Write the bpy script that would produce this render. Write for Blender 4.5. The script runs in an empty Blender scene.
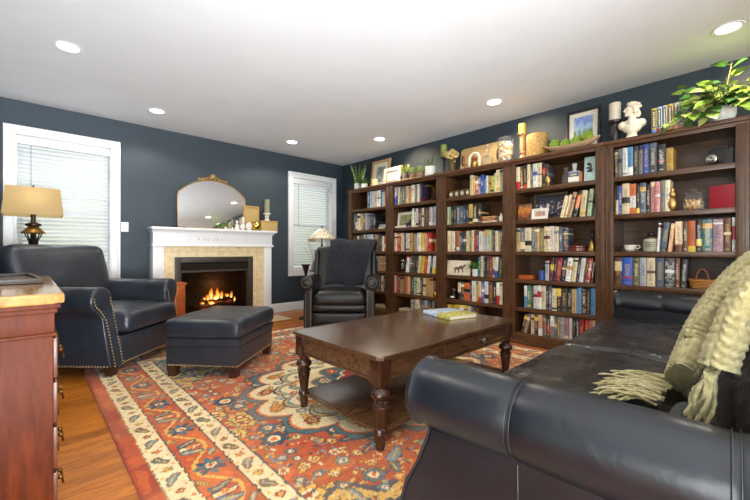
import bpy, bmesh, math, random
import numpy as np
from mathutils import Vector, Matrix, noise as mnoise
from math import sin, cos, pi, radians, sqrt, atan2

random.seed(7)
SC = bpy.context.scene
COL = SC.collection
WORLD_STRENGTH, KEY, BOUNCE, SKY, SPOT, WASH, EXPO = 1.0, 65, 118, 100, 32, 44, 0.38

# ------------------------------------------------------------------ camera
CF = 365.94                     # focal length in pixels of the 750 px wide frame
YAW = radians(43.4427)
CY = 250.73
EYE = Vector((0.0, 0.0, 1.075))
FW = Vector((sin(YAW), cos(YAW), 0)); RT = Vector((cos(YAW), -sin(YAW), 0)); UP = Vector((0, 0, 1))

def pl(x, y, axis, v):
    """Point of the room that the photo shows at pixel x, y, on the real plane axis = v."""
    d = FW * CF + RT * (x - 375) - UP * (y - CY)
    i = 'XYZ'.index(axis)
    return EYE + d * ((v - EYE[i]) / d[i])

cam = bpy.data.cameras.new('camera')
cam.sensor_width = 36.0
cam.lens = CF / 750 * 36.0
cam.shift_y = (CY - 250) / 750
cam.clip_start = 0.02
camo = bpy.data.objects.new('camera', cam)
COL.objects.link(camo)
camo.location = EYE
camo.rotation_euler = (pi / 2, 0, -YAW)
SC.camera = camo

# ------------------------------------------------------------------ materials
def lin(c):
    c = c / 255.0
    return c / 12.92 if c <= 0.04045 else ((c + 0.055) / 1.055) ** 2.4
def rgb(c):
    return (lin(c[0]), lin(c[1]), lin(c[2]), 1.0)

class NT:
    def __init__(s, name):
        s.m = bpy.data.materials.new(name); s.m.use_nodes = True
        s.t = s.m.node_tree; s.t.nodes.clear()
        s.out = s.t.nodes.new('ShaderNodeOutputMaterial')
    def n(s, typ, **kw):
        nd = s.t.nodes.new('ShaderNode' + typ)
        for k, v in kw.items():
            if k.startswith('i_'):
                key = k[2:]
                key = int(key) if key.isdigit() else key.replace('_', ' ')
                nd.inputs[key].default_value = v
            else:
                setattr(nd, k, v)
        return nd
    def l(s, a, b): s.t.links.new(a, b)
    def math(s, op, a, b=None, clamp=False):
        nd = s.t.nodes.new('ShaderNodeMath'); nd.operation = op; nd.use_clamp = clamp
        for i, v in enumerate((a, b)):
            if v is None: continue
            if isinstance(v, (int, float)): nd.inputs[i].default_value = v
            else: s.l(v, nd.inputs[i])
        return nd.outputs[0]
    def mix(s, f, a, b, mode='MIX'):
        nd = s.t.nodes.new('ShaderNodeMix'); nd.data_type = 'RGBA'; nd.blend_type = mode
        for i, v in ((0, f), (6, a), (7, b)):
            if isinstance(v, (int, float)): nd.inputs[i].default_value = v
            elif isinstance(v, tuple): nd.inputs[i].default_value = v
            else: s.l(v, nd.inputs[i])
        return nd.outputs[2]
    def noise(s, vec, scale, detail=3, rough=0.5):
        nd = s.n('TexNoise'); nd.inputs['Scale'].default_value = scale
        nd.inputs['Detail'].default_value = detail; nd.inputs['Roughness'].default_value = rough
        if vec is not None: s.l(vec, nd.inputs['Vector'])
        return nd
    def bsdf(s, rough=0.5, metal=0.0, **kw):
        b = s.n('BsdfPrincipled'); b.inputs['Roughness'].default_value = rough; b.inputs['Metallic'].default_value = metal
        for k, v in kw.items(): b.inputs[k.replace('_', ' ')].default_value = v
        s.l(b.outputs[0], s.out.inputs[0]); return b
    def coords(s, kind='Object', scale=None, rot=None):
        tc = s.n('TexCoord'); o = tc.outputs[kind]
        if scale or rot:
            mp = s.n('Mapping'); s.l(o, mp.inputs['Vector'])
            if scale: mp.inputs['Scale'].default_value = scale
            if rot: mp.inputs['Rotation'].default_value = rot
            o = mp.outputs[0]
        return o
    def ramp(s, f, stops):
        r = s.n('ValToRGB'); s.l(f, r.inputs[0])
        e = r.color_ramp.elements
        while len(e) < len(stops): e.new(0.5)
        for el, (p, c) in zip(e, stops): el.position = p; el.color = c
        return r.outputs[0]
    def bump(s, b, h, strength=0.3, dist=0.01):
        nd = s.n('Bump'); nd.inputs['Strength'].default_value = strength; nd.inputs['Distance'].default_value = dist
        s.l(h, nd.inputs['Height']); s.l(nd.outputs[0], b.inputs['Normal'])

MATS = {}
def pm(name, c, rough=0.5, metal=0.0, var=0.15, vs=8.0, bump=0.0, bs=60.0, vscale=None, **kw):
    """A plain surface with a little noise in its colour and, if asked, in its relief."""
    if name in MATS: return MATS[name]
    t = NT(name); b = t.bsdf(rough, metal, **kw)
    co = t.coords('Object', vscale)
    n = t.noise(co, vs, 4)
    a = rgb(c); d = tuple(x * (1 - var) for x in a[:3]) + (1,); u = tuple(min(1, x * (1 + var)) for x in a[:3]) + (1,)
    t.l(t.ramp(n.outputs[0], [(0.3, d), (0.7, u)]), b.inputs['Base Color'])
    if bump:
        n2 = t.noise(co, bs, 3); t.bump(b, n2.outputs[0], bump, 0.01)
    MATS[name] = t.m
    return t.m

def wood(name, c1, c2, rough=0.4, scale=(1, 1, 1), coat=0.0, grain=1.0, warp=6.0, spec=0.4):
    if name in MATS: return MATS[name]
    t = NT(name); b = t.bsdf(rough, 0, Coat_Weight=coat, Coat_Roughness=0.15)
    co = t.coords('Object', scale)
    b.inputs['Specular IOR Level'].default_value = spec
    n = t.noise(co, 9.0, 6, 0.6); n.inputs['Distortion'].default_value = 0.6
    n2 = t.noise(co, warp, 2)
    f = t.math('ADD', t.math('MULTIPLY', n.outputs[0], 0.6), t.math('MULTIPLY', n2.outputs[0], 0.4))
    t.l(t.ramp(f, [(0.32, rgb(c1)), (0.68, rgb(c2))]), b.inputs['Base Color'])
    t.bump(b, n.outputs[0], 0.08 * grain, 0.004)
    MATS[name] = t.m
    return t.m

def emis(name, c, s):
    if name in MATS: return MATS[name]
    t = NT(name); e = t.n('Emission'); e.inputs[0].default_value = rgb(c); e.inputs[1].default_value = s
    t.l(e.outputs[0], t.out.inputs[0]); MATS[name] = t.m
    return t.m

def glass(name, c=(255, 255, 255), rough=0.02, ior=1.45, haze=0.0):
    """Thin clear glass: mostly transparent with a fresnel reflection."""
    if name in MATS: return MATS[name]
    t = NT(name)
    tr = t.n('BsdfTransparent'); tr.inputs[0].default_value = rgb(c)
    gl = t.n('BsdfGlossy'); gl.inputs['Roughness'].default_value = rough
    lw = t.n('LayerWeight'); lw.inputs['Blend'].default_value = 0.25
    mx = t.n('MixShader'); t.l(t.math('MULTIPLY', lw.outputs['Fresnel'], 0.6, True), mx.inputs[0])
    t.l(tr.outputs[0], mx.inputs[1]); t.l(gl.outputs[0], mx.inputs[2]); o_ = mx.outputs[0]
    if haze:
        df = t.n('BsdfDiffuse'); df.inputs[0].default_value = (0.85, 0.87, 0.88, 1); m2 = t.n('MixShader'); m2.inputs[0].default_value = haze; t.l(o_, m2.inputs[1]); t.l(df.outputs[0], m2.inputs[2]); o_ = m2.outputs[0]
    t.l(o_, t.out.inputs[0])
    MATS[name] = t.m
    return t.m

def leather(name, c, rough=0.36, bump=0.35, crease=0.5, pores=0.04, spec=0.5, cs=14.0, stretch=(1, 1, 1)):
    if name in MATS: return MATS[name]
    t = NT(name); b = t.bsdf(rough, 0)
    b.inputs['Specular IOR Level'].default_value = spec
    co = t.coords('Object')
    big = t.noise(co, 4.0, 4)
    a = rgb(c)
    t.l(t.ramp(big.outputs[0], [(0.3, tuple(x * 0.75 for x in a[:3]) + (1,)), (0.72, tuple(x * 1.35 for x in a[:3]) + (1,))]), b.inputs['Base Color'])
    v = t.n('TexVoronoi'); v.inputs['Scale'].default_value = 300; t.l(co, v.inputs['Vector'])
    w = t.noise(t.coords('Object', stretch), cs, 4, 0.5); w.inputs['Distortion'].default_value = 1.2
    h = t.math('ADD', t.math('MULTIPLY', v.outputs['Distance'], pores), t.math('MULTIPLY', w.outputs[0], crease))
    t.bump(b, h, bump, 0.02)
    r = t.math('ADD', t.math('MULTIPLY', t.noise(co, 9.0, 3).outputs[0], 0.22), rough - 0.1)
    t.l(r, b.inputs['Roughness'])
    MATS[name] = t.m
    return t.m

# ------------------------------------------------------------------ mesh builder
class MB:
    def __init__(s): s.bm = bmesh.new()
    def _bev(s, verts, bev, seg):
        if bev <= 0: return
        vs = set(verts)
        ed = [e for e in s.bm.edges if e.verts[0] in vs and e.verts[1] in vs]
        bmesh.ops.bevel(s.bm, geom=ed, offset=bev, segments=seg, affect='EDGES', profile=0.6, clamp_overlap=True)
    def box(s, x0, x1, y0, y1, z0, z1, bev=0.0, seg=2, M=None):
        r = bmesh.ops.create_cube(s.bm, size=1.0)
        c = Vector(((x0 + x1) / 2, (y0 + y1) / 2, (z0 + z1) / 2))
        for v in r['verts']:
            v.co = Vector((v.co.x * (x1 - x0), v.co.y * (y1 - y0), v.co.z * (z1 - z0))) + c
            if M is not None: v.co = M @ v.co
        s._bev(r['verts'], bev, seg); return s
    def prism(s, poly, axis, a0, a1, bev=0.0, seg=2, M=None):
        """Extrude a 2-D polygon along axis; poly is in the two other axes in XYZ order."""
        def P(p, a):
            v = {'X': (a, p[0], p[1]), 'Y': (p[0], a, p[1]), 'Z': (p[0], p[1], a)}[axis]
            return M @ Vector(v) if M is not None else Vector(v)
        A = [s.bm.verts.new(P(p, a0)) for p in poly]; B = [s.bm.verts.new(P(p, a1)) for p in poly]
        n = len(poly)
        fs = [s.bm.faces.new(A), s.bm.faces.new(list(reversed(B)))]
        for i in range(n): fs.append(s.bm.faces.new((A[i], B[i], B[(i + 1) % n], A[(i + 1) % n])))
        bmesh.ops.recalc_face_normals(s.bm, faces=fs)
        if bev > 0:
            ed = set()
            for f in fs[:2]:
                for e in f.edges: ed.add(e)
            bmesh.ops.bevel(s.bm, geom=list(ed), offset=bev, segments=seg, affect='EDGES', profile=0.6, clamp_overlap=True)
        return s
    def lathe(s, prof, c=(0, 0, 0), n=20, M=None, cap=True):
        c = Vector(c); rings = []
        for r, z in prof:
            ring = []
            for k in range(n):
                a = 2 * pi * k / n
                p = Vector((r * cos(a), r * sin(a), z))
                if M is not None: p = M @ p
                ring.append(s.bm.verts.new(c + p))
            rings.append(ring)
        fs = []
        for A, B in zip(rings, rings[1:]):
            for k in range(n): fs.append(s.bm.faces.new((A[k], A[(k + 1) % n], B[(k + 1) % n], B[k])))
        if cap:
            if prof[0][0] > 1e-5: fs.append(s.bm.faces.new(list(reversed(rings[0]))))
            if prof[-1][0] > 1e-5: fs.append(s.bm.faces.new(rings[-1]))
        return s
    def tube(s, pts, r, n=8, flat=1.0, cap=True):
        pts = [Vector(p) for p in pts]; m = len(pts)
        rs = r if isinstance(r, (list, tuple)) else [r] * m
        rings = []; prev = None
        for i, p in enumerate(pts):
            t = (pts[min(i + 1, m - 1)] - pts[max(i - 1, 0)])
            if t.length < 1e-9: t = Vector((0, 0, 1))
            t.normalize()
            if prev is None:
                ref = Vector((0, 0, 1)) if abs(t.z) < 0.9 else Vector((1, 0, 0))
                u = t.cross(ref).normalized()
            else:
                u = (prev - t * prev.dot(t))
                u = u.normalized() if u.length > 1e-6 else t.orthogonal().normalized()
            prev = u; w = t.cross(u)
            rings.append([s.bm.verts.new(p + (u * cos(2 * pi * k / n) + w * sin(2 * pi * k / n) * flat) * rs[i]) for k in range(n)])
        for A, B in zip(rings, rings[1:]):
            for k in range(n): s.bm.faces.new((A[k], A[(k + 1) % n], B[(k + 1) % n], B[k]))
        if cap:
            s.bm.faces.new(list(reversed(rings[0]))); s.bm.faces.new(rings[-1])
        return s
    def cyl(s, p0, p1, r0, r1=None, n=16): return s.tube([p0, p1], [r0, r0 if r1 is None else r1], n)
    def ball(s, c, r, u=12, v=8, M=None):
        r = (r, r, r) if isinstance(r, (int, float)) else r
        g = bmesh.ops.create_uvsphere(s.bm, u_segments=u, v_segments=v, radius=1.0)
        for q in g['verts']:
            p = Vector((q.co.x * r[0], q.co.y * r[1], q.co.z * r[2]))
            if M is not None: p = M @ p
            q.co = p + Vector(c)
        return s
    def grid(s, fn, nu, nv, closed_u=False):
        """Surface fn(u, v) -> point, u and v in 0..1."""
        V = [[s.bm.verts.new(fn(i / (nu if closed_u else nu - 1), j / (nv - 1))) for i in range(nu)] for j in range(nv)]
        for j in range(nv - 1):
            for i in range(nu if closed_u else nu - 1):
                k = (i + 1) % nu
                s.bm.faces.new((V[j][i], V[j][k], V[j + 1][k], V[j + 1][i]))
        return V
    def rbox(s, c, size, r=0.04, cuts=10, crown=(0, 0), wr=0.0, ws=5.0, seed=0.0, M=None, bulge=0.0, ridge=0.0):
        """A soft upholstered block: rounded edges, crowned top, optional wrinkles."""
        old = set(s.bm.verts)
        g = bmesh.ops.create_cube(s.bm, size=2.0)
        ed = list({e for v in g['verts'] for e in v.link_edges})
        bmesh.ops.subdivide_edges(s.bm, edges=ed, cuts=cuts, use_grid_fill=True)
        vs = [v for v in s.bm.verts if v not in old]
        hx, hy, hz = size[0] / 2, size[1] / 2, size[2] / 2; c = Vector(c)
        rr = min(r, hx, hy, hz)
        def sp(a, h):
            # spread the grid so that a few rows fall in the rounded edge
            return h * math.copysign(abs(a) ** 0.8, a)
        for v in vs:
            a = v.co.copy()
            p = Vector((sp(a.x, hx), sp(a.y, hy), sp(a.z, hz)))
            q = Vector((max(-hx + rr, min(hx - rr, p.x)), max(-hy + rr, min(hy - rr, p.y)), max(-hz + rr, min(hz - rr, p.z))))
            d = p - q
            if d.length > 1e-7: p = q + d.normalized() * rr
            fx = max(0, 1 - (p.x / hx) ** 2); fy = max(0, 1 - (p.y / hy) ** 2); fz = max(0, 1 - (p.z / hz) ** 2)
            if crown[0] and p.z > 0: p.z += crown[0] * sqrt(fx * fy) * (p.z / hz)
            if crown[1] and p.z < 0: p.z -= crown[1] * sqrt(fx * fy) * (-p.z / hz)
            if bulge:
                p.x += bulge * sqrt(fy * fz) * (1 if p.x > 0 else -1) * (abs(p.x) / hx)
                p.y += bulge * sqrt(fx * fz) * (1 if p.y > 0 else -1) * (abs(p.y) / hy)
            if wr:
                nv = mnoise.noise(Vector((p.x * ws + seed, p.y * ws * 1.7, p.z * ws))) + 0.5 * mnoise.noise(Vector((p.x * ws * 2.3, p.y * ws * 3.1 + seed, p.z * ws * 2)))
                nrm = Vector((p.x / hx, p.y / hy, p.z / hz)); nrm = nrm.normalized() if nrm.length else Vector((0, 0, 1))
                p = p + nrm * nv * wr
            if ridge and p.z > 0:
                q2 = Vector((p.x * 5.5 + seed, p.y * 2.6 + 0.8 * mnoise.noise(Vector((p.x * 3, p.y * 3, seed))), seed))
                rn = (1 - abs(mnoise.noise(q2)) * 2.2) + 0.6 * (1 - abs(mnoise.noise(q2 * 2.3 + Vector((7, 3, 1)))) * 2.2)
                p.z += ridge * max(0, rn) ** 2 * min(1, fx * fy * 3)
            p = p + c
            v.co = M @ p if M is not None else p
        return s
    def mesh(s, name, smooth=35):
        me = bpy.data.meshes.new(name)
        bmesh.ops.recalc_face_normals(s.bm, faces=s.bm.faces)
        s.bm.to_mesh(me); s.bm.free()
        if smooth:
            me.polygons.foreach_set('use_smooth', [True] * len(me.polygons))
            me.set_sharp_from_angle(angle=radians(smooth))
        return me
    def out(s, name, m, parent=None, smooth=35, loc=None, rot=None):
        me = s.mesh(name, smooth); me.materials.append(m)
        o = bpy.data.objects.new(name, me); COL.objects.link(o)
        if parent is not None: o.parent = parent
        if loc is not None: o.location = loc
        if rot is not None: o.rotation_euler = rot
        return o

def tag(o, label, cat, group=None, kind=None):
    o['label'] = label; o['category'] = cat
    if group: o['group'] = group
    if kind: o['kind'] = kind
    return o
def thing(name, label, cat, loc=(0, 0, 0), rz=0.0, group=None):
    o = bpy.data.objects.new(name, None); COL.objects.link(o)
    o.empty_display_size = 0.1
    o.location = loc; o.rotation_euler = (0, 0, rz)
    return tag(o, label, cat, group)
def struct(o): o['kind'] = 'structure'; return o
def clone(root, loc, rz=None, label=None, group=None):
    r = root.copy(); COL.objects.link(r); r.location = loc
    if rz is not None: r.rotation_euler = (0, 0, rz)
    if label: r['label'] = label
    if group: r['group'] = group
    for ch in list(root.children):
        c = ch.copy(); COL.objects.link(c); c.parent = r
        for g in list(ch.children):
            d = g.copy(); COL.objects.link(d); d.parent = c
    return r
def arc(cx, cz, r, a0, a1, n):
    return [(cx + r * cos(radians(a0 + (a1 - a0) * i / n)), cz + r * sin(radians(a0 + (a1 - a0) * i / n))) for i in range(n + 1)]
def smooth_path(pts, n=12):
    """Catmull-Rom through the points."""
    P = [Vector(p) for p in pts]; P = [P[0] * 2 - P[1]] + P + [P[-1] * 2 - P[-2]]; out = []
    for i in range(1, len(P) - 2):
        for k in range(n):
            t = k / n; a, b, c, d = P[i - 1], P[i], P[i + 1], P[i + 2]
            out.append(0.5 * ((2 * b) + (c - a) * t + (2 * a - 5 * b + 4 * c - d) * t * t + (3 * b - a - 3 * c + d) * t ** 3))
    out.append(P[-2]); return out
# ------------------------------------------------------------------ the room
H = 2.783; XR = 4.60; YB = 5.80; XL = -0.50
WALL = NT('navy_wall_paint'); b = WALL.bsdf(0.62)
co = WALL.coords('Object'); nn = WALL.noise(co, 2.0, 3)
WALL.l(WALL.ramp(nn.outputs[0], [(0.3, rgb((45, 56, 66))), (0.7, rgb((51, 63, 73)))]), b.inputs['Base Color'])
WALL.bump(b, WALL.noise(co, 180, 2).outputs[0], 0.05, 0.003); WALL = WALL.m
CEIL = pm('ceiling_paint', (226, 229, 233), 0.9, var=0.02, vs=3, bump=0.04, bs=120)
TRIM = pm('white_trim_paint', (232, 233, 235), 0.35, var=0.02)

# windows: opening x0..x1, z0..z1 ; casing goes outwards
WIN = [(-0.105, 0.775, 0.72, 2.395), (3.455, 4.315, 0.72, 2.395)]
def wall_back():
    m = MB(); T = 0.16
    xs = [XL - 0.12, WIN[0][0], WIN[0][1], WIN[1][0], WIN[1][1], XR + 0.12]
    for i in range(5):
        if i in (1, 3):
            w = WIN[i // 2]
            m.box(xs[i], xs[i + 1], YB, YB + T, 0, w[2]); m.box(xs[i], xs[i + 1], YB, YB + T, w[3], H)
        else: m.box(xs[i], xs[i + 1], YB, YB + T, 0, H)
    bmesh.ops.remove_doubles(m.bm, verts=m.bm.verts, dist=1e-5)
    return struct(m.out('wall_back', WALL, smooth=0))
wall_back()
struct(MB().box(XR, XR + 0.14, -3.2, YB, 0, H).out('wall_right', WALL, smooth=0))
struct(MB().box(XL - 0.12, XL, 0.95, YB, 0, H).out('wall_left', WALL, smooth=0))
struct(MB().box(-3.2, XR + 0.14, -3.2, YB + 0.16, H, H + 0.1).out('ceiling', CEIL, smooth=0))

def floor_mat():
    t = NT('hardwood_planks'); b = t.bsdf(0.34); b.inputs['Specular IOR Level'].default_value = 0.35
    co = t.coords('Object')
    br = t.n('TexBrick'); br.offset = 0.37; br.squash = 1.0
    t.l(co, br.inputs['Vector'])
    for k, v in (('Scale', 1.0), ('Mortar Size', 0.0011), ('Mortar Smooth', 0.3), ('Bias', 0.0), ('Brick Width', 1.15), ('Row Height', 0.083)): br.inputs[k].default_value = v
    br.inputs['Color1'].default_value = (0, 0, 0, 1); br.inputs['Color2'].default_value = (1, 1, 1, 1); br.inputs['Mortar'].default_value = (0.5, 0.5, 0.5, 1)
    mp = t.n('Mapping'); t.l(co, mp.inputs[0]); mp.inputs['Scale'].default_value = (1.6, 11, 1)
    # shift the grain from board to board
    sh = t.n('VectorMath', operation='ADD'); t.l(mp.outputs[0], sh.inputs[0])
    sc = t.n('VectorMath', operation='SCALE'); t.l(br.outputs['Color'], sc.inputs[0]); sc.inputs['Scale'].default_value = 7.0
    t.l(sc.outputs[0], sh.inputs[1])
    g = t.noise(sh.outputs[0], 2.2, 6, 0.62); g.inputs['Distortion'].default_value = 1.4
    c = t.ramp(g.outputs[0], [(0.22, rgb((130, 66, 16))), (0.42, rgb((190, 108, 30))), (0.58, rgb((212, 132, 42))), (0.8, rgb((226, 156, 64)))])
    tone = t.ramp(br.outputs['Color'], [(0.0, rgb((196, 190, 184))), (1.0, rgb((255, 252, 246)))])
    c = t.mix(1.0, c, tone, 'MULTIPLY')
    c = t.mix(br.outputs['Fac'], c, rgb((70, 34, 14)))
    t.l(c, b.inputs['Base Color'])
    h = t.math('SUBTRACT', t.math('MULTIPLY', g.outputs[0], 0.15), br.outputs['Fac'])
    t.bump(b, h, 0.12, 0.003)
    return t.m
struct(MB().box(-3.2, XR + 0.14, -3.2, YB + 0.16, -0.1, 0).out('floor', floor_mat(), smooth=0))

def baseboard(name, x0, x1):
    m = MB().prism([(YB, 0), (YB - 0.018, 0), (YB - 0.018, 0.118), (YB - 0.012, 0.13), (YB - 0.012, 0.142), (YB - 0.006, 0.152), (YB, 0.155)], 'X', x0, x1)
    return struct(m.out(name, TRIM))
baseboard('baseboard_back', 2.95, XR); baseboard('baseboard_rear', XL, 1.19)
struct(MB().box(XR - 0.016, XR, 5.06, YB - 0.02, 0, 0.15, 0.004).out('baseboard_right', TRIM))

# --- windows with casing, sashes, glass and blinds
PANE = glass('window_glass')
SLAT = NT('blind_slat_white'); bs_ = SLAT.bsdf(0.45); bs_.inputs['Base Color'].default_value = rgb((214, 219, 222))
trl = SLAT.n('BsdfTranslucent'); trl.inputs[0].default_value = rgb((226, 232, 234)); mxs = SLAT.n('MixShader'); mxs.inputs[0].default_value = 0.07
SLAT.l(bs_.outputs[0], mxs.inputs[1]); SLAT.l(trl.outputs[0], mxs.inputs[2]); SLAT.l(mxs.outputs[0], SLAT.out.inputs[0]); SLAT = SLAT.m
WAND = pm('blind_wand_grey', (150, 152, 152), 0.3, var=0.05)

def window(k, w):
    x0, x1, z0, z1 = w; cw = 0.10
    root = bpy.data.objects.new('window_%d' % k, None); COL.objects.link(root); root.location = (0, 0, 0); struct(root)
    m = MB()
    for a, b2, depth in ((0.0, cw, 0.016), (0.0, 0.022, 0.024), (cw - 0.03, cw, 0.03)):   # stepped picture-frame casing
        for (xa, xb, za, zb) in ((x0 - b2, x0 - a, z0 - b2, z1 + b2), (x1 + a, x1 + b2, z0 - b2, z1 + b2), (x0 - a, x1 + a, z1 + a, z1 + b2), (x0 - a, x1 + a, z0 - b2, z0 - a)):
            m.box(xa, xb, YB - depth, YB, za, zb, 0.003)
    m.out('window_casing', TRIM, root)
    m = MB()
    for (xa, xb, za, zb) in ((x0, x0 + 0.012, z0, z1), (x1 - 0.012, x1, z0, z1), (x0, x1, z1 - 0.012, z1), (x0, x1, z0, z0 + 0.012)):
        m.box(xa, xb, YB + 0.002, YB + 0.15, za, zb)
    m.out('window_jamb', TRIM, root, smooth=0)
    zm = (z0 + z1) / 2 - 0.02
    for nm, za, zb, yo in (('upper_sash', zm - 0.02, z1 - 0.012, 0.12), ('lower_sash', z0 + 0.012, zm + 0.02, 0.10)):
        m = MB(); f = 0.045
        for (xa, xb, zc, zd) in ((x0 + 0.012, x0 + 0.012 + f, za, zb), (x1 - 0.012 - f, x1 - 0.012, za, zb), (x0 + 0.012 + f, x1 - 0.012 - f, zb - f, zb), (x0 + 0.012 + f, x1 - 0.012 - f, za, za + f)):
            m.box(xa, xb, YB + yo - 0.012, YB + yo + 0.012, zc, zd, 0.002)
        s = m.out(nm, TRIM, root)
        MB().box(x0 + 0.03, x1 - 0.03, YB + yo - 0.002, YB + yo + 0.002, za + 0.02, zb - 0.02).out('pane', PANE, s, smooth=0)
    # blind
    lab = {1: 'white slatted blind in the tall window behind the shaded lamp', 2: 'white slatted blind in the window beside the bookcase corner'}[k]
    bl = thing('window_blind', lab, 'blind', ((x0 + x1) / 2, YB + 0.045, z0), group='window blinds')
    hw = (x1 - x0) / 2 - 0.016; hh = z1 - z0
    MB().box(-hw - 0.002, hw + 0.002, -0.055, 0.03, hh - 0.10, hh - 0.014, 0.006).out('valance', TRIM, bl)
    m = MB(); pitch = 0.0465; n = int((hh - 0.15) / pitch)
    for i in range(n):
        z = hh - 0.135 - i * pitch
        R = Matrix.Translation((0, 0, z)) @ Matrix.Rotation(radians(43 + 3 * sin(i * 1.7)), 4, 'X')
        m.prism([(-0.026, 0.0), (-0.012, 0.0035), (0.012, 0.0035), (0.026, 0.0), (0.012, 0.0005), (-0.012, 0.0005)], 'X', -hw, hw, M=R)
    m.out('slats', SLAT, bl, smooth=30)
    MB().box(-hw, hw, -0.022, 0.022, 0.018, 0.04, 0.004).out('bottom_rail', TRIM, bl)
    m = MB()
    for xx in (-hw * 0.62, hw * 0.62): m.tube([(xx, -0.028, 0.03), (xx, -0.028, hh - 0.1)], 0.0012, 5)
    m.out('ladder_cord', TRIM, bl)
    MB().tube([(-hw + 0.11, -0.034, hh - 0.08), (-hw + 0.112, -0.036, hh - 0.9)], 0.004, 6).out('tilt_wand', WAND, bl)
for k, w in enumerate(WIN): window(k + 1, w)

# --- light switch
sw = thing('light_switch', 'white single toggle light switch plate on the dark wall beside the window', 'light switch', (0.927, YB, 1.39))
MB().box(-0.041, 0.041, -0.007, 0, -0.063, 0.063, 0.003).out('switch_plate', TRIM, sw)
MB().prism([(-0.007, -0.012), (-0.02, 0.010), (-0.007, 0.012)], 'X', -0.005, 0.005).out('toggle', TRIM, sw)

# --- recessed lights
LENS = emis('downlight_lens', (255, 250, 240), 9.0)
LIGHTS = [((0.241, 3.997), 'recessed ceiling light above the navy armchair, nearest the chest', ), ((1.141, 5.08), 'recessed ceiling light between the tall window and the arched mirror'),
          ((3.006, 5.07), 'recessed ceiling light near the far window and wall corner'), ((3.897, 4.014), 'recessed ceiling light over the corner bookcase with the framed pictures'),
          ((3.882, 2.112), 'recessed ceiling light over the bookcase with the moss ball bowl'), ((3.895, 0.176), 'recessed ceiling light over the trailing green plant'),
          ((0.241, 1.9), 'recessed ceiling light overhead beside the chest'), ((1.9, -1.2), 'recessed ceiling light overhead behind the leather sofa')]
dl = None
for (x, y), lab in LIGHTS:
    if dl is None:
        dl = thing('recessed_light', lab, 'ceiling light', (x, y, H), group='recessed ceiling lights')
        MB().lathe([(0.072, -0.001), (0.076, -0.006), (0.094, -0.006), (0.100, -0.001)], n=32, cap=False).out('trim_ring', TRIM, dl)
        MB().lathe([(0.0, -0.003), (0.073, -0.003)], n=32, cap=False).out('lens', LENS, dl)
    else: clone(dl, (x, y, H), label=lab)
    L = bpy.data.lights.new('downlight_spot', 'SPOT'); L.energy = SPOT; L.color = (1.0, 0.91, 0.77); L.spot_size = radians(146); L.spot_blend = 0.3; L.shadow_soft_size = 0.06
    lo = bpy.data.objects.new('downlight_spot', L); COL.objects.link(lo); lo.location = (x, y, H - 0.02)
    if x > 3.8:      # the cans over the bookcases also graze the wall behind
        L2 = bpy.data.lights.new('wall_wash_spot', 'SPOT'); L2.energy = WASH; L2.color = (1.0, 0.80, 0.54); L2.spot_size = radians(74); L2.spot_blend = 0.8; L2.shadow_soft_size = 0.05
        l2 = bpy.data.objects.new('wall_wash_spot', L2); COL.objects.link(l2); l2.location = (x + 0.05, y, H - 0.03); l2.rotation_euler = (Vector((XR, y - 0.22, 2.30)) - Vector((x + 0.05, y, H - 0.03))).to_track_quat('-Z', 'Y').to_euler()

# --- tiled hearth slab flush in the floor
TILE = NT('travertine_tile'); tb = TILE.bsdf(0.35)
tco = TILE.coords('Object'); tbr = TILE.n('TexBrick'); TILE.l(TILE.coords('Object', (1, 1, 1), (pi / 2, 0, 0)), tbr.inputs['Vector'])
for k_, v_ in (('Scale', 1.0), ('Mortar Size', 0.0018), ('Brick Width', 0.152), ('Row Height', 0.152)): tbr.inputs[k_].default_value = v_
tbr.offset = 0.0
tn = TILE.noise(tco, 14, 5, 0.65)
tcol = TILE.ramp(tn.outputs[0], [(0.25, rgb((204, 178, 132))), (0.5, rgb((228, 206, 162))), (0.75, rgb((240, 224, 188)))])
TILE.l(TILE.mix(TILE.math('MULTIPLY', tbr.outputs['Fac'], 0.75), tcol, rgb((186, 160, 116))), tb.inputs['Base Color']); TILE = TILE.m
struct(MB().box(1.12, 3.02, 5.09, 5.56, -0.02, 0.006, 0.002).out('floor_hearth', pm('hearth_stone', (214, 190, 150), 0.3, var=0.12, vs=12), smooth=0))

# ------------------------------------------------------------------ fireplace
FX = 2.065; YF = 5.60       # centre and face of the surround
fp = thing('fireplace', 'white fireplace mantel with travertine surround and a lit black gas insert', 'fireplace', (FX, YF, 0))
for sx in (-1, 1):
    m = MB().box(sx * 0.795 - 0.064, sx * 0.795 + 0.064, -0.02, 0.2, 0, 1.15, 0.004)
    m.box(sx * 0.795 - 0.074, sx * 0.795 + 0.074, -0.032, 0.2, 0, 0.16, 0.004)
    for q in range(4): m.box(sx * 0.795 - 0.046 + q * 0.026, sx * 0.795 - 0.033 + q * 0.026, -0.026, 0, 0.2, 1.1, 0.003)
    m.out('pilaster', TRIM, fp)
m = MB().box(-0.858, 0.87, -0.02, 0.2, 1.148, 1.34, 0.003)
m.box(-0.872, 0.89, -0.04, 0.2, 1.135, 1.168, 0.008, 3)
m.out('frieze', TRIM, fp)
m = MB()   # carved scroll ornament
for sx in (-1, 1):
    for q in range(4):
        a = [(sx * (0.03 + q * 0.07 + 0.06 * t), -0.024, 1.245 + 0.022 * sin(t * 2 * pi + q) * (1 - q * 0.12)) for t in [i / 10 for i in range(11)]]
        m.tube(a, [0.004 + 0.006 * sin(pi * i / 10) for i in range(11)], 6)
        m.ball((sx * (0.05 + q * 0.07), -0.022, 1.262 - 0.004 * q), (0.014, 0.008, 0.01), 8, 6)
m.ball((0, -0.024, 1.25), (0.025, 0.012, 0.03), 10, 8)
m.out('carved_ornament', TRIM, fp)
m = MB()   # crown under the shelf, then the shelf
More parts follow.
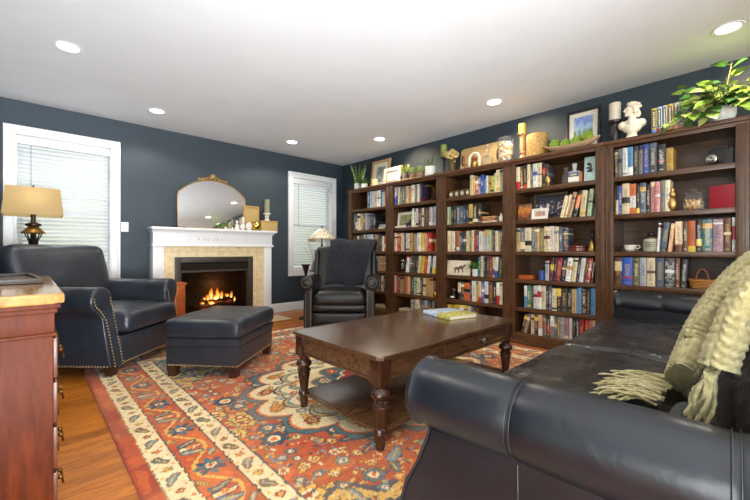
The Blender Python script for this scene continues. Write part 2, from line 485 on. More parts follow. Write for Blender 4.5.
m.prism([(0.2, 1.33), (-0.025, 1.33), (-0.03, 1.345), (-0.055, 1.36), (-0.062, 1.372), (0.2, 1.372)], 'X', -0.87, 0.90)
m.box(-0.89, 0.93, -0.085, 0.2, 1.366, 1.398, 0.008, 3)
m.out('mantel_shelf', TRIM, fp)
m = MB()
for (xa, xb, za, zb) in ((-0.735, -0.59, 0, 1.14), (0.54, 0.735, 0, 1.14), (-0.59, 0.54, 0.985, 1.14)): m.box(xa, xb, 0, 0.03, za, zb)
m.out('tile_surround', TILE, fp, smooth=0)
BLK = pm('black_metal', (38, 32, 29), 0.4, 0.4, var=0.15)
DRK = pm('firebox_soot', (74, 60, 48), 0.85, var=0.3, vs=12)
m = MB()
for (xa, xb, za, zb) in ((-0.568, -0.49, 0.02, 0.984), (0.49, 0.568, 0.02, 0.984), (-0.49, 0.49, 0.905, 0.984), (-0.49, 0.49, 0.02, 0.10)): m.box(xa, xb, -0.012, 0.03, za, zb, 0.004)
INS = pm('insert_black_brown', (60, 51, 44), 0.45, 0.2, var=0.1)
m.out('insert_frame', INS, fp)
m = MB()
for z in (0.80, 0.835, 0.87): m.prism([(0.0, z - 0.012), (0.035, z + 0.012), (0.035, z + 0.018), (-0.006, z - 0.006)], 'X', -0.49, 0.49)
m.box(-0.49, 0.49, 0.0, 0.03, 0.765, 0.79)
m.out('louver', INS, fp)
MB().box(-0.49, 0.49, 0.0, 0.03, 0.10, 0.135, 0.003).out('lower_rail', INS, fp)
m = MB()   # the firebox interior: back, sides, floor, top
m.box(-0.49, 0.49, 0.185, 0.195, 0.1, 0.8); m.box(-0.49, -0.47, 0.03, 0.19, 0.1, 0.8); m.box(0.47, 0.49, 0.03, 0.19, 0.1, 0.8)
m.box(-0.49, 0.49, 0.03, 0.19, 0.1, 0.16); m.box(-0.49, 0.49, 0.03, 0.19, 0.78, 0.8)
m.out('firebox', DRK, fp, smooth=0)
LOG = pm('charred_log', (112, 82, 58), 0.9, var=0.55, vs=16, bump=0.6, bs=30)
for p0, p1, r in (((-0.28, 0.10, 0.23), (0.22, 0.12, 0.27), 0.042), ((-0.20, 0.13, 0.33), (0.28, 0.11, 0.40), 0.036), ((-0.26, 0.09, 0.40), (0.10, 0.13, 0.34), 0.026), ((0.02, 0.08, 0.27), (0.30, 0.10, 0.24), 0.045)):
    a, b2 = Vector(p0), Vector(p1)
    pts = [a.lerp(b2, i / 10) + Vector((0, 0.004 * sin(i * 2.1), 0.006 * sin(i * 1.3))) for i in range(11)]
    MB().tube(pts, [r * (0.9 + 0.12 * sin(i * 1.9)) for i in range(11)], 10).out('log', LOG, fp)
FL = NT('flame'); fe = FL.n('Emission'); fco = FL.coords('Generated'); sx_ = FL.n('SeparateXYZ'); FL.l(fco, sx_.inputs[0])
FL.l(FL.ramp(sx_.outputs[2], [(0.0, rgb((255, 226, 150))), (0.45, rgb((255, 176, 70))), (0.8, rgb((240, 110, 30))), (1.0, rgb((170, 60, 16)))]), fe.inputs[0])
fst = FL.ramp(sx_.outputs[2], [(0.0, (5, 5, 5, 1)), (0.6, (3.0, 3.0, 3.0, 1)), (1.0, (0.5, 0.5, 0.5, 1))]); FL.l(fst, fe.inputs[1])
ftr = FL.n('BsdfTransparent'); fmx = FL.n('MixShader'); flw = FL.n('LayerWeight'); flw.inputs[0].default_value = 0.5
FL.l(FL.math('SUBTRACT', 1.0, FL.math('MULTIPLY', flw.outputs['Facing'], 0.9)), fmx.inputs[0]); FL.l(ftr.outputs[0], fmx.inputs[1]); FL.l(fe.outputs[0], fmx.inputs[2]); FL.l(fmx.outputs[0], FL.out.inputs[0]); FL = FL.m
for (x, z, h, r) in ((-0.055, 0.35, 0.20, 0.048), (0.045, 0.35, 0.19, 0.046), (-0.10, 0.34, 0.10, 0.04), (0.10, 0.35, 0.13, 0.04), (-0.15, 0.35, 0.05, 0.04), (0.18, 0.37, 0.06, 0.05), (0.25, 0.35, 0.11, 0.035), (0.0, 0.34, 0.09, 0.08), (-0.18, 0.29, 0.035, 0.05), (-0.05, 0.28, 0.05, 0.08), (0.30, 0.29, 0.09, 0.025)):
    pts = [(x + 0.012 * sin(t * 5 + x * 40) * t, 0.07, z + h * t) for t in [i / 9 for i in range(10)]]
    MB().tube(pts, [max(0.002, r * sin(pi * min(1, 0.22 + 0.78 * i / 9)) ** 1.1) for i in range(10)], 8, flat=0.5).out('flame', FL, fp)
EMB = emis('ember_glow', (255, 90, 40), 1.3)
m = MB()
for q in range(26): m.ball((random.uniform(-0.24, 0.24), 0.055 + random.uniform(-0.01, 0.01), random.choice((0.19, 0.225, 0.30, 0.315)) + random.uniform(-0.01, 0.012)), (random.uniform(0.008, 0.03), 0.006, 0.006), 6, 5)
fl_ = bpy.data.lights.new('fire_glow', 'POINT'); fl_.energy = 2.2; fl_.color = (1.0, 0.55, 0.22); fl_.shadow_soft_size = 0.08; flo = bpy.data.objects.new('fire_glow', fl_); COL.objects.link(flo); flo.location = (FX, YF + 0.06, 0.56)
e_ = m.out('embers', EMB, fp); e_['kind'] = 'stuff'
MB().box(-0.47, 0.47, 0.022, 0.026, 0.135, 0.765).out('glass_front', glass('fireplace_glass', (200, 195, 190), 0.05), fp, smooth=0)

for o in fp.children:
    if o.name.split('.')[0] in ('insert_frame', 'louver', 'lower_rail', 'firebox', 'log', 'flame', 'embers', 'glass_front'): o.location.x = -0.025
# ------------------------------------------------------------------ the Persian rug, its pattern worked out knot by knot
def make_rug():
    x0, x1, y0, y1 = 0.352, 4.02, -0.02, 4.52
    st = 0.0075
    nx = int((x1 - x0) / st) + 1; ny = int((y1 - y0) / st) + 1
    X, Y = np.meshgrid(np.linspace(x0, x1, nx), np.linspace(y0, y1, ny))
    rs = np.random.RandomState(3)
    def vnoise(px, py, sc, seed):
        r = np.random.RandomState(seed).rand(64, 64)
        u = px * sc; v = py * sc
        i = np.floor(u).astype(int); j = np.floor(v).astype(int); fu = u - i; fv = v - j
        fu = fu * fu * (3 - 2 * fu); fv = fv * fv * (3 - 2 * fv)
        g = lambda a, b: r[a % 64, b % 64]
        return (g(i, j) * (1 - fu) + g(i + 1, j) * fu) * (1 - fv) + (g(i, j + 1) * (1 - fu) + g(i + 1, j + 1) * fu) * fv
    # woven wobble of every outline
    wx = (vnoise(X, Y, 60, 1) - 0.5) * 0.012; wy = (vnoise(X, Y, 60, 2) - 0.5) * 0.012
    PX, PY = X + wx, Y + wy
    C = dict(rust=(184, 80, 36), rustd=(156, 60, 28), cream=(228, 206, 158), gold=(212, 166, 78), steel=(112, 134, 134), navy=(50, 68, 78), orange=(212, 104, 36), red=(150, 46, 30), brown=(118, 82, 44), teal=(74, 100, 104), yellow=(216, 184, 96), char=(46, 46, 44))
    C = {k: np.array([lin(q) for q in v]) for k, v in C.items()}
    img = np.zeros((ny, nx, 3)); img[:] = C['rust']
    def put(mask, col, a=1.0):
        img[mask] = img[mask] * (1 - a) + C[col] * a
    d = np.minimum(np.minimum(PX - x0, x1 - PX), np.minimum(PY - y0, y1 - PY))      # distance from the edge
    cx, cy = (x0 + x1) / 2, (y0 + y1) / 2
    # along-edge coordinate for borders
    nearx = np.minimum(PX - x0, x1 - PX) < np.minimum(PY - y0, y1 - PY)
    S = np.where(nearx, PY, PX)
    sub = {}
    def local(px, py, r):
        """Window of the grid round a point, for small motifs."""
        i0 = max(0, int((px - r - x0) / st)); i1 = min(nx, int((px + r - x0) / st) + 2)
        j0 = max(0, int((py - r - y0) / st)); j1 = min(ny, int((py + r - y0) / st) + 2)
        return slice(j0, j1), slice(i0, i1)
    def fill(sl, mask, col):
        v = img[sl]; v[mask] = C[col]
    def ellipse(px, py, a, b, rot, col):
        sl = local(px, py, max(a, b) + 0.02)
        if sl[0].stop <= sl[0].start or sl[1].stop <= sl[1].start: return
        u = PX[sl] - px; v = PY[sl] - py; c, s = cos(rot), sin(rot)
        fill(sl, ((u * c + v * s) / a) ** 2 + ((-u * s + v * c) / b) ** 2 < 1, col)
    def flower(px, py, r, n, c1, c2, c3, rot=0.0, line='navy'):
        sl = local(px, py, r * 1.4 + 0.02)
        if sl[0].stop <= sl[0].start or sl[1].stop <= sl[1].start: return
        u = PX[sl] - px; v = PY[sl] - py; rr = np.hypot(u, v); th = np.arctan2(v, u) + rot
        pet = r * (0.72 + 0.28 * np.abs(np.cos(th * n / 2)))
        if line: fill(sl, rr < pet * 1.16, line)
        fill(sl, rr < pet, c1)
        fill(sl, (rr < pet * 0.9) & (rr > 0.42 * r) & (np.abs(np.sin(th * n / 2)) > 0.965), line or c2)
        fill(sl, rr < r * 0.48, c2); fill(sl, rr < r * 0.24, c3)
    def leaf(px, py, L, w, rot, col, line='navy'):
        ux, uy = cos(rot), sin(rot)
        sl = local(px, py, L + 0.02)
        if sl[0].stop <= sl[0].start or sl[1].stop <= sl[1].start: return
        u = (PX[sl] - px) * ux + (PY[sl] - py) * uy; v = -(PX[sl] - px) * uy + (PY[sl] - py) * ux
        v = v - 0.25 * L * (1 - (u / L) ** 2) * 0.5
        wid = w * np.sqrt(np.clip(1 - (u / L) ** 2, 0, 1)) * (1 + 0.5 * u / L)
        if line: fill(sl, (np.abs(v) < wid + 0.007) & (np.abs(u) < L), line)
        fill(sl, (np.abs(v) < wid) & (np.abs(u) < L * 0.94), col)
        fill(sl, (np.abs(v) < 0.004) & (np.abs(u) < L * 0.7), 'gold' if col != 'gold' else 'brown')
    def stroke(pts, w, col):
        for (ax, ay), (bx, by) in zip(pts, pts[1:]):
            sl = local((ax + bx) / 2, (ay + by) / 2, math.hypot(bx - ax, by - ay) / 2 + w + 0.01)
            if sl[0].stop <= sl[0].start or sl[1].stop <= sl[1].start: continue
            u = PX[sl] - ax; v = PY[sl] - ay; dx, dy = bx - ax, by - ay; q = dx * dx + dy * dy + 1e-9
            t = np.clip((u * dx + v * dy) / q, 0, 1)
            fill(sl, np.hypot(u - t * dx, v - t * dy) < w, col)
    # --- field ground: rust with darker and more golden drifts
    put(vnoise(X, Y, 5, 11) > 0.62, 'rustd', 0.55)
    put((vnoise(X, Y, 7, 12) > 0.70), 'orange', 0.55)
    # corner spandrels on a steel-blue ground
    ax, ay = np.abs(PX - cx), np.abs(PY - cy)
    hw, hh = (x1 - x0) / 2 - 0.505, (y1 - y0) / 2 - 0.505
    qx, qy = hw - ax, hh - ay
    ang = np.arctan2(qy, qx)
    rad = np.hypot(qx / 0.62, qy / 0.80) + 0.05 * np.cos(ang * 16)
    spand = (rad < 1) & (qx > 0) & (qy > 0)
    put((rad < 1.06) & (qx > 0) & (qy > 0), 'navy'); put(spand, 'steel'); put(spand & (vnoise(X, Y, 9, 5) > 0.6), 'teal', 0.5)
    put(spand & (rad > 0.90), 'gold', 0.9); put(spand & (rad > 0.86) & (rad < 0.90), 'navy')
    # --- scattered field flowers, mirrored in both axes
    motifs = []
    tries = 0
    while len(motifs) < 150 and tries < 16000:
        tries += 1
        px, py = rs.uniform(0.02, hw), rs.uniform(0.02, hh); r = rs.choice([0.03, 0.04, 0.055, 0.075, 0.095], p=[.22, .26, .26, .17, .09])
        if all((px - a) ** 2 + (py - b2) ** 2 > (r + c + 0.010) ** 2 for a, b2, c in motifs): motifs.append((px, py, r))
    pal = [('gold', 'orange', 'navy'), ('cream', 'orange', 'navy'), ('steel', 'gold', 'red'), ('yellow', 'red', 'cream'), ('teal', 'cream', 'orange'), ('gold', 'cream', 'red'), ('orange', 'yellow', 'navy'), ('navy', 'cream', 'orange'), ('steel', 'cream', 'navy')]
    kinds = [(rs.randint(0, 4), pal[rs.randint(len(pal))], rs.uniform(0, 6.28), rs.randint(5, 9)) for _ in motifs]
    def scatter():
        for sx in (-1, 1):
            for sy in (-1, 1):
                for i, (px, py, r) in enumerate(motifs):
                    k, p, rot, n = kinds[i]
                    gx, gy = cx + sx * px, cy + sy * py
                    a = rot if sx > 0 else pi - rot; a = a if sy > 0 else -a
                    if i % 3 == 0:       # connecting tendril
                        j = min(range(len(motifs)), key=lambda q: (motifs[q][0] - px) ** 2 + (motifs[q][1] - py) ** 2 if q != i else 9)
                        bx, by = cx + sx * motifs[j][0], cy + sy * motifs[j][1]
                        stroke([(gx + (bx - gx) * t / 6 + 0.03 * sin(pi * t / 6) * sy, gy + (by - gy) * t / 6 + 0.03 * sin(pi * t / 6) * sx) for t in range(7)], 0.0065, 'steel' if i % 2 else 'gold')
                    if k == 3 and r > 0.035:
                        leaf(gx, gy, r * 1.5, r * 0.5, a, p[0])
                    else:
                        if r > 0.05:
                            for q in range(4): leaf(gx + 1.15 * r * cos(a + q * pi / 2 + 0.7), gy + 1.15 * r * sin(a + q * pi / 2 + 0.7), r * 0.5, r * 0.2, a + q * pi / 2 + 0.7, ('brown', 'teal', 'gold', 'steel')[(q + i) % 4], None)
                        flower(gx, gy, r, n, p[0], p[1], p[2], a, 'navy' if i % 2 else 'brown')
    scatter()
    for q in range(1500):      # little leaves and buds between the flowers
        px, py = rs.uniform(0, hw), rs.uniform(0, hh); a = rs.uniform(0, 3.14); c = ('gold', 'steel', 'navy', 'cream', 'orange', 'brown', 'yellow', 'rustd')[rs.randint(8)]; e = rs.uniform(0.007, 0.019)
        if img[int((cy + py - y0) / st) % ny, int((cx + px - x0) / st) % nx, 0] < 0.25: continue
        for sx in (-1, 1):
            for sy in (-1, 1): ellipse(cx + sx * px, cy + sy * py, e, e * 0.45, a * sx * sy, c)
    # --- central medallion
    def med(a, b2, lobes, amp):
        th = np.arctan2((PY - cy) / b2, (PX - cx) / a)
        return np.hypot((PX - cx) / a, (PY - cy) / b2) - (1 - amp + amp * np.abs(np.cos(th * lobes / 2)) ** 0.7)
    m0 = med(1.10, 0.92, 16, 0.13)
    jag = 0.03 * (np.abs(((np.arctan2(PY - cy, PX - cx) * 26 / pi) % 1) - 0.5) * 2 - 0.5)
    put(m0 + jag < 0.055, 'navy'); put((m0 + jag < 0.042) & (m0 > 0.012), 'teal'); put(m0 < 0.0, 'orange'); put(m0 < -0.018, 'cream')
    for ring, rn, rr_, pz in ((0.875, 16, 0.05, ('orange', 'cream', 'navy')), (0.80, 16, 0.036, ('steel', 'gold', 'red'))):
        for q in range(rn):
            th = 2 * pi * (q + (0.5 if pz[0] == 'steel' else 0)) / rn
            gx, gy = cx + 1.10 * ring * cos(th), cy + 0.92 * ring * sin(th)
            if pz[0] == 'orange':
                leaf(gx + 0.03 * sin(th), gy - 0.03 * cos(th), 0.10, 0.035, th + 1.1, 'gold', 'brown'); flower(gx, gy, rr_, 6, 'red' if q % 2 else 'orange', 'gold', 'navy', th, 'brown')
            else: flower(gx, gy, rr_, 7, 'steel', 'cream', 'orange', th, 'teal')
    m1 = med(0.88, 0.71, 16, 0.15)
    put(m1 < 0.045, 'navy'); put(m1 < 0.02, 'gold'); put(m1 < 0.0, 'steel'); put(m1 < -0.03, 'cream')
    m15 = med(0.60, 0.50, 12, 0.2)
    for q in range(24):
        th = 2 * pi * (q + 0.5) / 24; leaf(cx + 0.73 * cos(th), cy + 0.585 * sin(th), 0.07, 0.02, th + (0.8 if q % 2 else -0.8), ('orange', 'steel', 'gold')[q % 3], 'navy'); flower(cx + 0.765 * cos(th + 0.13), cy + 0.61 * sin(th + 0.13), 0.032, 6, ('gold', 'orange', 'steel')[q % 3], 'red', 'cream', th, 'navy')
    put(m15 < 0.04, 'gold'); put(m15 < 0.015, 'teal'); put((m15 < -0.03) & (vnoise(X, Y, 18, 8) > 0.55), 'navy')
    for q in range(12):
        th = 2 * pi * q / 12; flower(cx + 0.49 * cos(th), cy + 0.41 * sin(th), 0.055, 6, ('gold', 'orange', 'cream')[q % 3], 'red', 'cream', th, 'char')
    m2 = med(0.36, 0.32, 12, 0.16)
    put(m2 < 0.06, 'cream'); put(m2 < 0.0, 'red'); flower(cx, cy, 0.16, 10, 'gold', 'navy', 'cream')
    # --- borders, from the field outwards
    B = [(0.0, 0.085), (0.085, 0.192), (0.192, 0.395), (0.395, 0.505)]
    put(d < B[3][1] + 0.012, 'navy'); put(d < B[3][1], 'cream')
    put(d < B[3][0], 'char'); put(d < B[3][0] - 0.008, 'rust')
    bm_ = (d < B[2][1] - 0.008)
    put(bm_ & (vnoise(X, Y, 8, 21) > 0.55), 'orange', 0.6); put(bm_ & (vnoise(X, Y, 14, 22) > 0.66), 'rustd', 0.6)
    put(d < B[1][1] + 0.008, 'char'); put(d < B[1][1], 'cream'); put(d < B[1][0], 'char', 0.7); put(d < B[1][0] - 0.006, 'rustd')
    outer = d < B[1][0] - 0.006
    put(outer & (vnoise(X, Y, 7, 31) > 0.45), 'rust', 0.8); put(outer & (vnoise(X, Y, 11, 33) > 0.62), 'orange', 0.45); put(outer & (d < 0.014), 'red', 0.6)
    # motifs along the borders
    def edges(off):
        Lx, Ly = (x1 - x0) - 2 * off, (y1 - y0) - 2 * off
        return (((x0 + off, y0 + off), (0, 1), Ly), ((x1 - off, y0 + off), (0, 1), Ly), ((x0 + off, y0 + off), (1, 0), Lx), ((x0 + off, y1 - off), (1, 0), Lx))
    for (off, w, seed) in ((0.138, 0.10, 1), (0.45, 0.105, 2)):
        for (ox, oy), (dx, dy), L in edges(off):
            n = int(L / 0.105)
            for q in range(n):
                s_ = (q + 0.5) * L / n; gx, gy = ox + dx * s_, oy + dy * s_; a = atan2(dy, dx)
                if q % 2: flower(gx, gy, 0.021, 5, ('orange', 'red', 'gold')[(q // 2) % 3], 'gold', 'navy', q, 'brown')
                else: leaf(gx, gy, 0.052, 0.017, a + 0.5 * (1 if (q // 2) % 2 else -1), ('steel', 'teal', 'steel', 'navy')[(q // 2) % 4], 'brown')
                for t in (-1, 1): ellipse(gx - dy * 0.036 * t + dx * 0.04, gy + dx * 0.036 * t + dy * 0.04, 0.010, 0.007, a, 'gold' if t > 0 else 'orange')
    for (ox, oy), (dx, dy), L in edges(0.293):
        n = int(L / 0.46); per = L / n
        stroke([(ox + dx * s_ - dy * 0.062 * sin(2 * pi * s_ / per), oy + dy * s_ + dx * 0.062 * sin(2 * pi * s_ / per)) for s_ in np.arange(0, L + 0.01, 0.02)], 0.009, 'gold')
        for q in range(2 * n):
            s_ = (q + 0.5) * per / 2; sg = 1 if q % 2 else -1; gx, gy = ox + dx * s_ - dy * 0.012 * sg, oy + dy * s_ + dx * 0.012 * sg; a = atan2(dy, dx)
            if q % 2 == 0:
                for k in range(8): ellipse(gx + 0.046 * cos(k * pi / 4), gy + 0.046 * sin(k * pi / 4), 0.036, 0.017, k * pi / 4, 'navy' if k % 2 else 'teal')
                flower(gx, gy, 0.03, 5, 'cream', 'orange', 'red', a, 'navy')
            else:
                for t in (-1, 0, 1): leaf(gx + dx * 0.055 * t, gy + dy * 0.055 * t, 0.058, 0.016, a + pi / 2 + 0.25 * t, ('steel', 'cream', 'teal')[t + 1], 'navy')
                flower(gx, gy, 0.022, 6, 'orange', 'gold', 'navy', a, None)
            leaf(gx + dx * per / 4 - dy * 0.05 * sg, gy + dy * per / 4 + dx * 0.05 * sg, 0.04, 0.012, a + 0.6 * sg, ('steel', 'gold')[q % 2], 'brown')
            ellipse(gx + dx * per / 4 + dy * 0.06 * sg, gy + dy * per / 4 - dx * 0.06 * sg, 0.022, 0.014, a + 0.8, 'orange')
    # --- yarn: flecks and worn, paler drifts
    fl = 0.80 + 0.40 * vnoise(X, Y, 130, 41); img *= fl[..., None]
    fade = np.clip((vnoise(X, Y, 3.5, 42) - 0.5) * 0.8, 0, 0.16)[..., None]; img[:] = img * (1 - fade) + np.array([lin(196), lin(142), lin(92)]) * fade
    img = np.clip(img, 0, 1)
    # --- mesh
    me = bpy.data.meshes.new('rug')
    n = nx * ny
    Z = np.full((ny, nx), 0.012) + (vnoise(X, Y, 50, 51) - 0.5) * 0.002
    co = np.stack([X, Y, Z], -1).reshape(-1, 3)
    idx = np.arange(n).reshape(ny, nx)
    q = np.stack([idx[:-1, :-1], idx[:-1, 1:], idx[1:, 1:], idx[1:, :-1]], -1).reshape(-1, 4)
    # skirt down to the floor so that the rug has an edge
    ring = np.concatenate([idx[0, :], idx[1:, -1], idx[-1, -2::-1], idx[-2:0:-1, 0]])
    low = co[ring].copy(); low[:, 2] = 0.0
    li = np.arange(n, n + len(ring)); nxt = np.roll(np.arange(len(ring)), -1)
    sk = np.stack([ring, li, li[nxt], ring[nxt]], -1)
    co = np.concatenate([co, low]); q = np.concatenate([q, sk])
    me.vertices.add(len(co)); me.vertices.foreach_set('co', co.astype(np.float32).ravel())
    me.loops.add(q.size); me.loops.foreach_set('vertex_index', q.astype(np.int32).ravel())
    me.polygons.add(len(q)); me.polygons.foreach_set('loop_start', np.arange(0, q.size, 4, dtype=np.int32)); me.polygons.foreach_set('loop_total', np.full(len(q), 4, dtype=np.int32))
    me.update(calc_edges=True)
    ca = me.color_attributes.new('yarn', 'FLOAT_COLOR', 'POINT')
    full = np.ones((len(co), 4), np.float32); full[:n, :3] = img.reshape(-1, 3); full[n:, :3] = C['red']
    ca.data.foreach_set('color', full.ravel())
    me.polygons.foreach_set('use_smooth', [True] * len(q))
    t = NT('rug_yarn'); b = t.bsdf(0.95); b.inputs['Specular IOR Level'].default_value = 0.15
    b.inputs['Sheen Weight'].default_value = 0.15
    at = t.n('Attribute', attribute_name='yarn'); t.l(at.outputs['Color'], b.inputs['Base Color'])
    t.bump(b, t.noise(t.coords('Object'), 320, 2).outputs[0], 0.35, 0.004)
    me.materials.append(t.m)
    o = bpy.data.objects.new('rug', me); COL.objects.link(o)
    tag(o, 'large rust and cream Persian style rug with floral medallion on the wood floor', 'rug')
make_rug()
RUGZ = 0.013
# ------------------------------------------------------------------ leather seating
NAVYL = leather('navy_leather', (37, 41, 49), 0.33)
BLKL = leather('black_leather', (16, 20, 26), 0.33, 0.16, 0.35, 0.02, 0.42)
BLKS = leather('black_seat_leather', (21, 23, 26), 0.24, 0.85, 1.0, 0.01, 0.7, 3.2, (0.6, 2.4, 1.0))
BRNL = leather('dark_brown_leather', (24, 23, 22), 0.33)
BRNW = leather('paler_brown_leather', (70, 64, 58), 0.4)  # paler brown for the scroll edge on the recliner arms
WELT = leather('leather_welt', (26, 27, 30), 0.4)
NAIL = pm('brass_nailhead', (190, 160, 116), 0.45, 0.6)
DWOOD = wood('dark_leg_wood', (40, 22, 14), (66, 38, 24), 0.35)

def nails(path, y, step=0.026, r=0.0078):
    """Round nail heads along a path in XZ on the plane y."""
    m = MB(); P = [Vector((a, y, c)) for a, c in path]; acc = 0.0
    for a, b in zip(P, P[1:]):
        L = (b - a).length; t = acc
        while t < L:
            m.ball(a.lerp(b, t / L), (r, r * 0.6, r), 6, 4); t += step
        acc = t - L
    return m
def block_leg(par, x, y, z1, w=0.036, z0=0.0):
    m = MB(); k = 0.78
    lo = [m.bm.verts.new((x + a * w * k, y + b * w * k, z0)) for a, b in ((-1, -1), (1, -1), (1, 1), (-1, 1))]
    hi = [m.bm.verts.new((x + a * w, y + b * w, z1)) for a, b in ((-1, -1), (1, -1), (1, 1), (-1, 1))]
    m.bm.faces.new(lo); m.bm.faces.new(hi)
    for i in range(4): m.bm.faces.new((lo[i], lo[(i + 1) % 4], hi[(i + 1) % 4], hi[i]))
    return m.out('leg', DWOOD, par, smooth=20)

def keyhole(cx, sg, r, cz, inner, outer, z0):
    """Front outline of a rolled arm; sg = +1 rolls towards +x. Returns the polygon in XZ."""
    pts = [(inner, z0), (inner, cz)]
    pts += [(cx + sg * r * cos(radians(a)), cz + r * sin(radians(a))) for a in range(170, -66, -12)]
    pts += [(outer - sg * 0.012, cz - r * 1.35), (outer, cz - r * 2.2), (outer, z0)]
    return pts

# --- the big navy armchair facing the room
th = radians(44.4)
ch = thing('leather_armchair', 'navy blue leather armchair with rolled arms and brass nailhead trim beside the chest', 'armchair', (0.527, 4.446, 0), th)
SLP = 0.105
def slope(m):
    for v in m.bm.verts: v.co.y += SLP * max(0, min(1.15, (v.co.z - 0.12) / 0.53))
    return m
for sg in (-1, 1):
    P = keyhole(sg * 0.495, sg, 0.112, 0.652, sg * 0.375, sg * 0.520, 0.095)
    m = MB().prism(P, 'Y', -0.49, 0.42, 0.014, 3); slope(m)
    a = m.out('arm', NAVYL, ch, smooth=40)
    # roll cylinder swelling a little past the panel
    ring = [(-0.505, 0.098), (-0.497, 0.112), (-0.478, 0.117), (-0.30, 0.116), (-0.29, 0.1135), (-0.28, 0.116), (0.42, 0.114)]
    m = MB(); m.lathe([(r, y) for y, r in ring], n=32, M=Matrix.Rotation(-pi / 2, 4, 'X') @ Matrix.Scale(1, 4), c=(sg * 0.495, SLP, 0.652))
    m.out('arm_roll', NAVYL, a, smooth=50)
    Q = [(p[0] + (0.02 * sg if i < 2 else 0), p[1]) for i, p in enumerate(P)]
    c2 = Vector((sg * 0.48, 0.652))
    inner = [(sg * 0.405, 0.10), (sg * 0.405, 0.60)] + [(sg * 0.495 + sg * 0.088 * cos(radians(q)), 0.652 + 0.088 * sin(radians(q))) for q in range(205, -66, -12)] + [(sg * 0.500, 0.49), (sg * 0.494, 0.40), (sg * 0.494, 0.10)]
    slope(nails(inner, -0.508)).out('nailhead_trim', NAIL, a)
    nails([(y, z) for y, z in ((-0.46, 0.105), (0.42, 0.105))], 0, 0.026).out('nailhead_trim', NAIL, a, loc=(sg * 0.522, 0, 0), rot=(0, 0, pi / 2))
m = MB().rbox((0, -0.03, 0.215), (0.79, 0.93, 0.25), 0.03, 8)
s = m.out('seat_base', NAVYL, ch)
nails([(-0.37, 0.105), (0.37, 0.105)], -0.498).out('nailhead_trim', NAIL, s)
MB().rbox((0, -0.14, 0.435), (0.755, 0.78, 0.18), 0.055, 14, crown=(0.045, 0.0), wr=0.006, ws=7, seed=2).out('seat_cushion', NAVYL, ch)
R = Matrix.Translation((0, 0.30, 0.36)) @ Matrix.Rotation(radians(-13), 4, 'X')
MB().rbox((0, 0.03, 0.40), (1.02, 0.24, 0.78), 0.09, 16, wr=0.012, ws=5, seed=9, bulge=0.03, M=R).out('back_cushion', NAVYL, ch)
MB().rbox((0, 0.15, 0.30), (1.05, 0.16, 0.92), 0.05, 10, M=R).out('backrest', NAVYL, ch)
for sx in (-1, 1):
    for sy in (-0.44, 0.34): block_leg(ch, sx * 0.455, sy, 0.10, 0.038, RUGZ if sy < 0 else 0.0)

# --- ottoman
ot = thing('leather_ottoman', 'navy leather ottoman with nailhead trim and dark block feet on the rug', 'ottoman', (1.345, 3.485, RUGZ), radians(41.4))
hx, hy = 0.408, 0.325
s = MB().rbox((0, 0, 0.178), (2 * hx - 0.02, 2 * hy - 0.02, 0.175), 0.015, 8).out('base', NAVYL, ot)
m = MB()
for sx in (-1, 1):
    for k in range(33): m.ball((-hx + 0.02 + k * (2 * hx - 0.04) / 32, sx * (hy - 0.009), 0.10), (0.007, 0.004, 0.007), 6, 4)
    for k in range(27): m.ball((sx * (hx - 0.009), -hy + 0.02 + k * (2 * hy - 0.04) / 26, 0.10), (0.004, 0.007, 0.007), 6, 4)
m.out('nailhead_trim', NAIL, s)
MB().rbox((0, 0, 0.295), (2 * hx, 2 * hy, 0.075), 0.02, 8).out('welt_band', NAVYL, ot)
MB().rbox((0, 0, 0.40), (2 * hx + 0.012, 2 * hy + 0.012, 0.155), 0.045, 16, crown=(0.02, 0), wr=0.006, ws=8, seed=4, bulge=0.008).out('cushion', NAVYL, ot)
for sx in (-1, 1):
    for sy in (-1, 1): block_leg(ot, sx * (hx - 0.055), sy * (hy - 0.055), 0.10, 0.04)

# --- recliner in the corner
rc = thing('leather_recliner', 'dark leather wing back recliner with rolled arms standing before the bookcase corner', 'recliner', (2.96 + 0.45 * 0.6876, 3.81 + 0.45 * 0.7261, 0), -YAW)
for sg in (-1, 1):
    P = keyhole(sg * 0.430, sg, 0.086, 0.642, sg * 0.348, sg * 0.468, 0.06)
    a = MB().prism(P, 'Y', -0.45, 0.36, 0.014, 3).out('arm', BRNL, rc, smooth=40)
    m = MB(); m.lathe([(0.080, -0.458), (0.090, -0.45), (0.094, -0.43), (0.092, 0.36)], n=28, M=Matrix.Rotation(-pi / 2, 4, 'X'), c=(sg * 0.430, 0, 0.642)); m.out('arm_roll', BRNL, a, smooth=50)
    m = MB(); m.tube([(sg * 0.430 - sg * (0.078 - 0.055 * q / 540) * cos(radians(q)), -0.462, 0.642 + (0.078 - 0.055 * q / 540) * sin(radians(q))) for q in range(0, 541, 15)], 0.009, 6); m.out('scroll_welt', BRNW, a)
    nails([(sg * 0.372, 0.07), (sg * 0.372, 0.54)], -0.452, 0.02, 0.005).out('nailhead_trim', NAIL, a)
    nails([(sg * 0.440, 0.07), (sg * 0.440, 0.52)], -0.452, 0.02, 0.005).out('nailhead_trim', NAIL, a)
MB().rbox((0, -0.02, 0.15), (0.70, 0.76, 0.16), 0.02, 8).out('seat_base', BRNL, rc)
m = MB().rbox((0, -0.425, 0.185), (0.70, 0.09, 0.15), 0.035, 10); m.out('footrest', BRNL, rc)
m = MB().rbox((0, -0.425, 0.32), (0.70, 0.10, 0.10), 0.04, 10); m.out('footrest', BRNL, rc)
MB().rbox((0, -0.12, 0.425), (0.69, 0.70, 0.18), 0.07, 14, crown=(0.045, 0), wr=0.005, ws=7, seed=5).out('seat_cushion', BRNL, rc)
R = Matrix.Translation((0, 0.26, 0.42)) @ Matrix.Rotation(radians(-14), 4, 'X')
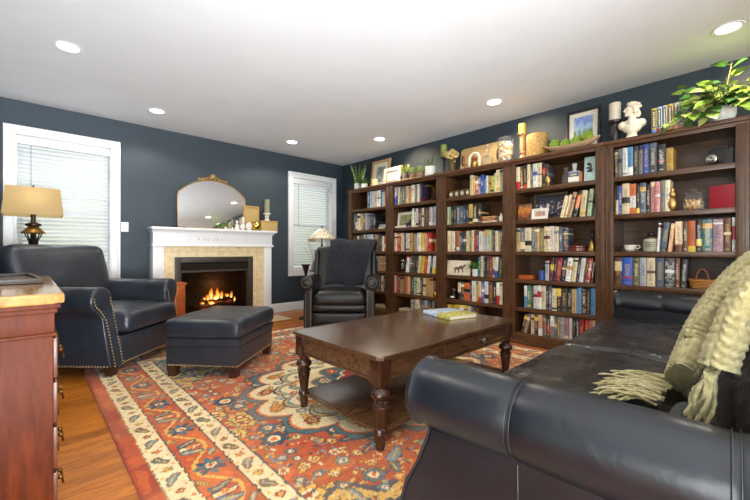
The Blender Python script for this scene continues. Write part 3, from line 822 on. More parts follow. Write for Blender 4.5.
MB().rbox((0.01, 0.02, 0.36), (0.88, 0.20, 0.76), 0.07, 14, wr=0.006, ws=4, seed=7, bulge=0.02, M=R).out('backrest', BRNL, rc)
for sg in (-1, 1):
    MB().rbox((0.02 + sg * 0.43, -0.055, 0.36), (0.07, 0.14, 0.62), 0.03, 8, M=R).out('wing', BRNL, rc)
for sx in (-1, 1):
    for sy in (-0.4, 0.32): block_leg(rc, sx * 0.41, sy, 0.07, 0.03, 0.0 if (sx < 0 and sy > 0) else RUGZ)

# --- fur throw over the recliner
FUR = NT('dark_fur_throw'); fb = FUR.bsdf(0.85); fb.inputs['Sheen Weight'].default_value = 0.10; fb.inputs['Sheen Roughness'].default_value = 0.4
fco = FUR.coords('Object'); fn = FUR.noise(fco, 22, 5, 0.6); fn.inputs['Distortion'].default_value = 1.5
FUR.l(FUR.ramp(fn.outputs[0], [(0.3, rgb((12, 14, 22))), (0.75, rgb((36, 39, 54)))]), fb.inputs['Base Color'])
FUR.bump(fb, FUR.noise(fco, 120, 4, 0.7).outputs[0], 0.9, 0.02); FUR = FUR.m
tw = thing('fur_throw', 'dark navy plush throw draped over the back of the corner recliner', 'throw blanket', rc.location, -YAW)
path = smooth_path([R @ Vector((0, 0.15, 0.30)), R @ Vector((0, 0.155, 0.55)), R @ Vector((0, 0.145, 0.73)), R @ Vector((0, 0.05, 0.785)), R @ Vector((0, -0.07, 0.77)), R @ Vector((0, -0.135, 0.62)), R @ Vector((0, -0.15, 0.38)), R @ Vector((0, -0.16, 0.115))], 8)
np_ = len(path)
def throw(u, v):
    k = v * (np_ - 1); i = min(int(k), np_ - 2); p = path[i].lerp(path[i + 1], k - i)
    tdir = (path[min(i + 2, np_ - 1)] - path[i]).normalized(); nrm = Vector((0, tdir.z, -tdir.y))
    lo, hi = -0.20 - 0.03 * v, 0.50
    if v > 0.55: hi = 0.50 - 0.215 * (v - 0.55) / 0.45; lo = -0.20 - 0.06 * (v - 0.55) / 0.45
    x = lo + (hi - lo) * u
    wob = 0.012 + 0.026 * mnoise.noise(Vector((x * 5, v * 7, 1.3))) + 0.008 * mnoise.noise(Vector((x * 17, v * 22, 4.3))) + 0.006 * sin(x * 22 + v * 5)
    out = nrm * (0.036 + wob)
    q = p + out; q.x = x + 0.01 * sin(v * 20)
    if v > 0.96: q.z += 0.02 * sin(u * 7)
    return q
m = MB(); m.grid(throw, 36, 60)
o = m.out('throw_cloth', FUR, tw, smooth=80)
md = o.modifiers.new('thick', 'SOLIDIFY'); md.thickness = 0.022; md.offset = 0

# --- the sofa: faces the fireplace, seen over its near arm
SROT = radians(2.3)
sf = thing('leather_sofa', 'long black leather sofa with rolled arms and a knit throw over its back', 'sofa', (0, 0, 0), SROT)
XA, XZ, ZA, RA = 0.965, 3.74, 0.629, 0.105
for xc, sg in ((XA, -1), (XZ, 1)):
    xo = xc + sg * 0.060; xi = xc - sg * 0.098
    pe = [(0.652, 0.545), (0.666, 0.50), (0.700, 0.42), (0.745, 0.34), (0.772, 0.25), (0.776, 0.06)] if sg < 0 else [(0.712, 0.62), (0.722, 0.54), (0.738, 0.44), (0.755, 0.34), (0.772, 0.25), (0.776, 0.06)]
    a = MB().prism(pe + [(-0.36, 0.06), (-0.36, 0.61)], 'X', min(xo, xi), max(xo, xi), 0.012, 3).out('arm', BLKL, sf, smooth=40)
    prof = [(0.0, -0.38), (RA, -0.38)]
    for y0, y1 in ((-0.38, -0.007), (-0.007, 0.394), (0.394, 0.690)):
        for k in range(9):
            t = k / 8; y = y0 + 0.006 + (y1 - y0 - 0.012) * t
            prof.append((RA - 0.004 + 0.004 * sin(pi * t) ** 0.4, y))
        prof.append((RA - 0.006, y1))
    prof = prof[:-1] + [(RA + 0.001, 0.697), (RA + 0.0022, 0.702), (RA - 0.002, 0.707)] + [(RA - 0.004 - 0.030 * (1 - cos(radians(q))), 0.707 + 0.018 * sin(radians(q))) for q in range(15, 91, 15)] + [(0.0, 0.731)]
    m = MB(); m.lathe([(r, y) for r, y in prof], n=64, M=Matrix.Rotation(-pi / 2, 4, 'X'), c=(xc, 0, ZA), cap=False)
    m.out('arm_roll', BLKL, a, smooth=60)
    for y in (-0.007, 0.394):
        m = MB()
        for dy in (-0.006, 0.006): m.tube([(xc + (RA + 0.0004) * cos(radians(q)), y + dy, ZA + (RA + 0.0004) * sin(radians(q))) for q in range(0, 361, 8)], 0.0012, 5)
        m.tube([(xo + sg * 0.001, y - 0.01, 0.54), (xo + sg * 0.001, y - 0.015, 0.07)], 0.0022, 5)
        m.out('seam_welt', WELT, a)
    MB().tube([(xo + sg * 0.0005, y, z) for y, z in pe], 0.0042, 6).out('edge_welt', WELT, a)
MB().rbox(((XA + XZ) / 2, 0.22, 0.21), (XZ - XA - 0.16, 0.98, 0.28), 0.03, 6).out('seat_base', BLKL, sf)
xm = (XA + XZ) / 2
for k, (xa, xb) in enumerate(((XA + 0.095, xm + 0.002), (xm + 0.003, XZ - 0.095))):
    MB().rbox(((xa + xb) / 2, 0.365, 0.425), (xb - xa, 0.77, 0.17), 0.036, 34, crown=(0.045, 0), wr=0.006, ws=4.0, seed=11 + k * 5, ridge=0.007).out('seat_cushion', BLKS, sf)
R = Matrix.Translation((0, 0.0, 0.462)) @ Matrix.Rotation(radians(17), 4, 'X')
for k, (xa, xb) in enumerate(((XA + 0.08, xm - 0.005), (xm + 0.005, XZ - 0.08))):
    MB().rbox(((xa + xb) / 2, -0.09, 0.26), (xb - xa, 0.19, 0.56), 0.075, 24, wr=0.008, ws=4, seed=21 + k * 3, bulge=0.015, M=R).out('back_cushion', BLKS, sf)
MB().rbox(((XA + XZ) / 2, -0.33, 0.50), (XZ - XA - 0.02, 0.13, 0.84), 0.05, 10).out('backrest', BLKL, sf)
for sx in (XA + 0.03, XZ - 0.03):
    for sy in (-0.28, 0.66): block_leg(sf, sx, sy, 0.075, 0.04, RUGZ)

# --- knitted throw with tassels over the sofa back
KN = NT('knit_wool'); kb = KN.bsdf(0.95); kb.inputs['Sheen Weight'].default_value = 0.2
kco = KN.coords('Object'); kn = KN.noise(kco, 55, 4, 0.6)
KN.l(KN.ramp(kn.outputs[0], [(0.28, rgb((140, 129, 82))), (0.5, rgb((184, 172, 120))), (0.75, rgb((212, 202, 154)))]), kb.inputs['Base Color'])
KN.bump(kb, KN.noise(kco, 260, 3, 0.7).outputs[0], 0.8, 0.008); KN = KN.m
kt = thing('knit_throw', 'pale green chunky knit throw with tassels hanging over the sofa back', 'throw blanket', (0, 0, 0))
def knit(name, path, x_axis, w, t, ribs, stitch, par, nu=112, seed=0.0, cbl=0.008, hb=True):
    """A thick cabled strip swept along a path; w and t may vary along it."""
    P = smooth_path(path, 14); n = len(P)
    L = [0.0]
    for a, b in zip(P, P[1:]): L.append(L[-1] + (b - a).length)
    X = Vector(x_axis).normalized(); total = L[-1]; nv = int(total / 0.0045)
    def fn(u, v):
        s = v * total
        lo, hi = 0, n - 2
        while lo < hi:
            mid = (lo + hi + 1) // 2
            if L[mid] <= s: lo = mid
            else: hi = mid - 1
        i = lo; f = (s - L[i]) / max(1e-9, L[i + 1] - L[i]); p = P[i].lerp(P[i + 1], f)
        td = (P[min(n - 1, i + 2)] - P[max(0, i - 1)]).normalized(); xx = (X - td * X.dot(td)).normalized(); nn = xx.cross(td)
        ww = w(v) if callable(w) else w; tt = t(v) if callable(t) else t
        a = 2 * pi * u; ca, sa = cos(a), sin(a)
        ex = math.copysign(abs(ca) ** 0.75, ca) * ww / 2; ey = math.copysign(abs(sa) ** 0.75, sa) * tt / 2
        arcp = (ex + 0.8 * ey)                                # runs on round the edge
        k = arcp / ribs * pi; cab = abs(sin(k)) ** 0.8
        cable = cbl * cab
        wide = hb and int(math.floor(arcp / ribs)) % 2
        st = (0.0032 if wide else 0.0022) * sin(s / stitch * 2 * pi + (2.6 * cos(k) if wide else 0.0) + seed) * (0.35 + 0.65 * cab)
        fu = 0.0022 * mnoise.noise(Vector((arcp * 110, s * 110, seed)))
        fold = 0.014 * mnoise.noise(Vector((s * 4, ex * 7, seed + 3)))
        rad = Vector((0, 0, 0)) + xx * ca + nn * sa
        return p + xx * ex + nn * (ey + fold) + rad.normalized() * (cable + st + fu)
    m = MB(); V = m.grid(fn, nu, nv, closed_u=True)
    m.bm.faces.new(V[0]); m.bm.faces.new(list(reversed(V[-1])))
    return m.out(name, KN, par, smooth=80)
knit('far_fold', [(1.84, -0.50, 0.72), (1.84, -0.48, 0.96), (1.84, -0.29, 1.065), (1.83, -0.08, 1.065), (1.80, 0.035, 0.985), (1.76, 0.12, 0.85), (1.71, 0.165, 0.72), (1.66, 0.185, 0.665), (1.635, 0.198, 0.630)], (1, 0, 0), lambda v: 0.38 - 0.07 * v, lambda v: 0.06 + 0.035 * sin(pi * v), 0.034, 0.020, kt, seed=1.0, cbl=0.012, hb=False)
knit('near_fold', [(1.38, -0.49, 0.78), (1.38, -0.465, 0.96), (1.37, -0.25, 1.055), (1.36, -0.07, 1.05), (1.33, 0.02, 0.955), (1.30, 0.065, 0.84), (1.285, 0.078, 0.775)], (1, 0, 0), lambda v: 0.38 - 0.15 * v ** 2, lambda v: 0.06, 0.045, 0.022, kt, seed=4.0)
def strand(m, p, q, sag, r=0.0045, wob=0.012, seed=0):
    a, b = Vector(p), Vector(q); pts = []
    for i in range(15):
        t = i / 14; c = a.lerp(b, t); c += Vector((wob * sin(t * 8 + seed) * t, wob * 0.7 * sin(t * 6 + seed * 2.1) * t, -sag * sin(pi * t)))
        pts.append(c)
    m.tube(pts, [r * (1.0 + 0.22 * sin(i * 2.6)) for i in range(14)] + [r * 0.4], 6)
rr = random.Random(5)
for k in range(6):      # tassels on the near flap
    x = 1.19 + 0.036 * k; m = MB()
    for q in range(4): strand(m, (x + rr.uniform(-.006, .006), 0.082 + rr.uniform(-.010, .012), 0.78), (x + rr.uniform(-.018, .018), 0.10 + rr.uniform(-.012, .028), 0.655 + rr.uniform(-.035, .03)), 0.0, 0.0048, seed=rr.uniform(0, 6))
    m.ball((x, 0.084, 0.768), (0.012, 0.011, 0.011), 8, 6)
    m.out('tassel', KN, kt, smooth=80)
m = MB()
for k in range(90):     # loose fringe spread on the seat
    x = 1.44 + 0.31 * (k % 45) / 45 + rr.uniform(-.01, .01); y0 = 0.235 + rr.uniform(-.02, .03); L = rr.uniform(0.08, 0.17)
    zt = 0.592 + rr.uniform(-.004, .010)
    strand(m, (x, y0, zt), (x - 0.03 + rr.uniform(-.07, .05), y0 + L, zt + rr.uniform(-.006, .006)), -0.010, 0.0036, 0.020, rr.uniform(0, 6))
m.out('fringe', KN, kt, smooth=80)
# --- grey woven pillow showing below the throw
GREY = pm('grey_weave', (60, 61, 59), 0.95, var=0.5, vs=60, bump=0.9, bs=140)
R2 = Matrix.Translation((1.37, 0.15, 0.560)) @ Matrix.Rotation(radians(14), 4, 'X')
pw = MB().rbox((0, 0, 0.028), (0.18, 0.07, 0.056), 0.025, 10, bulge=0.01, M=R2).out('throw_pillow', GREY)
tag(pw, 'grey woven pillow mostly hidden under the knit throw on the sofa', 'pillow')
# ------------------------------------------------------------------ coffee table
WALN = wood('walnut_table', (52, 34, 21), (98, 67, 43), 0.26, (1.2, 6, 6), coat=0.4)
WALD = wood('walnut_table_turned', (40, 22, 14), (70, 41, 25), 0.26, (6, 6, 1.2), coat=0.3)
PEWT = pm('pewter', (170, 164, 152), 0.3, 0.9)
tx0, tx1, ty0, ty1, tz = 1.30, 2.82, 1.335, 2.21, 0.53
ct = thing('coffee_table', 'dark walnut coffee table with turned legs and a lower shelf on the rug', 'coffee table', ((tx0 + tx1) / 2, (ty0 + ty1) / 2, RUGZ))
hx, hy = (tx1 - tx0) / 2, (ty1 - ty0) / 2; z = tz - RUGZ
def octo(a, b, c): return [(-a + c, -b), (a - c, -b), (a, -b + c), (a, b - c), (a - c, b), (-a + c, b), (-a, b - c), (-a, -b + c)]
m = MB().prism(octo(hx, hy, 0.03), 'Z', z - 0.017, z, 0.006, 3); m.prism(octo(hx - 0.012, hy - 0.012, 0.026), 'Z', z - 0.032, z - 0.016, 0.005, 2)
m.out('tabletop', WALN, ct)
ix, iy = hx - 0.065, hy - 0.065
m = MB(); ap0, ap1 = z - 0.145, z - 0.03
for sy in (-1, 1): m.box(-ix + .03, ix - .03, sy * iy - 0.012 + sy * 0.016, sy * iy + 0.012 + sy * 0.016, ap0, ap1); m.box(-ix + .03, ix - .03, sy * iy - 0.012 + sy * 0.022, sy * iy + 0.012 + sy * 0.022, ap0 - 0.004, ap0 + 0.012, 0.004)
for sx in (-1, 1): m.box(sx * ix - 0.012 + sx * 0.016, sx * ix + 0.012 + sx * 0.016, -iy + .03, iy - .03, ap0, ap1); m.box(sx * ix - 0.012 + sx * 0.022, sx * ix + 0.012 + sx * 0.022, -iy + .03, iy - .03, ap0 - 0.004, ap0 + 0.012, 0.004)
m.out('apron', WALN, ct)
dr = MB().box(-0.16, 0.66, -iy - 0.036, -iy - 0.02, ap0 + 0.02, ap1 - 0.012, 0.003).out('drawer', WALN, ct)
for kx in (0.27,): MB().lathe([(0.006, 0), (0.006, 0.014), (0.016, 0.018), (0.018, 0.026), (0.009, 0.033), (0, 0.034)], c=(kx, -iy - 0.036, (ap0 + ap1) / 2), n=12, M=Matrix.Rotation(pi / 2, 4, 'X')).out('knob', PEWT, dr)
for sx in (-1, 1):
    for sy in (-1, 1):
        m = MB().box(sx * ix - 0.042, sx * ix + 0.042, sy * iy - 0.042, sy * iy + 0.042, z - 0.165, z - 0.03, 0.006)
        pr = [(0.012, 0), (0.022, 0.002), (0.024, 0.01), (0.030, 0.075), (0.032, 0.08), (0.036, 0.085), (0.037, 0.092), (0.034, 0.098), (0.036, 0.104), (0.033, 0.113), (0.026, 0.118), (0.028, 0.13), (0.034, 0.19), (0.041, 0.232), (0.036, 0.238), (0.045, 0.246), (0.046, 0.255), (0.034, 0.262), (0.030, 0.267), (0.042, 0.276), (0.052, 0.290), (0.053, 0.30), (0.046, 0.314), (0.032, 0.322), (0.028, 0.330), (0.034, 0.336), (0.036, 0.345), (0.036, z - 0.16)]
        m.lathe(pr, c=(sx * ix, sy * iy, 0), n=24)
        m.out('leg', WALD, ct)
m = MB().box(-ix + 0.0, ix - 0.0, -iy + 0.0, iy - 0.0, 0.088, 0.112, 0.005)
m.box(-ix + 0.02, ix - 0.02, -iy - 0.018, iy + 0.018, 0.090, 0.108, 0.006); m.box(-ix - 0.018, ix + 0.018, -iy + 0.02, iy - 0.02, 0.0901, 0.1081, 0.006)
m.out('lower_shelf', WALN, ct)

# --- large book lying on the coffee table
cov = NT('art_book_cover'); cb_ = cov.bsdf(0.25)
g_ = cov.coords('Generated'); sp_ = cov.n('SeparateXYZ'); cov.l(g_, sp_.inputs[0])
nz_ = cov.noise(g_, 7, 4); edge_ = cov.math('ADD', sp_.outputs[1], cov.math('MULTIPLY', nz_.outputs[0], 0.3))
c1_ = cov.ramp(cov.noise(g_, 9, 3).outputs[0], [(0.35, rgb((150, 175, 205))), (0.7, rgb((222, 230, 236)))])
c2_ = cov.ramp(cov.noise(g_, 14, 3).outputs[0], [(0.3, rgb((92, 98, 50))), (0.5, rgb((190, 180, 84))), (0.7, rgb((224, 214, 140)))])
cov.l(cov.mix(cov.ramp(edge_, [(0.60, (1, 1, 1, 1)), (0.64, (0, 0, 0, 1))]), c1_, c2_), cb_.inputs['Base Color']); cov = cov.m
PAGES = NT('book_pages'); pb_ = PAGES.bsdf(0.85); pco_ = PAGES.coords('Object', (1, 1, 1)); pw_ = PAGES.n('TexWave'); pw_.inputs['Scale'].default_value = 160; pw_.inputs['Distortion'].default_value = 1.5; PAGES.l(pco_, pw_.inputs[0])
PAGES.l(PAGES.ramp(pw_.outputs[1], [(0, rgb((206, 192, 160))), (1, rgb((236, 228, 206)))]), pb_.inputs['Base Color']); PAGES = PAGES.m
p_ = [pl(x, y, 'Z', 0.56) for x, y in ((424, 310), (450.5, 308), (476, 313.3), (449.5, 317))]
cc = sum(p_, Vector()) / 4; e1 = ((p_[1] + p_[2]) - (p_[0] + p_[3])) / 2; e2 = ((p_[0] + p_[1]) - (p_[2] + p_[3])) / 2
bk = thing('hardcover_book', 'large pale blue and yellow hardcover book lying flat on the coffee table', 'book', (cc.x, cc.y, tz + 0.001), atan2(e1.y, e1.x))
w_, d_ = e1.length / 2, e2.length / 2
m = MB().box(-w_, w_, -d_, d_, 0.0, 0.003, 0.001); m.box(-w_, w_, -d_, d_, 0.029, 0.032, 0.001); m.prism([(-w_, 0), (-w_ - 0.004, 0.008), (-w_ - 0.004, 0.024), (-w_, 0.032), (-w_ + 0.002, 0.032), (-w_ + 0.002, 0)], 'Y', -d_, d_)
m.out('cover', cov, bk)
MB().box(-w_ + 0.003, w_ - 0.005, -d_ + 0.005, d_ - 0.005, 0.003, 0.029).out('pages', PAGES, bk, smooth=0)

# ------------------------------------------------------------------ the chest with a stone top
CHER = wood('cherry_chest', (58, 19, 4), (90, 37, 9), 0.5, (6, 6, 0.9), coat=0.0, spec=0.12)
CHED = wood('cherry_drawer', (66, 30, 16), (100, 50, 28), 0.35, (4, 1, 4))
STONE = NT('polished_stone_top'); sb_ = STONE.bsdf(0.10); sco_ = STONE.coords('Object')
sn_ = STONE.noise(sco_, 20, 7, 0.7); sn_.inputs['Distortion'].default_value = 1.6; sv_ = STONE.n('TexVoronoi'); sv_.inputs['Scale'].default_value = 26; STONE.l(sco_, sv_.inputs[0])
STONE.l(STONE.mix(0.22, STONE.ramp(sn_.outputs[0], [(0.28, rgb((84, 48, 20))), (0.45, rgb((140, 94, 46))), (0.6, rgb((168, 124, 74))), (0.78, rgb((100, 70, 40)))]), STONE.ramp(sv_.outputs['Distance'], [(0.0, rgb((120, 74, 34))), (0.6, rgb((206, 170, 116)))])), sb_.inputs['Base Color']); STONE = STONE.m
BRASS = pm('antique_brass', (112, 80, 40), 0.35, 1.0, var=0.2, vs=40)
cx0, cx1, cy0, cy1, cz = -0.455, 0.066, 1.785, 3.03, 0.92
hest = thing('chest_of_drawers', 'cherry wood chest of drawers with polished brown stone top and brass pulls', 'chest', ((cx0 + cx1) / 2, (cy0 + cy1) / 2, 0))
hx, hy = (cx1 - cx0) / 2, (cy1 - cy0) / 2
m = MB().prism([(-hx, -hy - 0.033), (hx - 0.006, -hy - 0.033), (hx + 0.031, -hy - 0.008), (hx + 0.031, hy + 0.0), (hx - 0.01, hy + 0.03), (-hx, hy + 0.03)], 'Z', cz - 0.038, cz, 0.010, 4)
m.out('stone_top', STONE, hest)
m = MB()
for zz, o in ((cz - 0.055, 0.020), (cz - 0.072, 0.012), (cz - 0.145, 0.004)): m.box(-hx, hx + o, -hy - o, hy + o, zz, zz + (0.0175 if o > 0.005 else 0.074), 0.004)
m.box(-hx, hx + 0.010, -hy - 0.010, hy + 0.010, cz - 0.158, cz - 0.144, 0.005)
m.out('frieze', CHER, hest)
m = MB().box(-hx, hx, -hy, hy, 0.07, cz - 0.15, 0.004); m.box(-hx, hx + 0.015, -hy - 0.015, hy + 0.015, 0.0, 0.08, 0.008)
m.out('carcass', CHER, hest)
for (za, zb) in ((0.60, 0.75), (0.43, 0.585), (0.26, 0.415), (0.095, 0.245)):
    for ya, yb in ((-hy + 0.03, -0.01), (0.01, hy - 0.03)):
        d_ = MB().box(hx - 0.002, hx + 0.014, ya, yb, za, zb, 0.005).out('drawer', CHED, hest)
        ym = (ya + yb) / 2; zm = (za + zb) / 2
        for yy in (ya + 0.13, yb - 0.13):
            m = MB()
            m.prism([(yy - 0.05, zm + 0.01), (yy - 0.02, zm + 0.03), (yy + 0.02, zm + 0.03), (yy + 0.05, zm + 0.01), (yy + 0.03, zm - 0.012), (yy, zm - 0.02), (yy - 0.03, zm - 0.012)], 'X', hx + 0.014, hx + 0.018, 0.001)
            for s_ in (-1, 1): m.ball((hx + 0.026, yy + s_ * 0.032, zm + 0.008), (0.010, 0.008, 0.008), 8, 6)
            m.tube([(hx + 0.030, yy - 0.032, zm + 0.006), (hx + 0.036, yy - 0.022, zm - 0.022), (hx + 0.036, yy, zm - 0.030), (hx + 0.036, yy + 0.022, zm - 0.022), (hx + 0.030, yy + 0.032, zm + 0.006)], 0.0038, 6)
            m.out('drawer_pull', BRASS, d_)
TRAY = wood('dark_tray_wood', (38, 24, 18), (62, 40, 30), 0.3)
tr = thing('serving_tray', 'dark flat wooden tray lying on the stone top of the cherry chest', 'tray', (-0.19, 2.62, cz), radians(4))
m = MB().box(-0.22, 0.22, -0.30, 0.30, 0.0, 0.012, 0.004)
m.out('tray_board', TRAY, tr)
m = MB()
for xa, xb, ya, yb in ((-0.22, 0.22, -0.30, -0.285), (-0.22, 0.22, 0.285, 0.30), (-0.22, -0.205, -0.285, 0.285), (0.205, 0.22, -0.285, 0.285)): m.box(xa, xb, ya, yb, 0.006, 0.026, 0.003)
m.out('tray_rim', TRAY, tr)

# ------------------------------------------------------------------ lamps
SHADE = NT('linen_shade'); lb_ = SHADE.n('BsdfDiffuse'); lt_ = SHADE.n('BsdfTranslucent'); lco_ = SHADE.coords('Object')
wv1 = SHADE.n('TexWave'); wv1.inputs['Scale'].default_value = 90; wv1.bands_direction = 'Z'; wv1.inputs['Distortion'].default_value = 3; SHADE.l(lco_, wv1.inputs[0])
wv2 = SHADE.n('TexWave'); wv2.inputs['Scale'].default_value = 90; wv2.bands_direction = 'X'; wv2.inputs['Distortion'].default_value = 3; SHADE.l(lco_, wv2.inputs[0])
wf_ = SHADE.math('MULTIPLY', SHADE.math('ADD', wv1.outputs[1], wv2.outputs[1]), 0.5)
lc_ = SHADE.ramp(wf_, [(0.2, rgb((178, 150, 104))), (0.8, rgb((226, 200, 150)))])
SHADE.l(lc_, lb_.inputs[0]); SHADE.l(lc_, lt_.inputs[0]); lm_ = SHADE.n('MixShader'); lm_.inputs[0].default_value = 0.5
SHADE.l(lb_.outputs[0], lm_.inputs[1]); SHADE.l(lt_.outputs[0], lm_.inputs[2]); SHADE.l(lm_.outputs[0], SHADE.out.inputs[0]); SHADE = SHADE.m
BRZ = pm('bronze_lamp', (52, 40, 32), 0.4, 0.7, var=0.3, vs=30); GLD = pm('aged_gold', (164, 124, 62), 0.35, 0.8, var=0.25, vs=25)
STAB = wood('side_table_wood', (58, 32, 18), (90, 54, 32), 0.35)
LX, LY = 0.0375, 5.25
def side_table(label, x, y, z, r):
    t = thing('side_table', label, 'side table', (x, y, 0))
    MB().lathe([(r - 0.01, z - 0.03), (r, z - 0.022), (r, z - 0.008), (r - 0.008, z), (0, z)], n=32).out('tabletop', STAB, t)
    MB().lathe([(0.035, 0.06), (0.03, 0.2), (0.045, 0.32), (0.028, 0.42), (0.05, z - 0.06), (0.08, z - 0.03)], n=16).out('pedestal', STAB, t)
    for q in range(3):
        a = 2 * pi * q / 3 + 0.4
        MB().tube([(0.02 * cos(a), 0.02 * sin(a), 0.12), (0.14 * cos(a), 0.14 * sin(a), 0.07), (0.22 * cos(a), 0.22 * sin(a), 0.014)], [0.022, 0.018, 0.014], 8).out('leg', STAB, t)
side_table('round wooden side table behind the navy armchair under the shaded lamp', LX, LY, 0.72, 0.24)
lp = thing('table_lamp', 'bronze table lamp with a wide tan linen shade in front of the tall window', 'lamp', (LX, LY, 0.72))
z0 = 0.72
MB().lathe([(0.11, 0), (0.115, 0.012), (0.10, 0.03), (0.05, 0.05), (0.03, 0.07)], n=24).out('base', BRZ, lp)
m = MB()
for q in range(8):
    a = 2 * pi * q / 8
    m.tube([(0.03 * cos(a), 0.03 * sin(a), 0.06), (0.05 * cos(a), 0.05 * sin(a), 0.25), (0.028 * cos(a), 0.028 * sin(a), 0.38), (0.035 * cos(a), 0.035 * sin(a), 0.46), (0.068 * cos(a), 0.068 * sin(a), 0.535)], 0.0065, 6)
m.lathe([(0.026, 0.06), (0.022, 0.30), (0.026, 0.40), (0.024, 0.53)], n=14)
m.out('stem_cage', BRZ, lp)
MB().lathe([(0.03, 0.53), (0.096, 0.535), (0.10, 0.545), (0.075, 0.57), (0.05, 0.60), (0.035, 0.61)], n=24).out('gold_collar', GLD, lp)
MB().lathe([(0.04, 0.605), (0.064, 0.62), (0.066, 0.635), (0.03, 0.65), (0.02, 0.66), (0.02, 0.76), (0.01, 0.77), (0.008, 1.03)], n=20).out('neck', BRZ, lp)
sz0, sz1 = 1.442 - z0, 1.722 - z0; bx, by, ux, uy = 0.232, 0.20, 0.205, 0.165
m = MB(); lo = [m.bm.verts.new((a * bx, b * by, sz0)) for a, b in ((-1, -1), (1, -1), (1, 1), (-1, 1))]; hi = [m.bm.verts.new((a * ux, b * uy, sz1)) for a, b in ((-1, -1), (1, -1), (1, 1), (-1, 1))]
for i in range(4): m.bm.faces.new((lo[i], lo[(i + 1) % 4], hi[(i + 1) % 4], hi[i]))
sh = m.out('lamp_shade', SHADE, lp, smooth=0)
MB().lathe([(0.009, sz1 + 0.002), (0.012, sz1 + 0.012), (0.005, sz1 + 0.02), (0.009, sz1 + 0.032), (0.0, sz1 + 0.045)], n=12).out('finial', BRZ, lp)
m = MB(); m.tube([(-ux, 0, sz1 - 0.004), (ux, 0, sz1 - 0.004)], 0.002, 5); m.tube([(0, -uy, sz1 - 0.004), (0, uy, sz1 - 0.004)], 0.002, 5); m.tube([(0, 0, sz1 - 0.004), (0, 0, sz1 + 0.01)], 0.003, 5); m.out('shade_spider', BRZ, lp)
MB().ball((0, 0, sz0 + 0.13), 0.03, 12, 8).out('bulb', emis('warm_bulb', (255, 214, 150), 2), lp)
def point(x, y, z, e, c=(1.0, 0.78, 0.5), r=0.04):
    L = bpy.data.lights.new('lamp_bulb', 'POINT'); L.energy = e; L.color = c; L.shadow_soft_size = r
    o = bpy.data.objects.new('lamp_bulb', L); COL.objects.link(o); o.location = (x, y, z)
point(LX, LY - 0.03, z0 + sz0 + 0.17, 0.9, (1.0, 0.84, 0.62))

# tiffany lamp by the far window
TX, TY = 3.75, 5.32
side_table('round wooden side table behind the corner recliner under the beaded lamp', TX, TY, 0.74, 0.22)
tl = thing('beaded_table_lamp', 'small table lamp with a domed cream glass shade and bead fringe by the far window', 'lamp', (TX, TY, 0.74))
MB().lathe([(0.075, 0), (0.08, 0.01), (0.06, 0.025), (0.02, 0.05), (0.016, 0.15), (0.028, 0.20), (0.016, 0.26), (0.012, 0.40), (0.022, 0.43), (0.012, 0.46), (0.010, 0.66)], n=18).out('base', BRZ, tl)
TG = NT('leaded_cream_glass'); tb_ = TG.bsdf(0.2); tv_ = TG.n('TexVoronoi'); tv_.feature = 'DISTANCE_TO_EDGE'; tv_.inputs['Scale'].default_value = 26; TG.l(TG.coords('Object'), tv_.inputs[0])
tc_ = TG.ramp(tv_.outputs['Distance'], [(0.02, rgb((96, 84, 64))), (0.07, rgb((232, 220, 194)))])
TG.l(tc_, tb_.inputs['Base Color']); TG.l(tc_, tb_.inputs['Emission Color']); tb_.inputs['Emission Strength'].default_value = 0.12; TG = TG.m
MB().lathe([(0.235, 0.545), (0.232, 0.56), (0.20, 0.60), (0.15, 0.655), (0.085, 0.70), (0.03, 0.725), (0.02, 0.73)], n=36, cap=False).out('lamp_shade', TG, tl)
m = MB()
for q in range(56):
    a = 2 * pi * q / 56
    for k in range(5): m.ball((0.236 * cos(a), 0.236 * sin(a), 0.54 - k * 0.010), (0.006, 0.006, 0.0055), 6, 4)
m.out('bead_fringe', pm('bead_cream', (196, 176, 140), 0.3, var=0.4, vs=60), tl)
MB().lathe([(0.02, 0.725), (0.012, 0.74), (0.015, 0.752), (0.006, 0.77), (0.0, 0.79)], n=10).out('finial', BRZ, tl)
# leafy sprig in a small vase on that table
GRN = pm('leaf_green', (92, 108, 58), 0.5, var=0.4, vs=30)
GRN2 = pm('leaf_olive', (120, 122, 66), 0.5, var=0.4, vs=30)
def leafblade(m, p, d, L, w, bend=0.3, up=Vector((0, 0, 1)), n=6, cup=0.15):
    """One flat pointed leaf from p along d."""
    p = Vector(p); d = Vector(d).normalized(); s = d.cross(up)
    s = s.normalized() if s.length > 1e-4 else Vector((1, 0, 0)); nn = s.cross(d)
    row = []
    for i in range(n + 1):
        t = i / n; c = p + d * (L * t) - nn * 0 + up * (-bend * L * t * t)
        wd = w * sin(pi * min(1, 0.12 + 0.88 * t)) ** 0.8 * (1 - 0.25 * t) if i < n else 0.0005
        row.append((m.bm.verts.new(c - s * wd + nn * cup * wd), m.bm.verts.new(c), m.bm.verts.new(c + s * wd + nn * cup * wd)))
    for a, b in zip(row, row[1:]):
        m.bm.faces.new((a[0], a[1], b[1], b[0])); m.bm.faces.new((a[1], a[2], b[2], b[1]))
sv = thing('sprig_vase', 'small vase with a thin olive sprig beside the beaded lamp', 'plant', (3.47, 5.16, 0.74))
side_z = 0.74
MB().lathe([(0.03, 0), (0.04, 0.03), (0.042, 0.08), (0.02, 0.13), (0.024, 0.15)], n=16, cap=False).out('vase', pm('vase_grey', (120, 116, 108), 0.4), sv)
m = MB(); rr = random.Random(8)
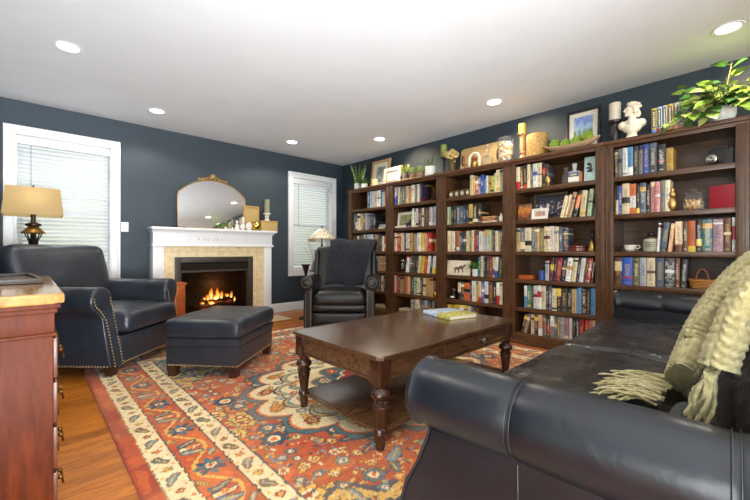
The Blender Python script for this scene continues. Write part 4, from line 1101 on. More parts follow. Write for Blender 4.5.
for q in range(9):
    a = rr.uniform(0, 2 * pi); top = Vector((-0.05 + 0.13 * cos(a), 0.13 * sin(a), rr.uniform(0.30, 0.48))); b0 = Vector((0, 0, 0.1)); m.tube([b0, b0.lerp(top, 0.5) + Vector((0, 0, 0.05)), top], 0.002, 4)
    for k in range(9):
        t = 0.4 + 0.6 * k / 8; leafblade(m, b0.lerp(top, t) + Vector((0, 0, 0.05 * sin(pi * t))), (cos(a + k * 2.4), sin(a + k * 2.4), 0.3), 0.05, 0.009)
m.out('foliage', GRN2, sv)
pt = thing('plant_stand', 'slender black pedestal stand with a flared cup behind the recliner arm', 'plant stand', (3.185, 4.955, 0))
MB().lathe([(0.11, 0), (0.11, 0.015), (0.04, 0.04), (0.018, 0.08), (0.015, 0.62), (0.02, 0.70), (0.028, 0.74)], n=20).out('pedestal', BLK, pt)
MB().lathe([(0.028, 0.74), (0.042, 0.78), (0.05, 0.82), (0.068, 0.845), (0.07, 0.86), (0.05, 0.862), (0, 0.85)], n=20).out('flared_cup', BLK, pt)

# small cabinet beside the hearth
ORW = wood('honey_wood', (150, 66, 22), (196, 100, 42), 0.3, (5, 5, 1), coat=0.3)
oc = thing('small_cabinet', 'small honey orange wooden cabinet between the armchair and the fireplace', 'cabinet', (1.285, 5.13, 0))
MB().box(-0.15, 0.15, -0.14, 0.14, 0.02, 0.65, 0.004).out('carcass', ORW, oc)
MB().box(-0.168, 0.168, -0.16, 0.16, 0.65, 0.672, 0.006).out('tabletop', ORW, oc)
for za, zb in ((0.46, 0.63), (0.26, 0.44), (0.05, 0.24)):
    d_ = MB().box(-0.135, 0.135, -0.152, -0.14, za, zb, 0.004).out('drawer', ORW, oc)
    MB().ball((0, -0.162, (za + zb) / 2), 0.012, 10, 8).out('knob', BLK, d_)
MB().box(-0.16, 0.16, -0.15, 0.15, 0.0, 0.03, 0.005).out('base', ORW, oc)

# ------------------------------------------------------------------ mirror and what stands on the mantel
MZ = 1.398
MIR = NT('mirror_silver'); mb_ = MIR.bsdf(0.015, 1.0); mb_.inputs['Base Color'].default_value = (0.86, 0.88, 0.9, 1); MIR = MIR.m
GOLDF = pm('gilt_frame', (186, 152, 92), 0.35, 0.8, var=0.2, vs=30)
mr = thing('arched_mirror', 'large arched mirror with a thin gilt frame and scroll crest leaning on the mantel', 'mirror', (2.04, 5.70, MZ))
mr.rotation_euler = (radians(-3.6), 0, 0)
hw, hs, ht = 0.50, 0.50, 0.745
def arch(w, s, t, b): 
    rad = (w * w + (t - s) ** 2) / (2 * (t - s)); cz = t - rad; a0 = math.asin(w / rad)
    return [(-w, b), (w, b), (w, s - 0.05), (w * 0.992, s - 0.01)] + [(rad * sin(a0 * (0.93 - 1.86 * i / 24)), cz + rad * cos(a0 * (0.93 - 1.86 * i / 24))) for i in range(25)] + [(-w * 0.992, s - 0.01), (-w, s - 0.05)]
A = arch(hw, hs, ht, 0.012)
MB().prism(A, 'Y', 0.0, 0.006).out('mirror_glass', MIR, mr, smooth=0)
m = MB(); loop = [(x, -0.004, z) for x, z in A]; m.tube(loop + [loop[0], loop[1]], 0.0085, 8)
m.out('frame', GOLDF, mr, smooth=60)
m = MB()
for sx in (-1, 1):
    for (x, z, r, t0, t1) in ((0.055, 0.775, 0.035, 200, 560), (0.12, 0.757, 0.03, 150, 500), (0.175, 0.745, 0.022, 180, 520)):
        m.tube([(sx * (x + r * (1 - k / 30) * cos(radians(t0 + (t1 - t0) * k / 24))), -0.01, z + r * (1 - k / 30) * sin(radians(t0 + (t1 - t0) * k / 24))) for k in range(25)], [0.010 - 0.006 * k / 24 for k in range(25)], 6)
    for q in range(4): leafblade(m, (sx * (0.03 + 0.05 * q), -0.014, 0.76 - 0.006 * q), (sx * (0.5 + 0.3 * q), 0, 1 - 0.2 * q), 0.045, 0.014, 0.0, up=Vector((0, 1, 0)), n=5)
    m.tube([(sx * (0.02 + 0.01 * k), -0.008, 0.754 - 0.0001 * k * k + 0.005 * sin(k)) for k in range(20)], 0.009, 6)
m.ball((0, -0.014, 0.795), (0.022, 0.012, 0.028), 10, 8)
for q in range(5): leafblade(m, (0, -0.016, 0.79), (sin(-0.9 + 0.45 * q), 0, cos(-0.9 + 0.45 * q)), 0.055, 0.013, 0.0, up=Vector((0, 1, 0)), n=5)
m.out('crest', GOLDF, mr, smooth=60)
tv = thing('flat_black_bar', 'long thin black bar lying on the mantel beneath the arched mirror', 'box', (1.40, 5.66, MZ))
MB().box(-0.15, 0.24, -0.03, 0.03, 0, 0.018, 0.004).out('box_shell', BLK, tv)  # slim black bar along the mantel top

WHT = pm('white_ceramic', (226, 222, 214), 0.35, var=0.06); SAGE = pm('sage_wax', (142, 146, 116), 0.55, var=0.08)
WOV = NT('gold_woven'); wb_ = WOV.bsdf(0.5, 0.15); wk_ = WOV.n('TexChecker'); wk_.inputs['Scale'].default_value = 90; WOV.l(WOV.coords('Object'), wk_.inputs[0])
wk_.inputs[1].default_value = rgb((206, 178, 118)); wk_.inputs[2].default_value = rgb((172, 140, 84)); WOV.l(wk_.outputs[0], wb_.inputs['Base Color']); WOV = WOV.m
GW = pm('gold_wood_edge', (190, 150, 86), 0.4, 0.1)
y_ = 5.62
t_ = thing('woven_tray', 'gold woven rectangular tray standing upright behind the mirror edge on the mantel', 'tray', (2.635, 5.70, MZ))
MB().box(-0.105, 0.105, 0.0, 0.012, 0.015, 0.385).out('tray_panel', WOV, t_, smooth=0)
m = MB()
for xa, xb, za, zb in ((-0.12, -0.10, 0, 0.40), (0.10, 0.12, 0, 0.40), (-0.10, 0.10, 0, 0.02), (-0.10, 0.10, 0.38, 0.40)): m.box(xa, xb, -0.02, 0.014, za, zb, 0.004)
m.out('tray_rim', GW, t_)
t_ = thing('woven_box', 'gold woven box on the mantel under the sage candle', 'box', (2.885, 5.64, MZ))
MB().box(-0.145, 0.145, -0.07, 0.07, 0.0, 0.155, 0.006).out('box_body', WOV, t_)
MB().box(-0.149, 0.149, -0.074, 0.074, 0.135, 0.168, 0.006).out('box_lid', GW, t_)
t_ = thing('candle_holder', 'white turned candle holder standing on the gold woven box', 'candle holder', (2.872, 5.64, MZ + 0.168))
MB().lathe([(0.05, 0), (0.052, 0.01), (0.036, 0.02), (0.026, 0.05), (0.040, 0.07), (0.026, 0.085), (0.045, 0.105), (0.062, 0.118), (0.062, 0.13), (0, 0.13)], n=24).out('turned_base', WHT, t_)
c_ = thing('pillar_candle', 'tall sage green pillar candle in the white holder on the mantel', 'candle', (2.872, 5.64, MZ + 0.298))
MB().lathe([(0.044, 0), (0.045, 0.004), (0.045, 0.222), (0.040, 0.226), (0.0, 0.222)], n=24).out('wax', SAGE, c_)
MB().cyl((0, 0, 0.22), (0, 0, 0.235), 0.0015, n=5).out('wick', BLK, c_)
t_ = thing('gold_bowl', 'shiny round gold bowl vase on the mantel before the upright woven tray', 'vase', (2.655, 5.585, MZ))
MB().lathe([(0.03, 0), (0.05, 0.012), (0.072, 0.05), (0.074, 0.085), (0.058, 0.125), (0.052, 0.13), (0.056, 0.14), (0.050, 0.14), (0.046, 0.125), (0, 0.05)], n=24).out('bowl_body', pm('polished_gold', (214, 172, 88), 0.15, 1.0, var=0.05), t_)
for k, (x, lab) in enumerate(((2.445, 'smaller white oval disc ornament leaning on the mantel beside the figurine'), (2.53, 'larger white oval disc ornament leaning on the mantel beside the gold bowl'))):
    t_ = thing('oval_ornament', lab, 'ornament', (x, 5.60 - 0.03 * k, MZ), group='white oval ornaments on the mantel'); r_ = (0.042, 0.052)[k]
    MB().ball((0, 0, r_ * 1.22), (r_, 0.014, r_ * 1.2), 20, 12).out('disc', WHT, t_); MB().box(-0.022, 0.022, -0.018, 0.018, 0, 0.012, 0.003).out('foot', WHT, t_)
t_ = thing('figurine', 'small white seated figurine on the mantel in front of the mirror', 'figurine', (2.345, 5.585, MZ))
MB().lathe([(0.036, 0), (0.038, 0.015), (0.03, 0.03), (0.034, 0.055), (0.022, 0.085), (0.012, 0.098), (0.022, 0.112), (0.024, 0.128), (0.014, 0.145), (0, 0.148)], n=18).out('figure_body', WHT, t_)
for x, lab in ((2.175, 'tiny green sprig in a pot on the mantel under the middle of the mirror'), (2.275, 'tiny yellow green sprig in a pot on the mantel beside the white figurine')):
    t_ = thing('mini_plant', lab, 'plant', (x, 5.60, MZ), group='tiny sprigs on the mantel')
    MB().lathe([(0.016, 0), (0.022, 0.035), (0.02, 0.035), (0, 0.028)], n=12).out('pot', WHT, t_)
    m = MB()
    for q in range(12): leafblade(m, (0, 0, 0.03 + 0.006 * q), (cos(q * 2.4), sin(q * 2.4) * 0.5, 0.5), 0.045, 0.014)
    m.out('foliage', pm('sprig_green', (150, 168, 58), 0.5, var=0.3, vs=30), t_)
t_ = thing('candlestick', 'slim grey and white taper candlestick on the mantel by the mirror edge', 'candlestick', (2.478, 5.655, MZ))
MB().lathe([(0.026, 0), (0.026, 0.008), (0.008, 0.02), (0.007, 0.10), (0.014, 0.108)], n=14).out('stick', BLK, t_)
MB().lathe([(0.016, 0.108), (0.016, 0.205), (0, 0.207)], n=14).out('candle', WHT, t_)
# ------------------------------------------------------------------ bookcases
BX = 4.132                                        # front face of the bookcases
SH = [1.791, 1.4286, 1.0665, 0.7467, 0.4204, 0.125]   # shelf tops, from the top down
EDGE = [5.045, 4.04, 3.045, 2.06, 1.07, 0.065]        # sides between the units
TOP = 2.146
BWOOD = wood('bookcase_walnut', (52, 33, 20), (100, 66, 40), 0.36, (5, 5, 0.7), coat=0.1)
BWOODH = wood('bookcase_shelf_walnut', (56, 35, 21), (106, 70, 42), 0.36, (5, 0.7, 5), coat=0.1)
BNAME = ['corner bookcase', 'second bookcase from corner', 'middle bookcase', 'fourth bookcase from corner', 'bookcase under the trailing plant']
def bookcase(k):
    ya, yb = EDGE[k], EDGE[k + 1]; c = (ya + yb) / 2; hw = (ya - yb) / 2; st = 0.078; dp = 0.44
    lab = ['dark walnut bookcase in the room corner, pictures and potted plants on its top', 'dark walnut bookcase topped by succulents, second from the room corner', 'middle dark walnut bookcase topped by the shell jar and wooden tray', 'dark walnut bookcase topped by the moss ball bowl and landscape picture', 'dark walnut bookcase topped by the white bust and trailing plant'][k]
    t = thing('bookcase', lab, 'bookcase', (BX, c, 0), group='wall of bookcases')
    for sy in (-1, 1):
        MB().box(0.02, dp, sy * hw - (0.02 if sy > 0 else 0.0), sy * hw + (0.0 if sy > 0 else 0.02), 0, TOP - 0.05).out('side_panel', BWOOD, t, smooth=0)
        m = MB().box(0.0, 0.022, min(sy * hw, sy * (hw - st)), max(sy * hw, sy * (hw - st)), 0.10, TOP - 0.05, 0.003)
        m.box(0.022, dp - 0.02, min(sy * (hw - st + 0.004), sy * (hw - 0.02)), max(sy * (hw - st + 0.004), sy * (hw - 0.02)), 0.10, TOP - 0.06)
        for q in (0.022, 0.056): m.box(-0.004, 0.004, min(sy * (hw - q - 0.004), sy * (hw - q + 0.004)), max(sy * (hw - q - 0.004), sy * (hw - q + 0.004)), 0.14, TOP - 0.08, 0.002)
        m.out('stile', BWOOD, t)
    MB().box(dp - 0.016, dp, -hw + 0.01, hw - 0.01, 0.02, TOP - 0.04).out('back_panel', BWOODH, t, smooth=0)
    for i, z in enumerate(SH):
        MB().box(0.012, dp - 0.016, -hw + st - 0.002, hw - st + 0.002, z - 0.045, z, 0.004).out('shelf', BWOODH, t)
    m = MB().box(0.0, 0.022, -hw + st, hw - st, 2.078, TOP - 0.04, 0.003)
    m.out('top_rail', BWOODH, t)
    m = MB().box(-0.006, dp, -hw, hw, TOP - 0.052, TOP - 0.036, 0.004); m.box(-0.022, dp + 0.005, -hw, hw, TOP - 0.036, TOP, 0.008, 3)
    m.out('cornice', BWOODH, t)
    m = MB().box(-0.012, 0.03, -hw, hw, 0, 0.095, 0.004); m.box(-0.006, 0.03, -hw, hw, 0.09, 0.122, 0.008, 3); m.box(-0.020, 0.03, -hw, hw, 0, 0.03, 0.008, 3)
    m.out('plinth', BWOODH, t)
for k in range(5): bookcase(k)

# ------------------------------------------------------------------ books
PAL = dict(cream=(222, 202, 162), white=(224, 222, 214), palegreen=(160, 178, 142), green=(78, 126, 92), darkgreen=(38, 60, 50), teal=(52, 112, 122), paleblue=(164, 188, 204), skyblue=(84, 136, 182), royalblue=(42, 76, 160), navy=(34, 44, 72), slate=(84, 96, 110), grey=(128, 125, 118), darkgrey=(62, 60, 60), black=(32, 30, 30), brown=(104, 68, 46), darkbrown=(64, 42, 32), tan=(178, 146, 102), ochre=(202, 158, 80), yellow=(222, 192, 60), mustard=(192, 162, 56), orange=(206, 106, 48), red=(176, 42, 36), crimson=(156, 32, 52), maroon=(98, 32, 34), pink=(196, 124, 118), mauve=(150, 112, 122), lavender=(172, 162, 186), purple=(64, 48, 74), olive=(124, 114, 66), gold=(192, 154, 66), peach=(216, 164, 122), silver=(168, 168, 168))
CNAME = dict(palegreen='pale green', darkgreen='dark green', paleblue='pale blue', skyblue='sky blue', royalblue='royal blue', navy='navy blue', slate='slate blue', darkgrey='dark grey', darkbrown='dark brown', ochre='ochre', cream='cream', gold='gold')
def book_material():
    t = NT('printed_book_cover'); b = t.bsdf(0.42)
    oi = t.n('ObjectInfo'); base = oi.outputs['Color']
    ink = t.n('Attribute', attribute_type='OBJECT', attribute_name='ink').outputs['Color']
    band = t.n('Attribute', attribute_type='OBJECT', attribute_name='band').outputs['Color']
    rng = t.n('Attribute', attribute_type='OBJECT', attribute_name='range').outputs['Vector']
    rs = t.n('SeparateXYZ'); t.l(rng, rs.inputs[0])
    g = t.n('SeparateXYZ'); t.l(t.coords('Generated'), g.inputs[0])
    o = t.coords('Object'); os_ = t.n('SeparateXYZ'); t.l(o, os_.inputs[0])
    # coloured band between range.x and range.y of the height
    inb = t.math('MULTIPLY', t.math('GREATER_THAN', g.outputs[2], rs.outputs[0]), t.math('LESS_THAN', g.outputs[2], rs.outputs[1]))
    col = t.mix(inb, base, band)
    # lettering: short strokes running down the middle of the spine, shifted from book to book
    off = t.n('CombineXYZ'); t.l(t.math('MULTIPLY', oi.outputs['Random'], 37.0), off.inputs[0]); t.l(t.math('MULTIPLY', oi.outputs['Random'], 91.0), off.inputs[2])
    mp = t.n('Mapping'); t.l(o, mp.inputs['Vector']); mp.inputs['Scale'].default_value = (0.0, 110, 190)
    ad = t.n('VectorMath', operation='ADD'); t.l(mp.outputs[0], ad.inputs[0]); t.l(off.outputs[0], ad.inputs[1])
    nz = t.noise(ad.outputs[0], 1.0, 2); strokes = t.math('GREATER_THAN', nz.outputs[0], 0.50)
    mid = t.math('MULTIPLY', t.math('GREATER_THAN', g.outputs[1], 0.26), t.math('LESS_THAN', g.outputs[1], 0.74))
    lo = t.math('ADD', t.math('MULTIPLY', oi.outputs['Random'], 0.25), 0.16)
    hi = t.math('ADD', t.math('MULTIPLY', oi.outputs['Random'], -0.2), 0.90)
    zz = t.math('MULTIPLY', t.math('GREATER_THAN', g.outputs[2], lo), t.math('LESS_THAN', g.outputs[2], hi))
    foot = t.math('MULTIPLY', t.math('GREATER_THAN', g.outputs[2], 0.05), t.math('LESS_THAN', g.outputs[2], 0.10))
    sp = t.math('LESS_THAN', os_.outputs[0], 0.004)
    mask = t.math('MULTIPLY', t.math('MULTIPLY', strokes, mid), t.math('MULTIPLY', t.math('MAXIMUM', zz, foot), sp))
    col = t.mix(t.math('MULTIPLY', mask, 0.62), col, ink)
    # picture mottling of dust jackets
    jm = t.math('MULTIPLY', rs.outputs[2], t.math('GREATER_THAN', t.noise(ad.outputs[0], 0.22, 4, 0.7).outputs[0], 0.53))
    col = t.mix(t.math('MULTIPLY', jm, 0.55), col, band)
    t.l(col, b.inputs['Base Color'])
    return t.m
BOOKM = book_material()
brnd = random.Random(21)
def book_mesh(t_, h, d):
    """Case-bound book, spine at x = 0 facing -x, standing on z = 0."""
    a = t_ / 2; c = min(0.0022, t_ * 0.16); sq = 0.003
    m = MB(); rad = min(0.007, t_ * 0.3)
    prof = [(rad * 0.55, -a), (rad * 0.15, -a * 0.72), (0, -a * 0.35), (0, a * 0.35), (rad * 0.15, a * 0.72), (rad * 0.55, a), (d, a), (d, a - c), (0.006, a - c), (0.006, -a + c), (d, -a + c), (d, -a)]
    lo = [m.bm.verts.new((x, y, 0)) for x, y in prof]; hi = [m.bm.verts.new((x, y, h)) for x, y in prof]
    n = len(prof)
    for i in range(n): m.bm.faces.new((lo[i], lo[(i + 1) % n], hi[(i + 1) % n], hi[i]))
    for r_ in (lo, hi):
        for q in ((0, 1, 10, 11), (1, 2, 9, 10), (2, 3, 8, 9), (3, 4, 7, 8), (4, 5, 6, 7)): m.bm.faces.new([r_[i] for i in q])
    p = MB().box(0.006, d - sq, -a + c, a - c, sq, h - sq)
    return m, p
def lum(c): return 0.3 * c[0] + 0.6 * c[1] + 0.1 * c[2]
def book(x, y, z, t_, h, d, cname, label, group, lean=0.0, rot=None, band=None, rng=None, jacket=None):
    m, p = book_mesh(t_, h, d)
    o = m.out('book', BOOKM, None, smooth=50)
    c = PAL[cname]; k0 = brnd.uniform(0.9, 1.06); j = [max(0, min(255, q * k0 * brnd.uniform(0.98, 1.02))) for q in c]
    o.color = rgb(j)
    L = lum(c)
    ink = brnd.choice([(236, 226, 200), (214, 174, 88), (240, 240, 236)]) if L < 120 else brnd.choice([(44, 38, 36), (128, 36, 32), (38, 52, 88), (60, 54, 50)])
    o['ink'] = rgb(ink)
    if band is None:
        q = brnd.random(); bc = brnd.choice(['cream', 'black', 'maroon', 'navy', 'white', 'ochre', 'slate', 'darkbrown'])
        if bc == cname: bc = 'grey'
        o['band'] = rgb(PAL[bc])
        r0 = brnd.choice([0.72, 0.06, 0.84, 0.5]); o['range'] = (r0, r0 + brnd.uniform(0.04, 0.16), brnd.choice([0.0, 0.0, 0.35, 0.7])) if q < 0.55 else (2.0, 3.0, brnd.choice([0.0, 0.5]))
    else: o['band'] = rgb(PAL[band]); o['range'] = (rng[0], rng[1], 0.0)
    if jacket: o['range'] = (o['range'][0], o['range'][1], jacket)
    pg = p.out('pages', PAGES, o, smooth=0)
    if rot is not None:
        o.location = (x, y, z); o.rotation_euler = rot
    else:
        o.location = (x, y, z + t_ / 2 * abs(sin(lean)) + 0.0006); o.rotation_euler = (lean, 0, 0)
    tag(o, label, 'book', group)
    return o
ORD = ['', 'first', 'second', 'third', 'fourth', 'fifth', 'sixth', 'seventh', 'eighth', 'ninth', 'tenth', 'eleventh', 'twelfth', 'thirteenth', 'fourteenth', 'fifteenth', 'sixteenth', 'seventeenth', 'eighteenth', 'nineteenth', 'twentieth', 'twenty-first', 'twenty-second', 'twenty-third', 'twenty-fourth', 'twenty-fifth', 'twenty-sixth']
SHN = ['top shelf', 'second shelf', 'third shelf', 'fourth shelf', 'fifth shelf', 'bottom shelf']
SHORTB = ['corner bookcase', 'second bookcase from corner', 'middle bookcase', 'fourth bookcase from corner', 'end bookcase']
XS = BX + 0.035
# every row: unit, shelf, origin and scale of the measured view, then (edge, edge, height, colour, lean in degrees, extra)
ROWS = []
def row(u, s, ox, oy, k, items): ROWS.append((u, s, ox, oy, k, items))
row(0, 0, 345, 180, 12.5, [(275, 310, 150, 'slate'), (310, 355, 140, 'paleblue'), (356, 363, 134, 'darkgreen'), (364, 400, 131, 'cream'), (401, 440, 128, 'white'), (441, 459, 118, 'teal'), (460, 489, 115, 'paleblue'), (490, 515, 112, 'orange')])
row(0, 1, 345, 180, 12.5, [(95, 108, 425, 'darkgrey'), (109, 130, 420, 'teal'), (131, 150, 422, 'navy', 0, ('white', .1, .5)), (151, 180, 420, 'cream'), (181, 204, 422, 'paleblue'), (205, 226, 420, 'ochre'), (227, 249, 415, 'slate'), (250, 268, 415, 'silver'), (280, 300, 432, 'slate'), (301, 325, 435, 'navy'), (326, 350, 435, 'navy'), (351, 382, 437, 'black')])
row(0, 2, 345, 220, 12.5, [(96, 145, 200, 'darkbrown'), (148, 170, 202, 'white'), (171, 192, 205, 'cream'), (200, 225, 182, 'slate'), (226, 254, 180, 'cream'), (255, 271, 180, 'mauve'), (272, 290, 182, 'paleblue'), (291, 320, 180, 'paleblue'), (321, 346, 180, 'cream'), (347, 375, 178, 'royalblue'), (376, 399, 180, 'ochre'), (400, 411, 185, 'maroon'), (412, 439, 178, 'darkgrey'), (440, 459, 182, 'black'), (460, 478, 200, 'white'), (479, 510, 200, 'orange', 0, ('white', .25, .45))])
row(0, 3, 340, 220, 5.0, [(70, 92, 185, 'slate'), (93, 110, 190, 'cream'), (111, 130, 186, 'brown'), (131, 150, 185, 'grey'), (151, 162, 190, 'tan'), (163, 172, 185, 'maroon'), (173, 181, 185, 'white'), (182, 190, 182, 'paleblue'), (191, 229, 180, 'tan')])
row(0, 4, 340, 220, 5.0, [(75, 95, 275, 'brown'), (96, 115, 272, 'navy'), (116, 140, 275, 'cream'), (148, 160, 270, 'red'), (161, 170, 272, 'slate'), (171, 180, 275, 'darkgrey'), (181, 191, 274, 'grey'), (192, 203, 276, 'darkbrown'), (204, 216, 278, 'cream'), (217, 228, 280, 'darkgrey')])
row(1, 0, 380, 170, 12.5, [(178, 207, 215, 'royalblue', 0, ('lavender', .5, 1.1)), (208, 219, 214, 'darkgrey'), (220, 240, 212, 'cream'), (241, 275, 210, 'olive'), (276, 308, 208, 'slate'), (309, 324, 205, 'cream'), (325, 352, 202, 'peach'), (353, 388, 200, 'ochre'), (389, 430, 186, 'white'), (431, 459, 184, 'olive'), (460, 489, 180, 'white'), (490, 522, 166, 'navy')])
row(1, 1, 385, 205, 12.5, [(338, 360, 45, 'white'), (361, 384, 45, 'cream'), (385, 411, 44, 'white'), (412, 435, 44, 'brown'), (436, 459, 42, 'slate'), (460, 480, 38, 'cream'), (481, 500, 34, 'darkgrey'), (501, 524, 32, 'brown'), (525, 545, 35, 'black'), (546, 570, 30, 'lavender'), (571, 589, 28, 'cream'), (590, 609, 24, 'slate'), (610, 634, 16, 'paleblue'), (635, 649, 20, 'black', 0, ('red', 0, .15))])
row(1, 2, 385, 205, 12.5, [(110, 150, 352, 'cream'), (151, 195, 350, 'red'), (196, 229, 352, 'cream'), (230, 260, 354, 'slate'), (262, 300, 355, 'white'), (301, 345, 352, 'ochre'), (346, 360, 352, 'slate'), (361, 398, 365, 'tan'), (399, 438, 350, 'white'), (439, 485, 352, 'yellow'), (486, 514, 352, 'peach'), (515, 544, 346, 'red'), (545, 575, 346, 'red'), (630, 648, 425, 'yellow')])
row(1, 3, 385, 240, 12.5, [(255, 320, 190, 'white', 7.5, ('red', .9, 1.1)), (305, 352, 190, 'black', 7.5), (338, 388, 190, 'darkgreen', 7.5), (370, 432, 190, 'navy', 7.5), (400, 480, 188, 'cream', 7.5), (445, 507, 205, 'yellow', 7.5), (480, 543, 190, 'red', 7.5), (515, 572, 192, 'white', 7.5), (545, 602, 188, 'black', 7.5), (580, 650, 195, 'white', 7.5, ('yellow', 0, .35))])
row(1, 4, 370, 260, 10.0, [(232, 255, 150, 'cream'), (256, 280, 150, 'red'), (281, 299, 155, 'darkgrey'), (300, 330, 165, 'tan'), (331, 340, 165, 'black'), (341, 370, 160, 'orange'), (371, 395, 165, 'cream'), (396, 414, 165, 'brown'), (415, 434, 170, 'black'), (435, 469, 170, 'palegreen'), (470, 500, 180, 'cream'), (501, 520, 185, 'black'), (521, 551, 180, 'cream'), (552, 592, 180, 'tan'), (593, 630, 180, 'tan')])
row(1, 5, 370, 260, 10.0, [(405, 430, 395, 'palegreen'), (431, 450, 395, 'mauve'), (451, 490, 395, 'cream'), (491, 514, 400, 'brown'), (515, 540, 402, 'slate'), (541, 569, 404, 'silver'), (570, 590, 405, 'slate'), (591, 610, 410, 'navy'), (611, 640, 415, 'grey')])
row(2, 0, 435, 150, 8.333, [(290, 314, 210, 'cream'), (315, 332, 240, 'yellow'), (333, 356, 240, 'red'), (357, 377, 232, 'paleblue'), (378, 406, 208, 'royalblue'), (407, 421, 230, 'olive'), (422, 439, 214, 'paleblue'), (440, 461, 216, 'mustard'), (462, 486, 216, 'mustard'), (487, 506, 195, 'palegreen'), (507, 539, 166, 'cream'), (540, 568, 158, 'palegreen')])
row(2, 1, 435, 200, 8.333, [(92, 112, 60, 'palegreen'), (113, 132, 58, 'palegreen'), (133, 154, 52, 'black'), (155, 178, 52, 'navy'), (179, 207, 52, 'slate'), (208, 234, 52, 'slate'), (235, 254, 48, 'navy'), (255, 277, 48, 'navy'), (280, 312, 35, 'gold', 0, ('black', .1, .3)), (313, 352, 30, 'black'), (353, 386, 32, 'black')])
row(2, 2, 435, 200, 8.333, [(92, 102, 262, 'slate'), (103, 127, 258, 'cream'), (128, 146, 262, 'cream'), (147, 164, 262, 'white'), (165, 177, 266, 'darkgrey'), (178, 199, 258, 'orange'), (200, 217, 266, 'slate'), (218, 234, 270, 'black'), (235, 257, 266, 'darkgreen'), (258, 284, 258, 'cream'), (285, 299, 270, 'olive'), (300, 324, 252, 'cream'), (325, 346, 258, 'crimson'), (347, 364, 262, 'purple'), (365, 394, 262, 'white'), (395, 410, 266, 'cream'), (411, 436, 248, 'lavender', 0, ('gold', .7, 1.1)), (437, 462, 250, 'palegreen'), (463, 482, 262, 'tan'), (483, 499, 262, 'darkgrey'), (500, 522, 258, 'white'), (523, 542, 275, 'yellow'), (543, 560, 242, 'navy'), (561, 574, 300, 'yellow')])
row(2, 3, 435, 250, 8.333, [(358, 379, 60, 'teal'), (380, 401, 50, 'cream'), (402, 415, 58, 'darkgreen'), (416, 429, 58, 'darkgreen'), (430, 451, 52, 'maroon'), (452, 475, 52, 'maroon'), (476, 490, 60, 'cream', 0, ('brown', .1, .4)), (491, 526, 58, 'white', 4, ('royalblue', 0, .32)), (524, 566, 42, 'darkgreen', 4)])
row(2, 4, 435, 250, 8.333, [(190, 214, 255, 'black', 0, ('cream', .4, .9)), (215, 239, 265, 'darkbrown'), (240, 290, 275, 'orange', 0, ('black', .48, .66)), (291, 305, 258, 'black'), (306, 339, 258, 'white'), (340, 357, 258, 'yellow'), (358, 381, 262, 'cream', 0, ('red', 0, .25)), (382, 410, 258, 'royalblue'), (411, 439, 262, 'white', 0, ('black', .2, .4)), (440, 484, 262, 'brown'), (485, 509, 268, 'black'), (510, 535, 270, 'white', 0, ('red', 0, .4)), (538, 566, 270, 'cream')])
row(2, 5, 435, 250, 8.333, [(95, 124, 452, 'yellow', 0, ('black', .6, .8)), (125, 164, 458, 'mustard', 0, ('black', .6, .8)), (165, 204, 454, 'yellow'), (205, 239, 458, 'yellow', 0, ('white', .5, .9)), (240, 269, 462, 'yellow'), (270, 298, 470, 'white'), (299, 318, 474, 'grey'), (319, 338, 476, 'darkbrown'), (339, 362, 478, 'brown')])
row(3, 0, 510, 135, 7.143, [(42, 69, 230, 'cream', 0, ('red', 0, .35)), (70, 91, 225, 'brown'), (92, 121, 215, 'black', 0, ('red', 0, .18)), (122, 141, 210, 'cream'), (142, 162, 208, 'darkgrey'), (163, 194, 205, 'white', 0, ('royalblue', .5, .66)), (195, 225, 200, 'cream'), (230, 252, 203, 'black', 0, ('red', .55, .8)), (253, 270, 206, 'darkbrown')])
row(3, 1, 510, 185, 7.143, [(355, 418, 78, 'cream', 13), (385, 440, 70, 'cream', 13), (408, 478, 52, 'tan', 13), (445, 520, 42, 'black', 13, ('orange', .35, .85)), (495, 562, 38, 'cream', 6), (548, 600, 28, 'palegreen', 6), (597, 621, 28, 'slate', 5)])
row(3, 2, 510, 185, 7.143, [(43, 72, 310, 'tan'), (73, 105, 308, 'slate', 0, ('cream', .1, .4)), (106, 150, 305, 'cream', 0, ('black', .25, .45)), (151, 177, 303, 'teal'), (178, 209, 305, 'tan'), (210, 241, 312, 'olive'), (243, 281, 298, 'cream'), (282, 314, 295, 'white'), (315, 345, 298, 'cream'), (348, 374, 300, 'slate'), (375, 415, 304, 'navy')])
row(3, 3, 510, 245, 7.143, [(250, 277, 115, 'silver'), (278, 318, 86, 'maroon', 5, ('yellow', .45, .7)), (308, 340, 86, 'navy', 5), (322, 375, 86, 'crimson', 6), (355, 410, 86, 'navy', 6), (390, 455, 86, 'white', 7), (435, 488, 82, 'cream', 7), (465, 510, 82, 'purple', 7), (490, 543, 78, 'white', 7), (525, 568, 82, 'brown', 7), (545, 594, 82, 'red', 7), (575, 614, 86, 'black', 7)])
row(3, 4, 510, 245, 7.143, [(100, 119, 290, 'white', 0, ('skyblue', 0, .5)), (120, 149, 290, 'green'), (150, 162, 294, 'darkbrown'), (163, 191, 290, 'white'), (192, 221, 290, 'white', 0, ('red', .5, .75)), (222, 255, 292, 'cream'), (256, 276, 300, 'black'), (277, 297, 296, 'slate'), (298, 332, 312, 'cream'), (333, 363, 312, 'black', 0, ('yellow', .66, 1.1)), (365, 408, 315, 'darkgrey'), (410, 439, 312, 'black'), (440, 474, 315, 'tan'), (475, 508, 303, 'skyblue'), (510, 544, 315, 'darkbrown'), (545, 571, 315, 'black'), (572, 605, 305, 'skyblue'), (607, 620, 312, 'white')])
